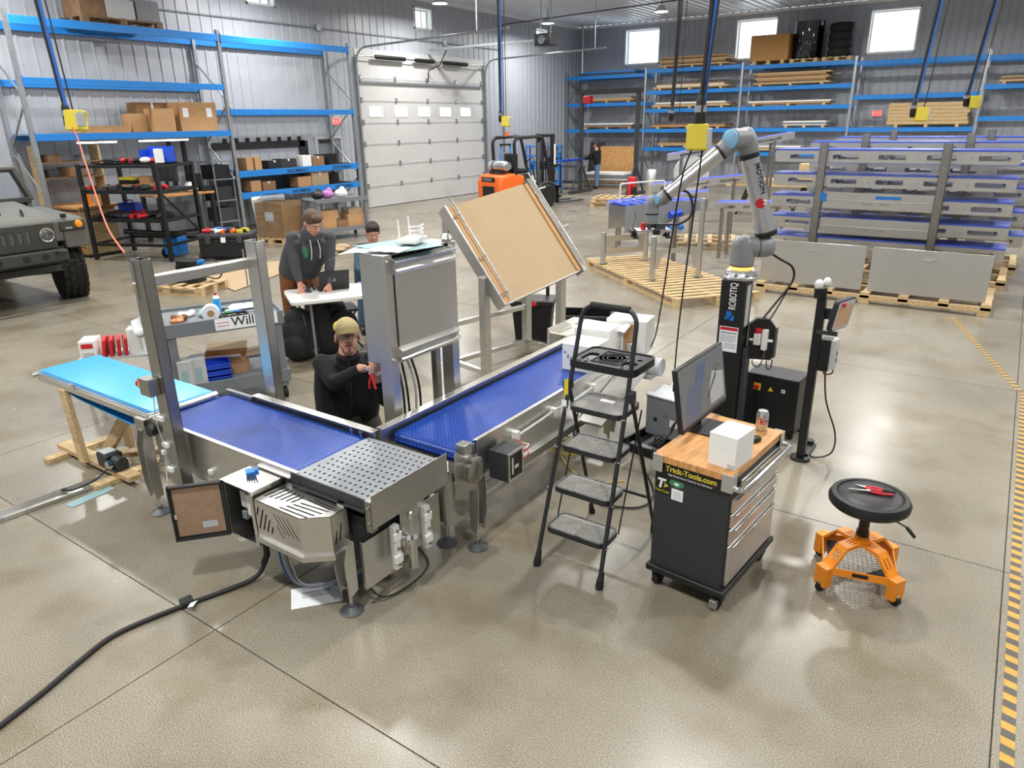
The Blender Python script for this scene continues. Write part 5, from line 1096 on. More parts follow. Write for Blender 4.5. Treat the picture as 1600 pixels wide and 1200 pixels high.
part(sp, 'can', 'beltlight', B().c((0, 0, 0), (0, 0, .13), .033, n=18)); part(sp, 'shoulder', 'whiteplastic', B().l([(.033, .13), (.03, .145), (.015, .16), (0, .162)], n=18)); part(sp, 'nozzle', 'red', B().c((0, 0, .16), (0, 0, .185), .012, n=10))
rr = random.Random(11)
def drill(label, loc, rz, c1='black', c2='red', sc=1., group='cordless tools on the left workbench'):
    t = thing('power_tool', label, 'power tool', loc, rz, group)
    part(t, 'motor_body', c1, B().c((-.09 * sc, 0, .035 * sc), (.06 * sc, 0, .035 * sc), .034 * sc, n=10), .002)
    part(t, 'chuck', 'darkgrey', B().c((.06 * sc, 0, .035 * sc), (.12 * sc, 0, .035 * sc), .022 * sc, .012 * sc, n=10))
    part(t, 'grip', c2, B().bar((-.03 * sc, 0, .035 * sc), (-.06 * sc, .13 * sc, .03 * sc), .035 * sc, .04 * sc), .003)
    part(t, 'battery', c1, B().b(-.11 * sc, .12 * sc, 0, -.0 * sc, .18 * sc, .06 * sc), .004)
    return t
LBT = ['pair of red and black snips', 'white rag bundle', 'black ratchet handle', 'green-handled screwdriver', 'blue clamp', 'silver wrench', 'black tool pouch', 'brown cord bundle', 'grey socket rail', 'short black bottle']
for i, (x, y, l_, m_) in enumerate(((-.36, -.1, 'crumpled maroon rag at the handle end of the utility cart tray', 'brownpants'), (-.28, .02, 'crumpled white rag at the handle end of the utility cart tray', 'paper'), (-.38, -.2, 'heap of tan wire ends on the utility cart tray', 'copper'), (-.14, -.05, 'pale blue wipe lying behind the tape roll', 'tealpaint'))):
    blob(B().e((0, 0, .02), .06, .05, .025).e((.04, .03, .03), .03, .04, .03).e((-.04, -.02, .025), .035, .03, .03), 'shop_rag', l_, 'rag', m_, loc_in(wc, x, y, tz), i * 40, .008)
def handtool(label, loc, rz, mh, L=.2, kind=0):
    t = thing('hand_tool', label, 'hand tool', loc, rz, 'hand tools on the utility cart')
    part(t, 'handle', mh, B().t([(-L * .5, 0, .014), (-L * .25, 0, .016), (0, 0, .014)], 0, 8, [.009, .014, .010]))
    part(t, 'shank', 'steeld', B().c((0, 0, .014), (L * .5, 0, .012), .004, n=8) if kind == 0 else B().b(0, -.005, .008, L * .4, .005, .016).l([(.01, 0), (.018, 0), (.018, .008), (.01, .008)], (L * .42, 0, .008), n=12))
    return t
for i, (x, y, rz, mh, kd, nm) in enumerate(((.12, -.15, 20, 'green', 0, 'green-handled screwdriver on the utility cart tray'), (.2, -.12, 35, 'blue', 0, 'thick blue-handled screwdriver on the utility cart tray'), (.22, -.2, -10, 'black', 1, 'black-handled wrench nearest the name strip'), (.05, -.2, 80, 'black', 0, 'black screwdriver beside the tape roll'), (.36, -.1, 140, 'black', 1, 'black-handled wrench at the post end of the tray'), (.1, .05, 60, 'charcoal', 1, 'grey wrench lying in the middle of the tray'), (.3, .12, 10, 'black', 0, 'black screwdriver at the back of the tray'), (-.2, .15, 100, 'red', 0, 'red screwdriver at the back of the tray'))):
    handtool(nm, loc_in(wc, x, y, tz), rz, mh, .22, kd)
solo('parts_tray', 'black tray of small parts on the utility cart beside the tape', 'parts tray', 'black', B().p(rect(-.12, -.07, .12, .07), [rect(-.11, -.06, .11, .06)], (0, 0, 0), (1, 0, 0), (0, 1, 0), (0, 0, .03)).b(-.12, -.07, 0, .12, .07, .004), loc_in(wc, .1, -.24, tz), 64)
solo('folded_sheet', 'white folded sheet lying at the back of the utility cart tray', 'paper', 'paper', B().x([(-.2, -.1), (.16, -.12), (.22, .04), (-.1, .1)], (0, 0, .02), (1, 0, .03), (0, 1, .06), (0, 0, .002)), loc_in(wc, .25, .1, tz), 64)
bl = (.235,)
for k in range(3):
    t = thing('parts_bin', ['lowest blue parts bin on the lower shelf of the utility cart', 'middle blue parts bin in the stack on the utility cart', 'top blue parts bin in the stack on the utility cart'][k], 'bin', loc_in(wc, -.12, -.22, .268 + .062 * k), 64, 'stacked blue bins on the utility cart')
    part(t, 'bin_shell', 'binblue', B().b(-.11, -.08, 0, .11, .08, .004).b(-.11, -.08, 0, -.106, .08, .06).b(.106, -.08, 0, .11, .08, .06).b(-.11, .076, 0, .11, .08, .06).b(-.11, -.08, 0, .11, -.076, .045), .001)
    part(t, 'bin_lip', 'binblue', B().b(-.112, -.092, .038, .112, -.078, .046), .002)
ob = thing('open_carton', 'white and brown carton with open flaps on the lower shelf of the cart', 'carton', loc_in(wc, .0, .05, .268), 50)
part(ob, 'carton_side', 'card', B().b(-.2, -.15, 0, .2, -.147, .16)); part(ob, 'carton_side', 'card', B().b(-.2, .147, 0, .2, .15, .16)); part(ob, 'carton_side', 'white', B().b(-.2, -.15, 0, -.197, .15, .16)); part(ob, 'carton_side', 'card', B().b(.197, -.15, 0, .2, .15, .16)); part(ob, 'carton_bottom', 'card', B().b(-.2, -.15, 0, .2, .15, .003))
part(ob, 'flap', 'white', B().bar((-.02, -.15, .16), (-.02, -.27, .22), .38, .003), label='white printed flap'); part(ob, 'flap', 'cardl', B().bar((0, .15, .16), (0, .28, .2), .38, .003)); part(ob, 'flap', 'cardl', B().bar((.2, 0, .16), (.33, 0, .18), .003, .28, (0, 1, 0)))
part(ob, 'flap_stripe', 'grey', B().bar((.06, -.153, .164), (.06, -.272, .224), .08, .003))
solo('brown_bag', 'crumpled brown paper bag on the lower cart shelf', 'bag', 'copper', B().l([(.05, 0), (.06, .04), (.05, .1), (.06, .15), (.045, .16)], n=9), loc_in(wc, -.2, -.0, .268), 0)
for i, (x, y, m1, nm) in enumerate(((-.40, -.28, 'cardl', 'beige storage bin with a pale blue card on the near end of the cart'), (-.28, -.24, 'lightgrey', 'beige storage bin with a blue label beside the blue parts bins'))):
    t = thing('storage_bin', nm, 'bin', loc_in(wc, x, y, .268), 64)
    part(t, 'bin_shell', 'lightgrey', B().b(-.06, -.08, 0, .06, .08, .26), .004); part(t, 'bin_card', 'tealpaint', B().b(-.035, -.083, .05, .02, -.08, .18), smooth=0)
# glove boxes, red pouches and white box just beyond the sky-blue conveyor
gx = thing('glove_box_rack', 'white rack standing behind the sky blue conveyor', 'rack', (-6.86, 3.2, 0), 50)
part(gx, 'shelf', 'lightgrey', B().b(-.3, -.15, .46, .36, .15, .48), .003)
for sx, sy in ((-.28, -.13), (.34, -.13), (-.28, .13), (.34, .13)): part(gx, 'leg', 'lightgrey', B().b(sx - .015, sy - .015, 0, sx + .015, sy + .015, .46))
for i in range(2):
    t = thing('glove_box', ['white and red carton of gloves lying on top of another', 'white carton of gloves under the red and white one'][1 - i], 'carton', loc_in(gx, -.2, -.04, .48 + .085 * i), 50)
    part(t, 'carton_body', 'white', B().b(-.07, -.11, 0, .07, .11, .083), .002); part(t, 'carton_window', 'red' if i else 'lightgrey', B().b(-.05, -.1115, .015, .05, -.11, .06), smooth=0)
for i in range(4):
    t = thing('red_pouch', ['first red foil pouch beside the glove boxes', 'second red foil pouch from the glove boxes', 'third red foil pouch from the glove boxes', 'red foil pouch nearest the white box on the rack'][i], 'pouch', loc_in(gx, -.09 + .055 * i, -.05, .48), 50 + 6 * i, 'red pouches on the white rack')
    part(t, 'pouch', 'red', B().x([(-.1, 0), (.1, 0), (.09, .16), (.0, .19), (-.08, .16)], (0, 0, 0), (0, 1, 0), (.08, 0, 1), (.03, 0, 0)), .006); part(t, 'white_panel', 'paper', B().x([(-.02, .02), (.02, .02), (.03, .15), (-.01, .15)], (-.001, -.06, 0), (0, 1, 0), (.08, 0, 1), (-.001, 0, 0)), smooth=0)
carton('upright white box at the end of the white rack beside the red pouches', loc_in(gx, .2, -.03, .48), 50, .12, .16, .24)

# ---- cardboard sheets, small pallet and tool case on the floor behind the gantry
for i, (pts, m_, nm) in enumerate((([(-11.5, 7.1), (-10.14, 6.75), (-10.75, 8.3), (-11.6, 9.0), (-12.1, 8.3)], 'cardl', 'large flattened tan cardboard sheet on the floor, the one nearest the gantry'), ([(-10.7, 8.4), (-10.2, 8.55), (-11.5, 10.2), (-12.4, 9.6), (-11.5, 9.15)], 'cardl', 'second flattened cardboard sheet lying behind the first'))):
    solo('cardboard_sheet', nm, 'cardboard', m_, B().x(pts, (0, 0, .01), (1, 0, 0), (0, 1, 0), (0, 0, .006)), smooth=0)
def pallet(label, loc, rz, L=1.2, W=1.0, n=7, group='wooden pallets in the hall', m1='wood', m2='woodx'):
    t = thing('wooden_pallet', label, 'pallet', loc, rz, group)
    for y in (-W / 2 + .05, 0, W / 2 - .05):
        for x in (-L / 2 + .07, 0, L / 2 - .07): part(t, 'block', m1, B().b(x - .07, y - .045, .02, x + .07, y + .045, .10))
        part(t, 'skid_board', m1, B().b(-L / 2, y - .05, 0, L / 2, y + .05, .02)); part(t, 'stringer_board', m1, B().b(-L / 2, y - .05, .10, L / 2, y + .05, .12))
    for i in range(n):
        x = -L / 2 + .05 + (L - .1) * i / (n - 1); part(t, 'deck_board', m2, B().b(x - .045, -W / 2, .12, x + .045, W / 2, .138), .002)
    return t
pallet('small wooden pallet on the floor behind the left gantry post', (-11.0, 6.35, 0), 20, 1.3, .7, 6)
eq = thing('laser_unit', 'small black device with a blue plug standing on the little pallet', 'device', (-10.9, 6.45, .138), 20)
part(eq, 'base', 'black', B().b(-.25, -.12, 0, .25, .12, .1), .01); part(eq, 'body', 'black', B().b(-.15, -.1, .1, .2, .1, .28), .02); part(eq, 'plug', 'blue', B().c((.2, 0, .3), (.34, 0, .34), .04, n=12)); part(eq, 'hood', 'black', B().b(-.1, -.13, .28, .22, .13, .36), .01)
part(eq, 'cord', 'cable', B().t(curve([(.34, 0, .34), (.5, .05, .36), (.58, .1, .2), (.48, .1, .05), (.3, .0, .1)], 5), .012, 6))
tc = thing('tool_case', 'large black tool case on wheels with tools piled on its lid', 'tool case', (-12.95, 8.65, 0), 40)
part(tc, 'case', 'black', B().b(-.5, -.3, .06, .5, .3, .42), .03); part(tc, 'lid', 'charcoal', B().b(-.52, -.32, .42, .52, .32, .52), .03)
for x in (-.3, 0, .3): part(tc, 'latch', 'darkgrey', B().b(x - .05, -.345, .34, x + .05, -.315, .48), .006)
part(tc, 'case_label', 'paper', B().b(-.05, -.348, .36, .04, -.345, .46), smooth=0)
for s_ in (-1, 1): part(tc, 'wheel', 'rubber', B().c((s_ * .45, -.25, .08), (s_ * .52, -.25, .08), .08, n=14))
for i, (x, y, m_, m2_, nm) in enumerate(((-.35, -.1, 'red', 'whiteplastic', 'red and white drill on the black tool case'), (-.1, -.15, 'white', 'red', 'white drill on the black tool case'), (.15, -.12, 'orange', 'black', 'orange tool on the black tool case'), (.35, .0, 'yellow', 'black', 'yellow tool at the right end of the tool case'), (.0, .15, 'charcoal', 'blue', 'charcoal and blue tool at the back of the tool case'), (-.25, .15, 'blue', 'black', 'blue tool at the back left of the tool case'))):
    drill(nm, loc_in(tc, x, y, .52), 30 + 50 * i, m_, m2_, 1.15, 'power tools on the black tool case')
bc = thing('blue_case', 'blue wheeled case standing on the floor under the black bench', 'case', (-14.11, 8.19, 0), 23)
part(bc, 'case', 'blue', B().b(-.18, -.16, .04, .18, .16, .42), .03); part(bc, 'case_lid', 'black', B().b(-.19, -.17, .42, .19, .17, .5), .02); part(bc, 'wheel', 'rubber', B().c((-.22, -.1, .09), (-.18, -.1, .09), .09, n=14))

# ---- rows of finished conveyor frames stacked upright on a long pallet, right
def long_pallet(label, loc, L, W):
    t = thing('wooden_pallet', label, 'pallet', loc, 0, 'wooden pallets in the hall')
    for x in [-L / 2 + .06 + (L - .12) * i / 6 for i in range(7)]:
        part(t, 'block', 'wood', B().b(x - .06, -W / 2, .08, x + .06, -W / 2 + .12, .16)); part(t, 'deck_board', 'wood', B().b(x - .05, -W / 2 + .12, .12, x + .05, W / 2, .14))
    for y in (-W / 2, 0, W / 2 - .09): part(t, 'runner', 'woodx', B().b(-L / 2, y, .05, L / 2, y + .09, .12), .003)
    for x in (-L / 2 + .08, 0, L / 2 - .08): part(t, 'skid_block', 'wood', B().b(x - .07, -W / 2, 0, x + .07, -W / 2 + .1, .05)); part(t, 'skid_block', 'wood', B().b(x - .07, W / 2 - .1, 0, x + .07, W / 2, .05))
    return t
long_pallet('long pine pallet under the nearest stack of conveyor frames', (-1.55, 11.65, 0), 3.05, 1.3)
slots = [rrect(.22 + .62 * i, .05, .58 + .62 * i, .115, .015) for i in range(5)]
def side_frame_mesh():
    return mesh('side_plate', B().p([(0, .02), (.04, 0), (3.14, 0), (3.18, .02), (3.18, .17), (0, .17)], slots, (0, 0, 0), (1, 0, 0), (0, 0, 1), (0, .004, 0)).b(0, 0, .166, 3.18, .03, .17).b(0, 0, 0, 3.18, .02, .004), 'steel', 0)
SPM = side_frame_mesh()
BTM = mesh('stacked_belt', B().x(track(3.2, .011, 4), (-.02, .012, .181), (1, 0, 0), (0, 0, 1), (0, .55, 0)), 'stackbelt')
CRM = mesh('cross_tube', B().c((0, .01, .06), (0, .57, .06), .02, n=8), 'steeld')
BOM = mesh('bolt', B().c((0, -.012, 0), (0, 0, 0), .014, n=6), 'steelb')
def frame_conv(label, loc, group):
    t = thing('stacked_conveyor', label, 'conveyor', loc, 0, group)
    part(t, 'side_plate', None, SPM); o = part(t, 'side_plate', None, SPM); o.location = (0, .57, 0)
    part(t, 'blue_belt', None, BTM)
    for x in (.15, .9, 1.6, 2.3, 3.03): o = part(t, 'cross_tube', None, CRM); o.location = (x, 0, 0)
    for x in (.1, .75, 1.37, 1.99, 2.62, 3.08): o = part(t, 'bolt', None, BOM); o.location = (x, 0, .08)
    return t
ordn = ['top', 'second', 'third', 'fourth', 'lowest']
def stack(y, zs, x0, which, posts, h):
    for i, z in enumerate(zs):
        frame_conv('%s conveyor frame from the top in the %s stack on the right' % (ordn[i], which) if 0 < i < 4 else '%s conveyor frame in the %s stack on the right' % (ordn[i], which), (x0 + .012 * i, y, z - .17), 'stacked conveyor frames, %s stack' % which)
    for k, x in enumerate(posts):
        t = thing('stacking_upright', '%s dark perforated post bracing the %s stack' % (('left', 'right')[k], which), 'post', (x, y - .06, 0), 0, 'posts of the conveyor stacks')
        part(t, 'channel', 'steeld', B().b(-.055, 0, .14, .055, .006, h).b(-.055, 0, .14, -.049, .05, h).b(.049, 0, .14, .055, .05, h), .001)
        for q in range(8): part(t, 'bolt', 'steelb', B().c((0, -.012, .4 + (h - .5) * q / 7), (0, 0, .4 + (h - .5) * q / 7), .013, n=6))
stack(11.92, (2.03, 1.68, 1.36, 1.04, .74), -3.24, 'nearest', (-2.53, -.92), 2.14)
stack(13.3, (2.10, 1.78, 1.45, 1.1, .76), -3.05, 'middle', (-2.2, -.75), 2.24)
stack(14.7, (2.14, 1.85, 1.5, 1.15, .8), -2.9, 'farthest', (-2.0, -.55), 2.28)
long_pallet('long pine pallet under the middle stack of conveyor frames', (-1.45, 13.5, 0), 3.05, 1.3)
long_pallet('long pine pallet under the farthest stack of conveyor frames', (-1.35, 14.95, 0), 3.05, 1.3)
for i, z in enumerate((1.2, .86, .54)):
    t = thing('cover_panel', ['upper plain stainless cover held between the dark posts', 'middle plain stainless cover held between the dark posts', 'lower plain stainless cover held between the dark posts'][i], 'cover', (-2.45, 11.88, z - (.04 if i else 0)), 0, 'stainless covers between the posts')
    part(t, 'sheet', 'steel', B().b(0, 0, 0, 1.5, .004, .24).b(0, -.015, .12, 1.5, 0, .124), .001)
    for x in (.55, .78): part(t, 'handle', 'chrome', B().t(arc([(x, 0, .09), (x, -.03, .09), (x + .14, -.03, .09), (x + .14, 0, .09)], .02), .006, 6))
    if i == 0: part(t, 'masking_tape', 'blue', B().b(.72, -.002, .155, 1.06, 0, .2), smooth=0)
part(bpy.data.objects['stacking_upright'], 'masking_tape', 'blue', B().b(.04, -.004, 1.30, .12, .03, 1.42), smooth=0)
for i, x in enumerate((-3.07, -1.55)):
    t = thing('door_panel', ['left large stainless panel leaning at the front of the long pallet', 'right large stainless panel leaning at the front of the long pallet'][i], 'panel', (x, 11.12, .14), 0, 'stainless panels on the long pallet')
    part(t, 'sheet', 'steel', B().x(rect(0, 0, 1.44, .62), (0, 0, .02), (1, 0, 0), (0, .06, .998), (0, .012, 0)), .003)
    part(t, 'handle', 'chrome', B().t(arc([(.64, .03, .52), (.64, -.0, .52), (.80, -.0, .52), (.80, .03, .52)], .02), .007, 6))

# ---- steel stands and roller section on pallets, centre right
pallet('near wooden pallet carrying the steel stands in the centre', (-4.58, 10.94, 0), -39, 3.4, 1.35, 20)
pallet('second wooden pallet behind the one with the steel stands', (-5.1, 14.9, 0), 20, 1.8, 1.2, 8)
pallet('low wooden pallet stack near the forklift forks', (-10.2, 20.7, 0), 10, 1.6, 1.2, 7)
pallet('upper pallet lying on the low stack near the forklift forks', (-10.2, 20.7, .14), 14, 1.6, 1.2, 7)
sd_ = thing('conveyor_stand', 'pair of stainless H-shaped stands on the near pallet', 'stand', (-4.75, 10.9, .138))
SP = [(-1.06, .28, .55), (-.58, .98, .55), (.24, -.55, .68), (.76, .05, 1.22)]
for x, y, h in SP:
    part(sd_, 'post', 'steel', B().b(x - .035, y - .035, 0, x + .035, y + .035, h), .003); part(sd_, 'post_foot', 'steeld', B().b(x - .06, y - .06, 0, x + .06, y + .06, .012))
for (a, b, hs_) in ((0, 1, [rrect(.14, .1, .70, .22, .05)]), (2, 3, [[(.1, 0.001), (.12, .16), (.2, .22), (.6, .22), (.67, .16), (.69, .001)]])):
    p_, q_ = Vector(SP[a][:2] + (.16,)), Vector(SP[b][:2] + (.16,)); d_ = q_ - p_; L_ = d_.length; d_ = d_ / L_; m_ = Vector((d_.y, -d_.x, 0)) * .004
    if a == 0: part(sd_, 'cross_plate', 'steel', B().p(rect(.02, 0, L_ - .02, .32), hs_, p_, d_, (0, 0, 1), m_), smooth=0)
    else: part(sd_, 'cross_plate', 'steel', B().x([(.02, 0), (.1, 0), (.13, .17), (.2, .24), (L_ - .2, .24), (L_ - .13, .17), (L_ - .1, 0), (L_ - .02, 0), (L_ - .02, .32), (.02, .32)], p_, d_, (0, 0, 1), m_), smooth=0)
cs_ = thing('roller_section', 'grey conveyor end section with blue rollers resting on steel stands', 'conveyor', (-5.25, 12.0, .74), 55)
part(cs_, 'side_plate', 'grey', B().x([(-.75, -.05), (-.1, -.02), (.2, .12), (.9, .3), (.9, .42), (-.1, .45), (-.75, .4)], (0, -.3, 0), (1, 0, 0), (0, 0, 1), (0, .006, 0)), .002)
part(cs_, 'side_plate', 'steel', B().x([(-.75, -.05), (-.1, -.02), (.2, .12), (.9, .3), (.9, .42), (-.1, .45), (-.75, .4)], (0, .3, 0), (1, 0, 0), (0, 0, 1), (0, .006, 0)), .002)
for i in range(8): part(cs_, 'blue_roller', 'belt', B().c((-.65 + .2 * i, -.29, .40), (-.65 + .2 * i, .3, .40), .035, n=10))
for i in range(3): part(cs_, 'blue_drum', 'belt', B().c((.05, -.42 - .0 * i, .22), (.28, -.42, .25), .06 - .008 * abs(1 - i), n=14)) if i == 1 else part(cs_, 'blue_wheel', 'blue', B().c((.05 + .1 * i, -.42, .0), (.11 + .1 * i, -.42, .02), .06, n=14))
part(cs_, 'bracket', 'steelb', B().t(curve([(-.55, -.31, .3), (-.52, -.33, .2), (-.56, -.33, .1), (-.53, -.31, .0)], 4), .012, 6)); part(cs_, 'support_leg', 'steeld', B().b(.5, .1, -.73, .56, .16, .2))
def incline(label, loc, rz, L, h0, h1, leg_h=True):
    t = thing('incline_conveyor', label, 'conveyor', loc, rz, 'inclined blue belt conveyors')
    d = Vector((L, 0, h1 - h0))
    for s_ in (-.28, .28): part(t, 'side_plate', 'steel', B().p(rect(0, -.08, 1, .08), [rrect(.1 + .3 * i, -.03, .3 + .3 * i, .03, .01) for i in range(3)], (0, s_, h0), d, (0, 0, 1), (0, .005, 0)), smooth=0)
    part(t, 'blue_belt', 'belt', B().bar((0, 0, h0 + .06), (L, 0, h1 + .06), .54, .03))
    for f in (.12, .85):
        for s_ in (-.25, .25): part(t, 'leg', 'steeld', B().b(L * f - .03, s_ - .03, 0, L * f + .03, s_ + .03, h0 + (h1 - h0) * f - .02))
        part(t, 'leg_brace', 'steeld', B().b(L * f - .02, -.25, .25, L * f + .02, .25, .3))
    return t
incline('higher inclined blue conveyor rising to the right behind the robot', (-7.6, 18.0, 0), 25, 3.0, 1.6, 2.1)
incline('low blue belt conveyor behind the robot forearm', (-7.2, 16.2, 0), 20, 2.2, 1.0, 1.25)
incline('lowest blue belt conveyor at the left of the conveyor stacks', (-4.7, 13.7, 0), 3, 1.35, .95, 1.0)
incline('flat blue belt conveyor behind the grey roller section', (-7.0, 13.6, 0), 20, 2.0, .85, 1.1)
lr = thing('lumber_table', 'sawhorses carrying a load of loose pine boards behind the robot', 'lumber table', (-5.45, 20.6, 0), 8)
for x in (-.7, .7):
    part(lr, 'sawhorse', 'black', B().bar((x - .3, -.3, 0), (x - .05, -.3, .72), .06, .06).bar((x + .3, -.3, 0), (x + .05, -.3, .72), .06, .06).bar((x - .3, .3, 0), (x - .05, .3, .72), .06, .06).bar((x + .3, .3, 0), (x + .05, .3, .72), .06, .06).b(x - .06, -.4, .70, x + .06, .4, .78))
part(lr, 'top_sheet', 'wood', B().b(-1.3, -.5, .78, 1.3, .5, .82))
for i in range(7):
    for k in range(3 - (i % 2)): solo('pine_board', '%s pine board of the %s column on the sawhorse table' % (('lowest', 'second', 'third')[k], ('first', 'second', 'third', 'fourth', 'fifth', 'sixth', 'seventh')[i]), 'board', 'woodx', B().b(-1.1, -.055, 0, 1.1, .055, .04), loc_in(lr, -.1 + .06 * (i % 3), -.4 + .13 * i, .82 + .042 * k), 8 + rr.uniform(-2, 2), 'loose pine boards on the sawhorse table', .002)
carton('tall bundle of pine blocks standing on the sawhorse table', loc_in(lr, .9, .1, .95), 8, .8, .5, .4, 'wood', False, None, 'lumber')
# ================================================================ PEOPLE
def basis(f, up=(0, 0, 1)):
    f = Vector(f).normalized(); r = f.cross(Vector(up)).normalized(); return f, r, r.cross(f)
def hand(g, wr, d, nrm, side, curl=.5, s=1.):
    # palm and five separate fingers; d: wrist->knuckles, nrm: palm normal (fingers curl towards it), side: +1 thumb on +(d x nrm)
    d = Vector(d).normalized(); nrm = (Vector(nrm) - d * Vector(nrm).dot(d)).normalized(); t = d.cross(nrm) * side; wr = Vector(wr)
    g.e(wr + d * .045 * s, .030 * s, .045 * s, .016 * s, 12, 8, Matrix((t, d, nrm)).transposed()); g.t([wr - d * .03 * s, wr + d * .03 * s], 0, 10, [.027 * s, .025 * s])
    for i, (off, L) in enumerate(((.027, .072), (.009, .08), (-.010, .074), (-.027, .058))):
        p = wr + d * .083 * s + t * off * s; a = curl * 1.0; P = [p - d * .02 * s, p]
        dd = d
        for k in range(3):
            ang = a * (.7 + .25 * k); dd = (dd * math.cos(ang) + nrm * math.sin(ang)).normalized(); nn = (nrm - dd * nrm.dot(dd))
            P.append(P[-1] + dd * L * s * (.45, .32, .23)[k])
        g.t(P, 0, 8, [.0095 * s, .0095 * s, .009 * s, .008 * s, .006 * s])
    p = wr + d * .02 * s + t * .028 * s
    g.t([p - t * .01 * s, p + (t * .6 + d * .7) * .03 * s + nrm * .006 * s, p + (t * .5 + d * .85) * .055 * s + nrm * .018 * s, p + (t * .25 + d * .95) * .075 * s + nrm * .03 * s], 0, 8, [.013 * s, .0115 * s, .0105 * s, .008 * s])
def head(g, c, f, up, s=1.):
    f, r, u = basis(f, up); M = Matrix((r, f, u)).transposed(); c = Vector(c)
    def P(x, y, z): return c + (r * x + f * y + u * z) * s
    def E(x, y, z, a, b, d_): g.e(P(x, y, z), a * s, b * s, d_ * s, 16, 12, M)
    E(0, -.012, .03, .076, .095, .088); E(0, .012, -.035, .062, .074, .075); E(0, .045, -.085, .034, .034, .028); E(0, .03, -.05, .05, .055, .055)
    g.t([P(0, .075, .02), P(0, .104, -.018), P(0, .098, -.028)], 0, 8, [.009 * s, .014 * s, .012 * s]); E(.012, .092, -.027, .009, .009, .007); E(-.012, .092, -.027, .009, .009, .007)
    E(0, .074, .032, .05, .016, .011)
    for q in (-1, 1): E(q * .079, -.012, -.005, .009, .02, .03)
    E(0, .083, -.058, .022, .012, .007); E(0, .08, -.07, .02, .012, .008)
    return P, M
def face(par, P, M, s=1.):
    for q in (-1, 1):
        e_ = part(par, 'eye', 'eyew', B().e(P(q * .031, .078, .008), .0125 * s, .008 * s, .0075 * s, 12, 8, M)); part(e_, 'iris', 'iris', B().e(P(q * .031, .0845, .008), .0048 * s, .003 * s, .0048 * s, 10, 6, M))
        part(par, 'eyebrow', 'hair', B().t([P(q * .016, .088, .028), P(q * .032, .087, .033), P(q * .048, .076, .028)], .0035 * s, 6))
    part(par, 'lips', 'lips', B().t([P(-.022, .083, -.063), P(0, .0935, -.061), P(.022, .083, -.063)], 0, 8, [.003 * s, .0065 * s, .003 * s]))
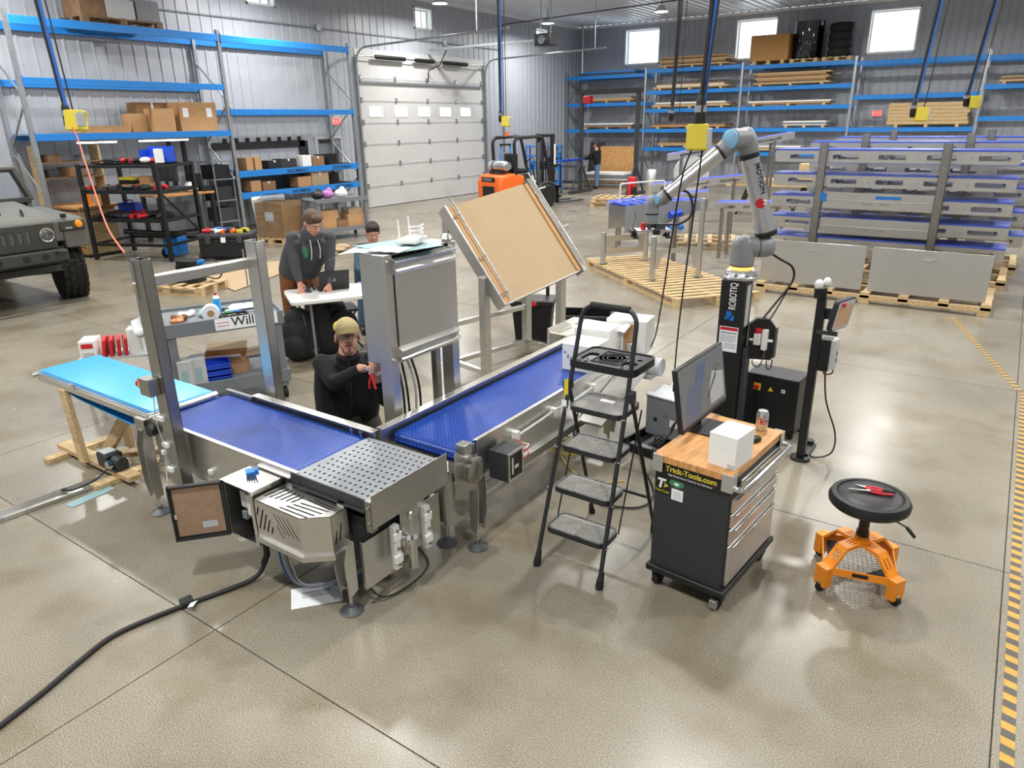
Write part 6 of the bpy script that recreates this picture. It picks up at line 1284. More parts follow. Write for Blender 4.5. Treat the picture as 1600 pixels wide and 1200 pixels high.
def person(label, J, f_head, up_head, top, legs, shoe, hairm, vox=.009, hs=1., curl=.5, hand_n=None, pose_sit=False, cap=False):
    t = thing('person', label, 'person', (J['hipc'][0], J['hipc'][1], 0))
    o = Vector(t.location)
    K = {k: Vector(v) - o for k, v in J.items()}
    g = B()
    P, M = head(g, K['head'], f_head, up_head, hs)
    g.t([K['neck'], (K['neck'] + K['head']) / 2 - M.col[1] * .02, K['head'] - M.col[2] * .03 - M.col[1] * .02], 0, 12, [.062 * hs, .054 * hs, .055 * hs])
    for s_ in 'LR':
        g.t([K['sh' + s_], K['el' + s_], K['wr' + s_]], 0, 10, [.036, .034, .026])
        dn_ = (K['wr' + s_] - K['el' + s_]).normalized()
        hd = Vector(J.get('hd' + s_, dn_)); hn = Vector(J.get('hn' + s_, (0, 0, -1)))
        hand(g, K['wr' + s_], hd, hn, 1 if s_ == 'R' else -1, curl, 1.02 * hs)
        g.t([K['hip' + s_], K['kn' + s_], K['an' + s_]], 0, 10, [.07, .05, .036]); g.t([K['hip' + s_], K['sh' + s_] * .7 + K['neck'] * .3], 0, 10, [.1, .05])
    g.t([K['hipc'], K['neck']], 0, 12, [.11, .07])
    b_ = part(t, 'body', 'skin', g, smooth=180); soft(b_, vox, 2)
    face(b_, P, M, hs)
    # clothes
    g = B()
    for s_ in 'LR':
        q = -1 if s_ == 'L' else 1
        g.t([K['hip' + s_] * .8 + K['hipc'] * .2, (K['hip' + s_] * .5 + K['sh' + s_] * .5) * .8 + (K['hipc'] + K['neck']) * .1, K['sh' + s_] * .75 + K['neck'] * .25], 0, 12, [.135, .125, .095])
        m_ = K['sh' + s_] * .97 + K['neck'] * .03; cuff = K['wr' + s_] * .94 + K['el' + s_] * .06
        g.t([m_, (m_ + K['el' + s_]) / 2, K['el' + s_], (K['el' + s_] + cuff) / 2, cuff], 0, 12, [.070, .066, .060, .052, .042])
        g.e(m_, .072, .072, .07)
    g.t([K['hipc'], K['hipc'] * .5 + K['neck'] * .5, K['neck'] * .9 + K['hipc'] * .1], 0, 14, [.15, .145, .11]); g.t([K['neck'] * .9 + K['hipc'] * .1, K['neck'] * .98 + K['hipc'] * .02], 0, 14, [.09, .075])
    tp_ = part(t, 'jacket', top, g, smooth=180); soft(tp_, .012, 4)
    f_, r_, u_ = basis(f_head, up_head)
    g = B()
    for s_ in 'LR': g.t([K['hip' + s_] * .9 + K['hipc'] * .1, (K['hip' + s_] + K['kn' + s_]) / 2, K['kn' + s_], (K['kn' + s_] + K['an' + s_]) / 2, K['an' + s_]], 0, 12, [.118, .098, .078, .068, .06])
    g.e(K['hipc'], .17, .14, .12)
    soft(part(t, 'trousers', legs, g, smooth=180), .013, 3)
    for s_ in 'LR':
        a = K['an' + s_]; fd = Vector(J.get('toe' + s_, Vector((f_.x, f_.y, 0)))).normalized()
        soft(part(t, 'shoe', shoe, B().e(a + fd * .07 - Vector((0, 0, .035)), .05, .05, .045).t([a - fd * .05 - Vector((0, 0, .04)), a + fd * .17 - Vector((0, 0, .045))], 0, 10, [.045, .042]).t([a + Vector((0, 0, .06)), a - Vector((0, 0, .04))], .05, 10)), .012, 2)
    if hairm and not cap:
        g = B(); g.e(P(0, -.02, .045), .083 * hs, .10 * hs, .086 * hs, 18, 12, M); g.e(P(0, -.055, .0), .078 * hs, .066 * hs, .09 * hs, 18, 12, M); g.e(P(0, .045, .095), .06 * hs, .045 * hs, .03 * hs, 14, 10, M)
        part(t, 'hair', hairm, g, smooth=180)
    return t, K, P, M, b_, tp_
# kneeling man with cap reaching into the cabinet
t, K, P, M, b_, tp_ = person('kneeling man in a tan cap, glasses and black jacket behind the conveyor corner',
    dict(head=(-3.79, 3.37, 1.065), neck=(-3.83, 3.39, .935), hipc=(-3.93, 3.42, .42), hipL=(-3.85, 3.52, .40), hipR=(-4.0, 3.32, .40), shL=(-3.70, 3.53, .875), shR=(-3.95, 3.24, .875),
         elL=(-3.44, 3.36, .66), elR=(-3.70, 3.13, .80), wrL=(-3.34, 3.20, .89), wrR=(-3.44, 3.16, .955), hdL=(.25, -.25, .6), hdR=(.9, -.05, .1), hnL=(-.7, -.2, .4), hnR=(.1, -.5, -.8),
         knL=(-3.66, 3.48, .08), knR=(-3.80, 3.18, .08), anL=(-3.98, 3.70, .08), anR=(-4.15, 3.42, .08), toeL=(-.8, .6, 0), toeR=(-.8, .6, 0)),
    (.74, -.62, .26), (.0, .0, 1), 'jacket', 'pants', 'boot', None, .0055, 1.06, .75, cap=True)
g = B(); g.e(P(0, -.022, .02), .080 * 1.06, .088 * 1.06, .075 * 1.06, 18, 12, M)
part(t, 'hair', 'hair', g, smooth=180)
def capmesh():
    g = B(); prof = []
    for i in range(9):
        th_ = R(90 * i / 8); prof.append((math.cos(th_), math.sin(th_)))
    u, v, a = M.col[0], M.col[1], M.col[2]; n = 24; vs = []
    for rr_, hh in prof: vs += [P(0, -.014, .058) + (u * math.cos(2 * math.pi * j / n) * .084 * 1.06 + v * math.sin(2 * math.pi * j / n) * .104 * 1.06) * max(rr_, .001) + a * hh ** 1.2 * .082 * 1.06 for j in range(n)]
    fs = [(i * n + j, i * n + (j + 1) % n, (i + 1) * n + (j + 1) % n, (i + 1) * n + j) for i in range(8) for j in range(n)]
    return g.add(vs, fs)
cp_ = part(t, 'cap', 'cap', capmesh(), smooth=60)
g = B(); vs = []; n = 14
for k, (rr_, dz) in enumerate(((.97, .0), (1.35, -.02), (1.75, -.06))):
    for j in range(n + 1):
        a = R(32 + 116 * j / n); vs.append(P(0, -.008, .066 + dz * .6 - .012 * abs(math.cos(a)) * (rr_ - 1)) + M.col[0] * math.cos(a) * .084 * 1.06 * (1 + (rr_ - 1) * .12) + M.col[1] * math.sin(a) * .110 * 1.06 * rr_)
m_ = len(vs); vs += [q - M.col[2] * .005 for q in vs]
fs = [(k * (n + 1) + j, k * (n + 1) + j + 1, (k + 1) * (n + 1) + j + 1, (k + 1) * (n + 1) + j) for k in range(2) for j in range(n)]
fs += [tuple(m_ + i for i in q[::-1]) for q in fs]
part(cp_, 'cap_brim', 'capbrim', g.add(vs, fs), smooth=60)
part(cp_, 'cap_panel', 'capyellow', B().e(P(.048, -.04, .075), .043, .07, .045, 12, 8, M), smooth=180)
gl = part(t, 'glasses', 'iris', B())
g = B()
for q in (-1, 1):
    g.t([P(q * .033 + .024 * math.cos(2 * math.pi * k / 14), .097 - .02 * abs(.024 * math.cos(2 * math.pi * k / 14) + q * .0) * 8, .006 + .016 * math.sin(2 * math.pi * k / 14)) for k in range(15)], .0015, 6); g.t([P(q * .058, .092, .008), P(q * .08, .03, .008), P(q * .082, -.01, .004)], .0022, 6)
g.t([P(-.01, .1, .008), P(.01, .1, .008)], .0022, 6); gl.data = mesh('glasses', g, 'iris')
for q in (-1, 1): part(gl, 'lens', 'eyeglass', B().e(P(q * .033, .0965, .006), .022, .0015, .015, 12, 8, M))
part(t, 'moustache', 'hair', B().t([P(-.026, .085, -.053), P(0, .098, -.047), P(.026, .085, -.053)], 0, 8, [.004, .008, .004]))
part(t, 'beard', 'hair', B().e(P(0, .070, -.088), .016, .012, .010, 10, 8, M), smooth=180)
part(tp_, 'jacket_zip', 'charcoal', B().t(curve([K['neck'] + Vector((.08, -.07, -.02)), K['neck'] * .5 + K['hipc'] * .5 + Vector((.13, -.08, 0)), K['hipc'] + Vector((.13, -.08, .05))], 5), .006, 6))
part(tp_, 'collar', 'jacket', B().l([(.085, -.02), (.088, .02), (.082, .05), (.07, .055)], K['neck'] + Vector((.01, -.005, -.045)), (.25, -.2, 1), n=20))
pz = thing('pliers', 'red handled pliers held by the kneeling man', 'pliers', (-3.285, 3.10, .965))
part(pz, 'handle', 'red', B().t([(0, 0, 0), (-.02, -.01, -.06), (-.03, -.005, -.11)], .008, 8)); part(pz, 'handle', 'red', B().t([(0, 0, 0), (.02, -.01, -.06), (.035, -.01, -.10)], .008, 8)); part(pz, 'jaws', 'steeld', B().t([(0, 0, 0), (.02, .02, .05)], .007, 6))
wr_ = solo('steel_wrench', 'steel wrench in the hand of the kneeling man', 'wrench', 'chrome', B().bar((0, 0, 0), (.14, -.02, -.01), .018, .006).l([(.012, -.004), (.022, -.004), (.022, .004), (.012, .004)], (.155, -.022, -.01), n=14), (-3.38, 3.12, .985))
# standing man leaning on the chair and table
t, K, P, M, b_, tp_ = person('standing man in a dark grey hoodie and brown trousers leaning on the table',
    dict(head=(-6.22, 5.20, 1.51), neck=(-6.31, 5.25, 1.37), hipc=(-6.72, 5.32, .93), hipL=(-6.62, 5.40, .91), hipR=(-6.81, 5.26, .91), shL=(-6.17, 5.38, 1.34), shR=(-6.50, 5.12, 1.34),
         elL=(-6.20, 5.36, 1.05), elR=(-6.45, 5.08, 1.05), wrL=(-6.22, 5.33, .82), wrR=(-6.43, 5.10, .86), hdR=(.2, -.1, -.9), hdL=(.3, -.2, -.8), hnR=(-.8, .2, -.3), hnL=(-.8, .2, -.3),
         knL=(-6.66, 5.42, .5), knR=(-6.84, 5.24, .5), anL=(-6.72, 5.46, .09), anR=(-6.90, 5.26, .09)),
    (.86, -.10, -.52), (.25, -.08, 1), 'hoodie', 'brownpants', 'boot', 'hair', .008, 1.12, .5)
part(tp_, 'hood', 'hoodie', B().l([(.11, -.03), (.125, .02), (.11, .07), (.085, .085)], K['neck'] + Vector((-.01, 0, -.01)), (.35, -.1, 1), n=20))
for q in (-1, 1): part(tp_, 'drawstring', 'lightgrey', B().t(curve([K['neck'] + Vector((.10, -.07 + .05 * q, -.03)), K['neck'] + Vector((.13, -.08 + .06 * q, -.14)), K['neck'] + Vector((.12, -.085 + .06 * q, -.24))], 4), .006, 6))
soft(part(tp_, 'chest_print', 'hoodgreen', B().e((K['neck'] * .62 + K['hipc'] * .38) + Vector((.10, -.10, .0)), .04, .035, .09)), .012, 2)
# seated man behind the monitor
t, K, P, M, b_, tp_ = person('seated man in a blue shirt half hidden behind the stainless cabinet',
    dict(head=(-6.60, 6.45, 1.22), neck=(-6.64, 6.48, 1.07), hipc=(-6.78, 6.55, .52), hipL=(-6.70, 6.64, .52), hipR=(-6.86, 6.45, .52), shL=(-6.52, 6.62, 1.01), shR=(-6.78, 6.36, 1.01),
         elL=(-6.32, 6.55, .80), elR=(-6.62, 6.18, .80), wrL=(-6.18, 6.32, .80), wrR=(-6.36, 6.10, .80), knL=(-6.38, 6.38, .50), knR=(-6.56, 6.16, .50), anL=(-6.42, 6.36, .09), anR=(-6.60, 6.14, .09)),
    (.75, -.55, -.35), (0, 0, 1), 'shirt', 'jeans', 'boot', 'hairdk', .01, 1.1, .4)
st = thing('folding_chair', 'grey chair under the seated man', 'chair', (-6.80, 6.57, 0), -50)
part(st, 'seat', 'grey', B().x(rrect(-.2, -.2, .2, .2, .04), (0, 0, .40), (1, 0, 0), (0, 1, 0), (0, 0, .03)), .004); part(st, 'backrest', 'grey', B().b(-.2, .2, .55, .2, .22, .8), .004)
for sx in (-.18, .18):
    for sy in (-.18, .2): part(st, 'leg', 'lightgrey', B().c((sx, sy, 0), (sx, sy, .40 if sy < 0 else .8), .012, n=8))
# two people far back by the forklift
person('person in a black jacket and pale jeans working by the far blue belt',
    dict(head=(-13.75, 25.6, 1.62), neck=(-13.72, 25.6, 1.46), hipc=(-13.7, 25.65, .94), hipL=(-13.65, 25.55, .92), hipR=(-13.75, 25.75, .92), shL=(-13.75, 25.42, 1.40), shR=(-13.7, 25.8, 1.40), elL=(-13.98, 25.3, 1.15), elR=(-13.98, 25.7, 1.15), wrL=(-14.2, 25.3, 1.12), wrR=(-14.2, 25.6, 1.12), knL=(-13.67, 25.55, .48), knR=(-13.75, 25.75, .48), anL=(-13.65, 25.55, .09), anR=(-13.75, 25.75, .09)),
    (-.9, -.1, -.3), (0, 0, 1), 'jacket', 'jeans', 'boot', 'hairdk', .012, 1.0, .4)
person('person in black bending over the far blue belt beside the forklift mast',
    dict(head=(-15.5, 25.6, 1.42), neck=(-15.6, 25.65, 1.32), hipc=(-15.9, 25.8, .92), hipL=(-15.85, 25.9, .9), hipR=(-15.95, 25.7, .9), shL=(-15.55, 25.85, 1.28), shR=(-15.65, 25.5, 1.28), elL=(-15.4, 25.7, 1.08), elR=(-15.45, 25.4, 1.08), wrL=(-15.2, 25.6, 1.05), wrR=(-15.2, 25.45, 1.05), knL=(-15.85, 25.9, .48), knR=(-15.95, 25.7, .48), anL=(-15.85, 25.9, .09), anR=(-15.95, 25.7, .09)),
    (.8, -.3, -.5), (0, 0, 1), 'jacket', 'pants', 'boot', 'hairdk', .012, 1.0, .4)
# ================================================================ BACKGROUND, LEFT SIDE
# ---- pallet racking against the left wall
RX0, RX1 = -15.9, -16.93
def upright(par, x, y, h, axis='y'):
    for d in (0, 1):
        if axis == 'y': a, b = (RX0 if d == 0 else RX1 + .04), y; g = B().b(a - .04, b - .04, 0, a + .04, b + .04, h)
        else: a, b = x, (y if d == 0 else y + 1.0); g = B().b(a - .04, b - .04, 0, a + .04, b + .04, h)
        part(par, 'upright', 'galv', g)
    n = int(h / .95)
    for i in range(n):
        z0, z1 = .25 + i * .95, .25 + (i + 1) * .95 - .1
        if axis == 'y': p, q = (RX0, y, z0 if i % 2 else z1), (RX1 + .04, y, z1 if i % 2 else z0)
        else: p, q = (x, y, z0 if i % 2 else z1), (x, y + 1.0, z1 if i % 2 else z0)
        part(par, 'brace', 'galv', B().bar(p, q, .03, .03))
rk = thing('pallet_rack', 'tall rack with blue beams along the left wall', 'rack', (0, 0, 0))
for y in (6.72, 11.12, 15.16): upright(rk, 0, y, 4.6)
def beam_y(z, y0, y1, h=.14, txt=None):
    for x in (RX0 + .03, RX1 + .02):
        b_ = part(rk, 'beam', 'bluebeam', B().b(x - .025, y0 + .04, z - h, x + .025, y1 - .04, z).b(x - .03, y0 + .035, z - h - .03, x + .03, y0 + .05, z + .03).b(x - .03, y1 - .05, z - h - .03, x + .03, y1 - .035, z + .03), .004)
        if txt and x > -16.3:
            for s_, yy in txt: text(b_, 'beam_lettering', s_, 'black', (x + .0255, yy, z - h + .03), (0, 1, 0), (0, 0, 1), .12, bold=.003)
for z, y0, y1, h, tx_ in ((4.50, 6.72, 11.12, .15, None), (3.44, 6.72, 11.12, .13, None), (2.42, 6.72, 11.12, .13, None), (4.50, 11.12, 15.16, .15, None), (2.90, 11.12, 15.16, .13, None), (1.47, 11.12, 15.16, .15, (('INCOMING !', 12.6), ('OUTGOING !', 14.15))), (.95, 11.12, 15.16, .15, (('INCOMING', 12.7), ('OUTGOING', 14.2)))):
    beam_y(z, y0, y1, h, tx_)
for z in (1.47, .95, 2.42):
    y0, y1 = (6.8, 11.05) if z > 2 else (11.2, 15.1)
    part(rk, 'deck', 'darkgrey' if z < 2 else 'galv', B().b(RX1 + .05, y0, z - .03, RX0 + .0, y1, z - .012))
LX = -16.35
def box_on(label, y, z, w_, d_, h_, m_='card', x=LX, rz=0, group='cartons on the left rack'): return carton(label, (x, y, z), rz, d_, w_, h_, m_, True, group)
box_on('long flat brown carton on the left rack shelf', 8.3, 2.421, 1.0, .5, .14)
box_on('small carton with a torn flap beside the long flat one', 9.05, 2.421, .35, .4, .38)
box_on('carton with white labels at the front of the big brown ones', 9.5, 2.421, .5, .35, .48, x=-16.1)
box_on('dark brown carton behind the labelled one', 9.6, 2.421, .75, .4, .62, 'cardd', x=-16.7)
kk = box_on('largest brown carton on the left rack shelf', 10.4, 2.421, .95, .7, .62)
for yy in (-.3, .3): part(kk, 'shipping_label', 'paper', B().b(.3505, yy - .09, .3, .3515, yy + .05, .5), smooth=0)
tpal = pallet('pallet of wrapped boxes high on the top left beam', (-16.4, 9.0, 4.502), 90, 1.7, .9, 7, m1='oldwood', m2='oldwood')
for i, (y, w_, m_) in enumerate(((8.45, .5, 'oldwood'), (9.02, .6, 'lightgrey'), (9.62, .5, 'grey'))): carton(['brown bundle at the left of the high pallet', 'silver wrapped bundle in the middle of the high pallet', 'silver wrapped bundle at the right of the high pallet'][i], (-16.4, y, 4.642), 0, .7, w_, .32 + .04 * i, m_, False)
for i, (y0, y1) in enumerate(((7.55, 8.4), (8.85, 10.05))):
    t = thing('led_strip', ['shorter lit tube light under the rack beam', 'longer lit tube light under the rack beam'][i], 'tube light', (RX0 - .1, 0, 2.25))
    part(t, 'housing', 'white', B().b(-.03, y0, .0, .03, y1, .035)); part(t, 'tube', 'led', B().c((0, y0 + .02, -.012), (0, y1 - .02, -.012), .016, n=10))
for i, (y, z, w_, h_, m_, nm) in enumerate(((11.55, 1.472, .2, .3, 'card', 'first upright brown carton on the upper labelled shelf'), (11.8, 1.472, .2, .3, 'card', 'second upright brown carton on the upper labelled shelf'), (12.3, 1.472, .4, .2, 'black', 'open black box on the upper labelled shelf'), (12.75, 1.472, .5, .22, 'charcoal', 'long dark box on the upper labelled shelf'), (13.35, 1.472, .3, .28, 'white', 'white bag-like box on the upper labelled shelf'), (13.75, 1.472, .4, .24, 'cardd', 'brown carton at the right of the upper shelf'), (11.65, .952, .3, .26, 'card', 'square brown carton at the left of the lower labelled shelf'), (12.05, .952, .4, .22, 'cardd', 'low brown carton on the lower labelled shelf'), (13.2, .952, .45, .26, 'card', 'brown carton with white tape on the lower labelled shelf'), (13.75, .952, .6, .36, 'cardl', 'largest carton on the lower labelled shelf'))):
    box_on(nm, y, z, w_, .35, h_, m_, x=-16.1)
for i, (y, z) in enumerate(((14.6, 1.472), (14.6, .952))):
    t = thing('sorting_tray', ['black upright tray at the right of the upper labelled shelf', 'black upright tray at the right of the lower labelled shelf'][i], 'tray', (-16.3, y, z))
    part(t, 'tray_back', 'black', B().b(-.3, -.42, 0, -.28, .42, .26)); part(t, 'tray_side', 'black', B().b(-.28, -.42, 0, .3, -.4, .2)); part(t, 'tray_floor', 'black', B().b(-.28, -.4, 0, .3, .42, .01))
sl = thing('hook_rail', 'dark hook rail frame hanging on the left wall behind the rack', 'frame', (XW + .026, 0, 0))
part(sl, 'top_rail', 'black', B().b(0, 11.25, 1.95, .035, 14.2, 2.12)); part(sl, 'side_rail', 'black', B().b(0, 14.0, 1.0, .035, 14.3, 2.1))
for i in range(8): part(sl, 'hook', 'black', B().b(.0, 11.6 + .34 * i, 2.12, .06, 11.68 + .34 * i, 2.22))
# shrink-wrapped carton, white panel and grey cart in front of the labelled shelves
wp = thing('wrapped_carton', 'brown carton shrink-wrapped in clear film on a pallet', 'carton', (-13.8, 10.6, 0), 15)
part(wp, 'carton_body', 'card', B().b(-.36, -.36, .14, .36, .36, .9), .004); part(wp, 'film', 'film', B().x([(-.38, -.38), (.38, -.38), (.38, .38), (-.38, .38)], (0, 0, .10), (1, 0, 0), (0, 1, 0), (0, 0, .85)).l([(.46, .95), (.3, 1.06), (.1, 1.04)], n=8)); part(wp, 'carton_label', 'paper', B().b(-.1, -.366, .5, .12, -.3605, .7), smooth=0)
pallet('pallet under the shrink-wrapped carton', (-13.8, 10.6, 0), 15, .9, .85, 6)
solo('white_panel', 'large white sheet standing against the rack behind the wrapped carton', 'panel', 'white', B().x(rrect(-.5, 0, .5, .85, .05), (0, 0, 0), (0, 1, 0), (-.12, 0, .99), (.03, 0, 0)), (-15.7, 11.85, 0))
gc = thing('utility_cart', 'far grey utility cart loaded with brown cartons', 'utility cart', (-13.1, 11.7, 0), 75)
for z in (.22, .88): part(gc, 'shelf', 'cartgrey', B().b(-.65, -.35, z, .65, .35, z + .02).b(-.66, -.36, z - .04, .66, -.34, z + .06).b(-.66, .34, z - .04, .66, .36, z + .06), .003)
for sx, sy in ((-.6, -.3), (.6, -.3), (-.6, .3), (.6, .3)):
    part(gc, 'corner_post', 'cartgrey', B().b(sx - .035, sy - .035, .1, sx + .035, sy + .035, .88)); part(gc, 'caster', 'rubber', B().c((sx - .02, sy, .05), (sx + .02, sy, .05), .05, n=12))
for i, (x, z, w_, h_, m_) in enumerate(((-.35, .241, .4, .24, 'card'), (.0, .241, .26, .18, 'cardd'), (.35, .241, .42, .3, 'card'), (-.35, .482, .5, .18, 'card'), (.38, .542, .4, .12, 'cardl'))):
    carton(['brown carton at the left of the far cart', 'dark small carton in the middle of the far cart', 'brown carton at the right of the far cart', 'flat carton stacked at the left of the far cart', 'flat carton stacked at the right of the far cart'][i], loc_in(gc, x, -.05, z), 75, w_, .4, h_, m_)
for i, (x, m_, nm) in enumerate(((-.45, 'black', 'black bag on top of the far grey cart'), (-.2, 'pink', 'pink cloth bag on top of the far grey cart'), (.15, 'whiteplastic', 'white plastic bag on top of the far grey cart'))):
    blob(B().e((0, 0, .1), .16, .13, .1).e((.04, .03, .18), .07, .06, .08), 'carrier_bag', nm, 'bag', m_, loc_in(gc, x, 0, .90), 30 * i, .016)
blob(B().e((0, 0, .05), .35, .16, .05).e((.2, .1, .1), .2, .12, .06).e((-.2, -.05, .08), .15, .1, .06), 'kraft_paper', 'crumpled brown packing paper on the floor near the far cart', 'packing paper', 'cardl', (-11.7, 10.2, 0), 20, .02)
# ---- tool benches under the first rack bay
bn = thing('steel_tool_rack', 'black tubular steel rack cart full of cordless tools', 'tool rack', (-14.54, 7.9, 0), 23)
L_, W_ = .85, .55
for sx in (-L_, L_):
    for sy in (-W_, W_): part(bn, 'post', 'black', B().b(sx - .035, sy - .035, .02, sx + .035, sy + .035, 1.86), .003)
for z in (.35, .82, 1.36, 1.84):
    for sy in (-W_, W_): part(bn, 'side_rail', 'black', B().b(-L_, sy - .03, z - .05, L_, sy + .03, z))
    for sx in (-L_, L_): part(bn, 'end_rail', 'black', B().b(sx - .03, -W_, z - .05, sx + .03, W_, z))
for z in (.82, 1.36): part(bn, 'shelf', 'black', B().b(-L_, -W_, z, L_, W_, z + .015))
part(bn, 'shelf', 'black', B().b(-L_, -.05, 1.84, .55, W_, 1.855)); part(bn, 'diagonal', 'black', B().bar((L_, -W_ + .05, 1.3), (L_, W_ - .02, .45), .03, .03))
part(bn, 'tube', 'black', B().c((-.3, -.3, .55), (.9, -.2, .5), .05, n=10))
rq = random.Random(5)
pos = []
for i in range(7): pos.append((-.7 + .17 * i, .1 + .12 * (i % 2), 1.856))
for i in range(8): pos.append((-.75 + .2 * i, -.38 + .2 * (i % 2), 1.376))
for i in range(14): pos.append((-.7 + .33 * (i % 5), -.42 + .30 * (i // 5), .836))
ORD = ['first', 'second', 'third', 'fourth', 'fifth', 'sixth', 'seventh', 'eighth']
tnames = ['top', 'middle', 'lower']
for i, (x, y, z) in enumerate(pos):
    lv_ = 0 if z > 1.8 else 1 if z > 1.3 else 2
    drill(('%s tool from the left on the %s shelf of the black steel rack' % (ORD[i if i < 7 else i - 7], tnames[lv_])) if i < 15 else '%s tool from the left, %s row, lower shelf of the black steel rack' % (ORD[(i - 15) % 5], ('front', 'middle', 'back')[(i - 15) // 5]), loc_in(bn, x, y, z), rq.uniform(0, 360), ['black', 'charcoal', 'red', 'black'][i % 4], ['red', 'black', 'black', 'red'][i % 4] if i % 3 else 'black', 1.25, 'cordless tools on the black steel rack')
bb = thing('parts_bin', 'wide blue parts bin on top of the black steel rack', 'bin', loc_in(bn, .3, .3, 1.856), 23)
part(bb, 'bin_shell', 'binblue', B().b(-.3, -.14, 0, .3, .14, .01).b(-.3, .13, 0, .3, .14, .3).b(-.3, -.14, 0, -.29, .14, .24).b(.29, -.14, 0, .3, .14, .24).b(-.3, -.14, 0, .3, -.13, .12))
carton('white small carton standing against the blue bin', loc_in(bn, .52, .05, 1.856), 23, .14, .1, .26)
blob(B().e((0, 0, .05), .12, .1, .06), 'shop_rag', 'pale cloth heap in front of the blue bin', 'rag', 'paper', loc_in(bn, .2, .05, 1.856), 0, .014)
bm_ = thing('computer_monitor', 'black bench monitor on the steel tool rack', 'monitor', loc_in(bn, .55, .1, 1.376), 20)
part(bm_, 'panel', 'charcoal', B().b(-.29, -.02, .12, .29, .02, .45), .005); part(bm_, 'neck', 'black', B().b(-.03, .0, 0, .03, .03, .2)); part(bm_, 'foot', 'black', B().b(-.12, -.08, 0, .12, .08, .012))
for i, (x, nm) in enumerate(((-.5, 'pile of yellow and black tool cases on the middle rack shelf'),)):
    t = thing('tool_case', nm, 'tool case', loc_in(bn, -.35, .2, 1.376), 23)
    for k in range(3): part(t, 'case_layer', 'yellow' if k % 2 == 0 else 'black', B().b(-.17, -.12, .07 * k, .17, .12, .07 * k + .06), .008)
carton('small brown carton on the middle rack shelf', loc_in(bn, .0, .25, 1.376), 23, .2, .2, .22, 'card')
blc = thing('parts_bin', 'blue drill case on the lower shelf of the steel rack', 'case', loc_in(bn, -.55, .3, .836), 23)
part(blc, 'case', 'binblue', B().b(-.2, -.12, 0, .2, .12, .22), .02); part(blc, 'case_handle', 'binblue', B().t(arc([(-.08, 0, .22), (-.08, 0, .27), (.08, 0, .27), (.08, 0, .22)], .02), .012, 6))
wc2 = thing('wooden_drawer_unit', 'wooden bench cabinet with a column of slatted drawers', 'cabinet', (-16.07, 7.42, 0), 5)
part(wc2, 'carcass', 'woodx', B().b(-.5, -.34, .06, .5, .4, .98), .004); part(wc2, 'top', 'butcher', B().b(-.56, -.42, .98, .6, .45, 1.03), .004); part(wc2, 'plinth', 'black', B().b(-.5, -.32, 0, .5, .4, .06))
for k in range(7): d_ = part(wc2, 'drawer', 'butcher', B().b(-.42, -.36, .1 + .12 * k, .42, -.34, .2 + .12 * k), .003); part(d_, 'drawer_slot', 'black', B().b(-.42, -.355, .2 + .12 * k, .42, -.345, .218 + .12 * k), smooth=0)
ws = thing('wooden_shelf', 'open wooden shelf with clutter behind the parked vehicle', 'shelf', (-16.45, 7.5, 0), 0)
for y in (-.6, .6): part(ws, 'side_board', 'wood', B().b(-.2, y - .02, 1.03, .2, y + .02, 2.2))
for z in (1.55, 1.85): part(ws, 'shelf_board', 'oldwood', B().b(-.22, -.6, z, .22, .6, z + .03))
for i in range(6):
    m_ = ['oldwood', 'cardd', 'stoolorange', 'card', 'grey', 'darkgrey'][i]
    carton(['brown jug-like box on the wooden shelf', 'dark carton on the wooden shelf', 'orange box on the wooden cabinet', 'tan box on the wooden cabinet', 'grey box on the wooden shelf', 'dark grey box on the wooden shelf'][i], [(-16.4, 7.15, 1.88), (-16.4, 7.5, 1.58), (-15.75, 7.4, 1.03), (-15.45, 7.55, 1.03), (-16.4, 7.8, 1.88), (-16.4, 7.1, 1.58)][i], 15, [.3, .35, .14, .22, .2, .25][i], [.3, .3, .12, .2, .2, .25][i], [.14, .18, .38, .25, .12, .15][i], m_, i in (1, 3))
wb = thing('workbench', 'timber-topped workbench against the left wall under the rack', 'workbench', (-16.25, 9.72, 0))
part(wb, 'bench_top', 'butcher', B().b(-.4, -.72, 1.02, .35, .72, 1.07), .004)
for sx, sy in ((-.35, -.67), (.3, -.67), (-.35, .67), (.3, .67)): part(wb, 'leg', 'black', B().b(sx - .04, sy - .04, 0, sx + .04, sy + .04, 1.02))
part(wb, 'lower_rail', 'black', B().b(-.35, -.67, .1, -.3, .67, .16)); part(wb, 'back_post', 'black', B().b(-.4, .5, 1.07, -.33, .58, 2.2)); part(wb, 'back_post', 'black', B().b(-.4, .15, 1.07, -.33, .23, 2.2))
blob(B().e((0, 0, .12), .15, .13, .12).e((0, .12, .06), .06, .08, .06), 'shop_machine', 'white domed machine on the workbench', 'machine', 'whiteplastic', (-16.1, 9.95, 1.07), 0, .015)
carton('black speaker-like box on the workbench', (-16.3, 10.2, 1.07), 0, .25, .25, .4, 'black', False); carton('small black radio on the workbench', (-16.02, 10.3, 1.07), 0, .15, .22, .12, 'black', False)
fn = thing('shelf_unit', 'open grey wire shelf unit beside the rack upright', 'shelf', (-16.2, 10.75, 0))
for sx, sy in ((-.3, -.25), (.3, -.25), (-.3, .25), (.3, .25)): part(fn, 'post', 'grey', B().c((sx, sy, 0), (sx, sy, 1.75), .015, n=8))
for z in (.3, .8, 1.3, 1.7): part(fn, 'wire_shelf', 'grey', B().b(-.32, -.27, z, .32, .27, z + .02))
for i, z in enumerate((.32, .82, 1.32)): carton(['dark bin on the lowest wire shelf', 'dark bin on the middle wire shelf', 'wide black bin on the upper wire shelf'][i], (-16.2, 10.75, z), 0, .5, .45, .32, ['darkgrey', 'charcoal', 'black'][i], False)
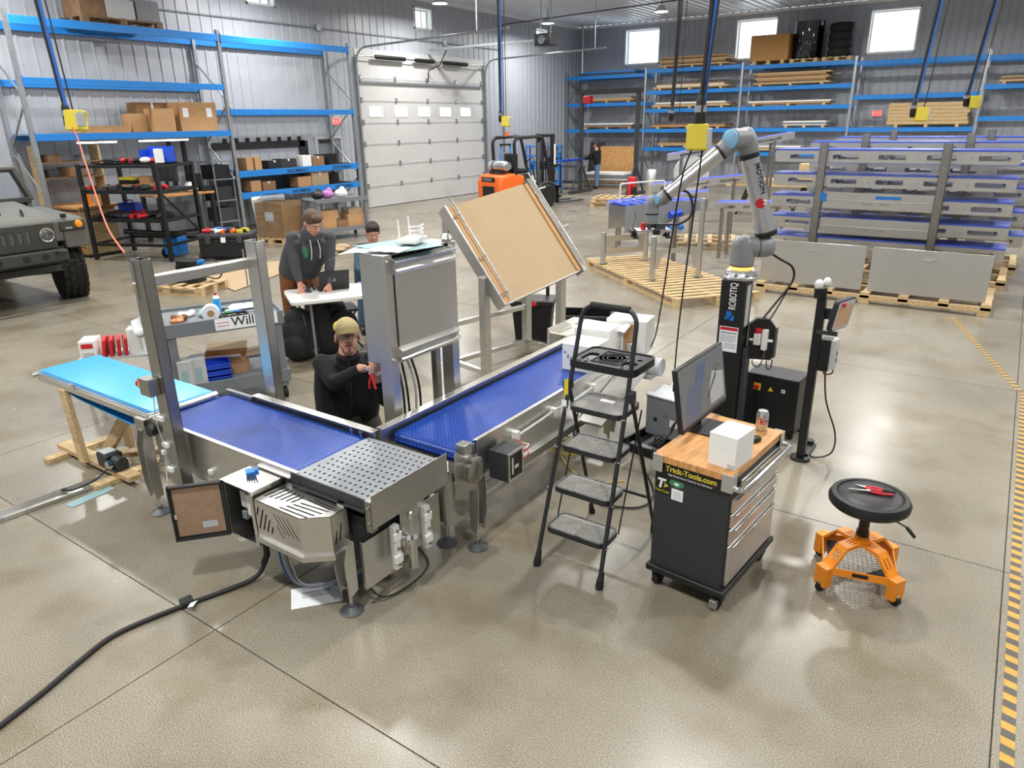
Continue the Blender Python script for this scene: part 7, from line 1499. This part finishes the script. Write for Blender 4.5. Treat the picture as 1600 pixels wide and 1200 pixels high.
# ---- military truck parked at the left edge
hv = thing('military_truck', 'dark olive military truck with a round headlight parked at the left', 'truck', (-12.0, 4.2, 0))
part(hv, 'hood', 'drab', B().x([(.5, 1.24), (.42, 1.30), (-.9, 1.47), (-.95, 1.42), (-.95, .95), (.5, .95)], (0, -.78, 0), (1, 0, 0), (0, 0, 1), (0, 1.56, 0)), .025)
for s_ in (-1, 1):
    part(hv, 'fender', 'drab', B().x([(.48, 1.22), (.30, 1.27), (-.85, 1.36), (-.95, 1.3), (-.95, .9), (-.68, .9), (-.55, 1.05), (.28, 1.05), (.38, .86), (.50, .84)], (0, s_ * .78, 0), (1, 0, 0), (0, 0, 1), (0, s_ * .36, 0)), .02)
    hl = part(hv, 'headlight', 'chrome', B().l([(.09, 0), (.10, .02), (.105, .03), (.10, .04), (.09, .035)], (.49, s_ * .54, 1.07), (1, 0, 0), n=24)); part(hl, 'headlight_lens', 'lens', B().l([(.092, .03), (.07, .045), (0, .052)], (.49, s_ * .54, 1.07), (1, 0, 0), n=20)); part(hl, 'headlight_bowl', 'chrome', B().l([(.088, .015), (.0, .012)], (.49, s_ * .54, 1.07), (1, 0, 0), n=20)); part(hl, 'bulb', 'whiteplastic', B().e((.515, s_ * .54, 1.07), .012, .02, .03, 8, 6))
    pk_ = part(hv, 'lamp_pod', 'drabd', B().b(.46, s_ * .74, 1.10, .53, s_ * 1.1, 1.24), .015); part(pk_, 'signal_lamp', 'stoolorange', B().l([(.055, 0), (.05, .02), (.0, .03)], (.53, s_ * 1.0, 1.18), (1, 0, 0), n=16)); part(pk_, 'marker_lamp', 'chrome', B().b(.53, s_ * .80, 1.12, .54, s_ * .90, 1.15))
    w_ = part(hv, 'tyre', 'rubber', B().l([(.26, -.17), (.40, -.18), (.455, -.16), (.47, -.10), (.47, .10), (.455, .16), (.40, .18), (.26, .17)], (-.13, s_ * 1.0, .47), (.22, 1, 0), n=40)); part(w_, 'rim', 'drab', B().l([(.26, s_ * .13), (.24, s_ * .06), (.1, s_ * .05), (.08, s_ * .12), (0, s_ * .12)], (-.13, s_ * 1.0, .47), (.22, 1, 0), n=24))
    ax_ = Vector((.22, 1, 0)).normalized(); e1 = Vector((1, -.22, 0)).normalized(); e2 = Vector((0, 0, 1)); c_ = Vector((-.13, s_ * 1.0, .47))
    g = B()
    for k in range(22):
        a = 2 * math.pi * k / 22
        for row, off in enumerate((-.135, -.05, .05, .135)):
            aa = a + (.07 if row % 2 else -.07); rd_ = e1 * math.cos(aa) + e2 * math.sin(aa); tg = e2 * math.cos(aa) - e1 * math.sin(aa)
            q = c_ + ax_ * off + rd_ * .468; g.x(rect(-.045, -.027, .045, .027), q, tg, ax_, rd_ * .022)
    part(w_, 'tread_blocks', 'rubber', g, smooth=0, kind='stuff')
g = B().b(.50, -.42, .90, .51, .42, 1.22)
part(hv, 'grille', 'drabd', B().p(rect(-.66, .88, .66, 1.23), [rrect(-.36 + .105 * k, .98, -.30 + .105 * k, 1.15, .02) for k in range(7)], (.50, 0, 0), (0, 1, 0), (0, 0, 1), (.015, 0, 0)), smooth=0)
part(hv, 'grille_back', 'black', B().b(.47, -.5, .92, .485, .5, 1.2)); part(hv, 'radiator', 'grey', B().b(.486, -.3, .98, .49, .3, 1.14))
part(hv, 'front_panel', 'drabd', B().x([(.46, .88), (.50, .88), (.34, .62), (.25, .62)], (0, -.75, 0), (1, 0, 0), (0, 0, 1), (0, 1.5, 0)), .01)
part(hv, 'bumper', 'drabd', B().b(.56, -.85, .70, .66, .72, .86).b(.35, -.4, .7, .56, -.3, .8).b(.35, .3, .7, .56, .4, .8), .012)
for y in (-.5, -.2, .15, .4): part(hv, 'bumper_hole', 'black', B().c((.655, y, .78), (.662, y, .78), .05, n=16))
for s_ in (-1, 1): part(hv, 'tow_shackle', 'drabd', B().t([(.66 + .10 * math.sin(a / 8 * math.pi), s_ * .62 + .06 * math.cos(a / 8 * math.pi), .84) for a in range(9)], .018, 8)); part(hv, 'suspension_arm', 'drabd', B().c((.0, s_ * .3, .5), (-.13, s_ * .8, .45), .05, n=10))
for k in range(8): part(hv, 'hood_louver', 'drabd', B().b(-.02 - .05 * k, -.38, 1.355 + .0065 * k, .0 - .05 * k, .22, 1.38 + .0065 * k))
part(hv, 'hood_latch', 'black', B().t([(.2, .42, 1.33), (.18, .42, 1.40), (.1, .44, 1.41), (.02, .47, 1.37)], .015, 8)); part(hv, 'latch_stay', 'black', B().b(.42, .84, 1.27, .36, .9, 1.33))
part(hv, 'windshield_frame', 'drabd', B().b(-1.02, -1.05, 1.42, -.94, 1.05, 1.50).bar((-.98, -1.05, 1.45), (-1.16, -.95, 1.92), .09, .08).bar((-.98, 1.05, 1.45), (-1.16, .95, 1.92), .09, .08).bar((-.98, 0, 1.45), (-1.16, 0, 1.92), .16, .08), .01)
for y0, y1 in ((-.98, -.1), (.1, .98)): part(hv, 'windshield_pane', 'pane', B().x([(0, 0), (y1 - y0, 0), (y1 - y0 - .03, .45), (.03, .45)], (-.98, y0, 1.48), (0, 1, 0), (-.38, 0, .93), (-.008, 0, 0)), smooth=0)
part(hv, 'roof', 'drab', B().x([(0, 0), (.06, .07), (-.06, .12), (-2.6, .12), (-2.6, .0)], (-1.14, -1.0, 1.88), (1, 0, 0), (0, 0, 1), (0, 2.0, 0)), .04)
part(hv, 'cab_side', 'drab', B().b(-3.4, -1.05, .55, -.96, -.98, 1.42).b(-3.4, .98, .55, -.96, 1.05, 1.42), .01); part(hv, 'cab_back', 'drabd', B().b(-3.5, -1.05, .55, -3.4, 1.05, 1.9)); part(hv, 'floor_pan', 'drabd', B().b(-3.4, -1.0, .5, .3, 1.0, .6)); part(hv, 'roof_post', 'drabd', B().b(-2.3, .96, 1.42, -2.2, 1.04, 1.9))
part(hv, 'rear_tyre', 'rubber', B().l([(.2, -.15), (.42, -.155), (.47, -.08), (.47, .08), (.42, .155), (.2, .15)], (-3.0, .93, .47), (0, 1, 0), n=32)); part(hv, 'rear_tyre', 'rubber', B().l([(.2, -.15), (.42, -.155), (.47, -.08), (.47, .08), (.42, .155), (.2, .15)], (-3.0, -.93, .47), (0, 1, 0), n=32))

# ================================================================ BACKGROUND, FAR SIDE
fk = thing('forklift', 'orange and black forklift with a gas cylinder parked before the overhead door', 'forklift', (-12.75, 18.9, 0), 75)
part(fk, 'counterweight', 'orange', B().x([(-1.25, .25), (-1.15, .18), (-.3, .2), (-.3, 1.0), (-.75, 1.08), (-1.18, 1.02), (-1.28, .8)], (0, -.55, 0), (1, 0, 0), (0, 0, 1), (0, 1.1, 0)), .08)
part(fk, 'rear_plate', 'black', B().b(-1.285, -.3, .84, -1.27, .3, .98), .004)
text(fk, 'maker_lettering', 'NISSAN', 'lightgrey', (-1.286, .24, .87), (0, -1, 0), (0, 0, 1), .12)
part(fk, 'rear_recess', 'black', B().b(-1.29, -.28, .3, -1.2, .28, .72), .02)
part(fk, 'chassis', 'charcoal', B().b(-.35, -.5, .25, .85, .5, .62), .02); part(fk, 'engine_cover', 'charcoal', B().b(-.6, -.42, .62, .1, .42, 1.05), .03); part(fk, 'seat', 'blackmat', B().b(-.35, -.25, 1.05, .1, .25, 1.17).b(-.42, -.25, 1.15, -.3, .25, 1.62), .04)
gt = part(fk, 'gas_cylinder', 'alu', B().l([(.05, -.42), (.13, -.38), (.155, -.3), (.155, .3), (.13, .38), (.05, .42)], (-.85, 0, 1.28), (0, 1, 0), n=20)); part(gt, 'cylinder_collar', 'grey', B().l([(.09, .38), (.1, .46), (.085, .46)], (-.85, 0, 1.28), (0, -1, 0), n=16)); part(gt, 'strap', 'black', B().l([(.157, -.02), (.16, -.02), (.16, .02), (.157, .02)], (-.85, .15, 1.28), (0, 1, 0), n=20)); part(gt, 'cradle', 'charcoal', B().b(-1.0, -.3, 1.06, -.7, .3, 1.14))
for s_ in (-1, 1):
    part(fk, 'guard_post', 'black', B().t(arc([(-.62, s_ * .5, 1.0), (-.68, s_ * .5, 2.06), (.45, s_ * .5, 2.1), (.80, s_ * .5, .75)], .22, 6), .05, 8)); part(fk, 'rear_wheel', 'rubber', B().c((-.85, s_ * .42, .24), (-.85, s_ * .56, .24), .24, n=22))
    fw_ = part(fk, 'front_wheel', 'rubber', B().l([(.18, -.11), (.3, -.12), (.34, -.08), (.34, .08), (.3, .12), (.18, .11)], (.62, s_ * .52, .34), (0, 1, 0), n=28)); part(fw_, 'wheel_hub', 'darkgrey', B().c((.62, s_ * .5, .34), (.62, s_ * .60, .34), .17, n=16))
    part(fk, 'mast_rail', 'black', B().b(.98, s_ * .32 - .04, .1, 1.10, s_ * .32 + .04, 2.15)); part(fk, 'inner_mast', 'charcoal', B().b(1.11, s_ * .24 - .03, .15, 1.19, s_ * .24 + .03, 2.1)); part(fk, 'lift_cylinder', 'chrome', B().c((.95, s_ * .2, .3), (.95, s_ * .2, 1.9), .035, n=10))
    part(fk, 'fork', 'charcoal', B().b(1.32, s_ * .28 - .06, .05, 2.45, s_ * .28 + .06, .09).b(1.28, s_ * .28 - .06, .05, 1.33, s_ * .28 + .06, .6)); part(fk, 'fender', 'charcoal', B().t([(.25, s_ * .54, .5), (.4, s_ * .54, .7), (.62, s_ * .54, .76), (.9, s_ * .54, .68)], .05, 6))
for i in range(6): part(fk, 'guard_bar', 'black', B().c((-.55 + .18 * i, -.5, 2.1), (-.55 + .18 * i, .5, 2.1), .015, n=6))
part(fk, 'carriage', 'black', B().b(1.2, -.5, .25, 1.28, .5, .31).b(1.2, -.5, .55, 1.28, .5, .61)); part(fk, 'load_backrest', 'black', B().b(1.22, -.5, .6, 1.25, -.46, 1.25).b(1.22, .46, .6, 1.25, .5, 1.25).b(1.22, -.5, 1.21, 1.25, .5, 1.25).b(1.22, -.2, .6, 1.25, -.18, 1.22).b(1.22, .18, .6, 1.25, .2, 1.22))
part(fk, 'steering_wheel', 'black', B().t([(.42 + .05 * math.cos(a), .17 * math.sin(a), 1.3 + .16 * math.cos(a)) for a in [2 * math.pi * k / 16 for k in range(17)]], .014, 6).c((.45, 0, 1.28), (.62, 0, .8), .025, n=8)); part(fk, 'mast_cross', 'black', B().b(1.0, -.3, 2.05, 1.1, .3, 2.14).b(1.0, -.3, 1.1, 1.06, .3, 1.18)); part(fk, 'beacon', 'orange', B().c((-.6, -.1, 2.12), (-.6, -.1, 2.24), .06, n=12)); part(fk, 'white_tube', 'whiteplastic', B().c((1.05, -.42, 1.25), (1.05, -.42, 1.85), .03, n=8))
# blue step ladder and blue trolley by the door
bs = thing('step_ladder', 'blue step ladder standing near the overhead door behind the forklift', 'step ladder', (-15.2, 21.6, 0), 40)
for s_ in (-1, 1): part(bs, 'front_rail', 'blue', B().bar((s_ * .25, -.4, 0), (s_ * .16, 0, 1.75), .06, .03)); part(bs, 'rear_rail', 'blue', B().bar((s_ * .25, .45, 0), (s_ * .16, .03, 1.72), .05, .03))
for k in range(5): part(bs, 'rung', 'alu', B().b(-.24 + .015 * k, -.4 + .07 * k - .04, .28 + .3 * k, .24 - .015 * k, -.4 + .07 * k + .06, .31 + .3 * k))
part(bs, 'top_cap', 'black', B().b(-.2, -.08, 1.73, .2, .1, 1.8), .01)
bt = thing('parts_trolley', 'blue tubular trolley stacked with parts behind the forklift', 'trolley', (-14.6, 23.2, 0), 20)
for sx, sy in ((-.6, -.3), (.6, -.3), (-.6, .3), (.6, .3)): part(bt, 'post', 'blue', B().c((sx, sy, .1), (sx, sy, 1.7), .03, n=8)); part(bt, 'caster', 'rubber', B().c((sx - .02, sy, .05), (sx + .02, sy, .05), .05, n=10))
for z in (.35, .85, 1.3, 1.65): part(bt, 'shelf', 'blue', B().b(-.62, -.32, z, .62, .32, z + .04))
for i in range(4): carton(['white box on the lowest trolley shelf', 'dark box on the second trolley shelf', 'grey box on the third trolley shelf', 'blue box on the second trolley shelf'][i], loc_in(bt, -.3 + .3 * (i % 3), 0, (.39, .89, 1.34, .89)[i]), 20, .3, .4, .26, ['white', 'charcoal', 'grey', 'blue'][i], False)
bw = thing('belt_bench', 'steel bench with a draped blue mesh belt beside the far workers', 'bench', (-14.9, 25.0, 0), 10)
part(bw, 'bench_top', 'steeld', B().b(-.9, -.4, .82, .9, .4, .86)); part(bw, 'blue_belt', 'belt', B().x([(-.9, .06), (-.2, .22), (.8, .32), (.9, .3), (.9, .24), (-.2, .14), (-.9, .0)], (0, -.42, .86), (1, 0, 0), (0, 0, 1), (0, .84, 0)), .01)
for sx in (-.8, .8):
    for sy in (-.35, .35): part(bw, 'leg', 'steeld', B().b(sx - .03, sy - .03, 0, sx + .03, sy + .03, .82))
part(bw, 'shelf', 'darkgrey', B().b(-.85, -.36, .25, .85, .36, .29))
hf = thing('hoist_gantry', 'dark steel hoist gantry with a red chain hoist before the far rack', 'gantry', (-12.4, 24.0, 0))
for x in (-1.1, 1.1): part(hf, 'post', 'darkgrey', B().b(x - .06, -.06, 0, x + .06, .06, 3.4)); part(hf, 'base', 'darkgrey', B().b(x - .08, -.8, 0, x + .08, .8, .1)); part(hf, 'brace', 'darkgrey', B().bar((x, -.7, .1), (x, 0, 1.1), .05, .05).bar((x, .7, .1), (x, 0, 1.1), .05, .05))
part(hf, 'beam', 'charcoal', B().b(-1.25, -.08, 3.38, 1.25, .08, 3.54)); hh_ = part(hf, 'hoist', 'red', B().b(-1.0, -.14, 3.08, -.7, .14, 3.34), .04); part(hh_, 'chain', 'steeld', B().c((-.85, 0, 1.3), (-.85, 0, 3.1), .012, n=6))
def leaner(nm, label, cat, m_, x, y, w_, h_, z=0, rz=0): return solo(nm, label, cat, m_, B().x(rect(-w_ / 2, 0, w_ / 2, h_), (0, 0, 0), (1, 0, 0), (0, .18, .98), (0, .02, 0)), (x, y, z), rz, smooth=0)
leaner('particle_board', 'large particle board leaning below the far rack', 'board', 'osb', -13.75, 27.3, 1.7, 1.55, .0)
leaner('dark_panel', 'black panel leaning behind the particle board', 'board', 'black', -14.9, 27.6, .7, 1.7, .0)
wsk = thing('sheet_stack', 'stack of white and grey sheets on the floor below the far rack', 'sheet stack', (-13.6, 26.5, 0), 5)
for k in range(6): part(wsk, 'sheet', ['oldwood', 'grey', 'cardd', 'lightgrey', 'grey', 'white'][k], B().b(-.9 + .04 * (k % 2), -.5, .1 * k, .9 - .05 * (k % 3), .5, .1 * k + .08))
rm = thing('red_machine', 'small red machine on the floor behind the robot forearm', 'machine', (-10.4, 21.9, 0), 15); rm.scale = (.6, .6, .75)
part(rm, 'cabinet', 'black', B().b(-.25, -.2, 0, .25, .2, .6), .02); part(rm, 'red_case', 'red', B().b(-.24, -.2, .6, .2, .2, 1.05), .05); part(rm, 'red_tank', 'red', B().c((-.1, -.25, .3), (-.1, -.25, .75), .1, n=12))
sg_ = thing('steel_cylinder', 'upright stainless cylinder beside the small red machine', 'cylinder', (-9.6, 21.6, 0))
part(sg_, 'barrel', 'steel', B().l([(.18, 0), (.19, .05), (.19, .95), (.15, 1.05), (0, 1.07)], n=20)); part(sg_, 'valve', 'chrome', B().c((0, 0, 1.05), (0, 0, 1.2), .03, n=8))
df = thing('drum_fan', 'round grey drum fan behind the robot forearm', 'fan', (-8.4, 21.8, 0), 30)
part(df, 'shroud', 'lightgrey', B().l([(.5, -.15), (.52, -.15), (.52, .15), (.5, .15)], (0, 0, .95), (0, 1, 0), n=32)); part(df, 'stand', 'black', B().b(-.5, -.3, 0, -.44, .3, .05).b(.44, -.3, 0, .5, .3, .05).b(-.49, -.03, .05, -.45, .03, .95).b(.45, -.03, .05, .49, .03, .95))
for k in range(4): part(df, 'blade', 'grey', B().x([(.05, -.06), (.46, -.12), (.46, .12), (.05, .06)], (0, 0, .95), (math.cos(k * math.pi / 2), .0, math.sin(k * math.pi / 2)), (-math.sin(k * math.pi / 2) * .9, .4, math.cos(k * math.pi / 2) * .9), (0, .012, 0)))
part(df, 'hub', 'black', B().c((0, -.1, .95), (0, .1, .95), .08, n=14))
part(cs_, 'guide_rail', 'whiteplastic', B().t(arc([(-.55, .27, .36), (-.55, .27, .72), (.35, .27, .74), (.35, .27, .40)], .05), .014, 8))
# ---- pallet racking along the far wall
FY = 28.7
fr = thing('pallet_rack', 'long rack with blue beams along the far wall', 'rack', (0, 0, 0))
PX = [-17.0 + .12, -13.22, -9.33, -5.43, -1.59, 2.25]
for x in PX: upright(fr, x, FY, 4.45, 'x')
BZ = [(4.28, 3.21, 2.17), (4.40, 3.60, 2.92, 2.16, 1.45), (4.34, 3.60, 2.92, 2.16, 1.3), (4.28, 3.20, 2.14), (4.24, 3.40, 2.45)]
for i, zs in enumerate(BZ):
    for z in zs:
        for y in (FY - .03, FY + 1.0):
            part(fr, 'beam', 'bluebeam', B().b(PX[i] + .04, y - .025, z - .14, PX[i + 1] - .04, y + .025, z).b(PX[i] + .035, y - .03, z - .17, PX[i] + .05, y + .03, z + .03).b(PX[i + 1] - .05, y - .03, z - .17, PX[i + 1] - .035, y + .03, z + .03), .004)
rl_ = random.Random(21)
def load(label, x0, x1, z, n, ms, th=.055, cat='lumber', pal=True):
    t = thing('lumber_load', label, cat, ((x0 + x1) / 2, FY + .35, z)); h = 0; hw = (x1 - x0) / 2
    if pal:
        for f in (-.8, 0, .8): part(t, 'bunk', 'wood', B().b(hw * f - .05, -.4, 0, hw * f + .05, .6, .07))
        h = .07
    for k in range(n):
        a = hw * (1 - .12 * rl_.random()); part(t, 'board', ms[k % len(ms)], B().b(-a, -.42 + .04 * rl_.random(), h, a, .6, h + th - .006)); h += th
W_A = ['woodx', 'cardl', 'white']; W_B = ['woodx', 'oldwood', 'card']
load('long dark trough of parts on the top beam nearest the far corner', -16.3, -13.6, 4.282, 2, ['darkgrey', 'bluebeam'], .08, 'trough', False)
for i, (x0, x1, z, n, ms) in enumerate(((-12.7, -9.9, 4.402, 6, W_B), (-12.9, -9.8, 3.602, 3, ['woodx', 'white', 'card']), (-12.9, -9.7, 2.922, 3, W_A), (-12.9, -9.8, 2.162, 2, ['card', 'cardd']), (-12.6, -10.2, 1.452, 2, ['woodx', 'card']), (-16.2, -13.7, 3.212, 3, ['card', 'woodx', 'grey']), (-16.2, -13.6, 2.172, 3, ['cardd', 'grey', 'white']), (-8.9, -6.2, 3.602, 7, W_B), (-9.1, -6.0, 2.922, 2, ['card', 'white']), (-7.7, -6.1, 2.162, 3, ['lightgrey', 'grey', 'white']), (-9.0, -6.9, 1.302, 3, W_A), (-1.2, .4, 3.402, 3, ['woodx', 'oldwood', 'cardl']), (-1.1, 1.6, .9, 6, W_A))):
    load(['pallet of mixed boards on the second bay top beam', 'stack of white-topped boards on the second bay', 'thin sheets on the third level of the second bay', 'brown boards on the lower beam of the second bay', 'pine boards on the lowest beam of the second bay', 'pine boards behind the hoist beam', 'brown and white sheets behind the hoist chain', 'double pallet of boards below the tyres', 'wide thin sheets below the double pallet of boards', 'pale stacked panels on the third bay lower beam', 'pine boards low behind the robot elbow', 'boards at the right end of the far rack', 'low load of boards behind the stacked frames at right'][i], x0, x1, z, n, ms)
pb = thing('lumber_bundle', 'square bundle of pale pine boards high on the far rack', 'lumber', (-3.0, FY + .45, 2.142))
for k in range(6):
    for q in range(2): part(pb, 'board', 'woodx', B().b(-1.2 + .02 * (k % 2), -.5 + .5 * q, .09 + .115 * k, 1.2 - .03 * (k % 3), -.01 + .5 * q, .09 + .115 * k + .108), .003)
for f in (-.9, 0, .9): part(pb, 'bunk', 'wood', B().b(f - .05, -.5, 0, f + .05, .5, .09))
oc = thing('particle_board_crate', 'particle board crate on the top beam beside the tyres', 'crate', (-8.42, FY + .45, 4.342)); part(oc, 'crate_wall', 'osb', B().b(-.68, -.5, .12, .68, .5, .98), .004)
for f in (-.5, 0, .5): part(oc, 'skid', 'wood', B().b(f - .06, -.5, 0, f + .06, .5, .12))
tyre_mesh = mesh('tyre', B().l([(.24, .02), (.36, .0), (.41, .05), (.42, .14), (.41, .23), (.36, .28), (.24, .26), (.22, .2), (.22, .08)], n=28), 'rubber')
tyre_blue = mesh('tyre', B().l([(.24, .02), (.40, .0), (.47, .06), (.48, .15), (.47, .24), (.40, .30), (.24, .28)], n=28), 'black'); 
for s_, (x, n, me, st_, wd) in enumerate(((-7.2, 4, tyre_blue, .3, 'wrapped'), (-6.1, 4, tyre_mesh, .265, 'bare'))):
    pal_ = pallet(['wooden pallet under the wrapped tyres on the top beam', 'wooden pallet under the bare tyres on the top beam'][s_], (x, FY + .45, 4.342), 0, .95, .9, 5)
    for k in range(n):
        o = part(None, 'tyre', None, me); o.location = (x, FY + .45, 4.482 + st_ * k)
        tag(o, '%s black tyre, %s in its stack on the far rack' % (wd, ['lowest', 'second from below', 'third from below', 'topmost'][k]), 'tyre', 'tyres on the far rack, %s stack' % wd)
fw3 = thing('stretch_film', 'blue tinted film wrapped round the taller stack of tyres', 'film', (-7.2, FY + .45, 4.482)); part(fw3, 'film_sleeve', 'filmblue', B().l([(.494, .02), (.494, 1.2), (.4902, 1.2), (.4902, .02)], n=28))
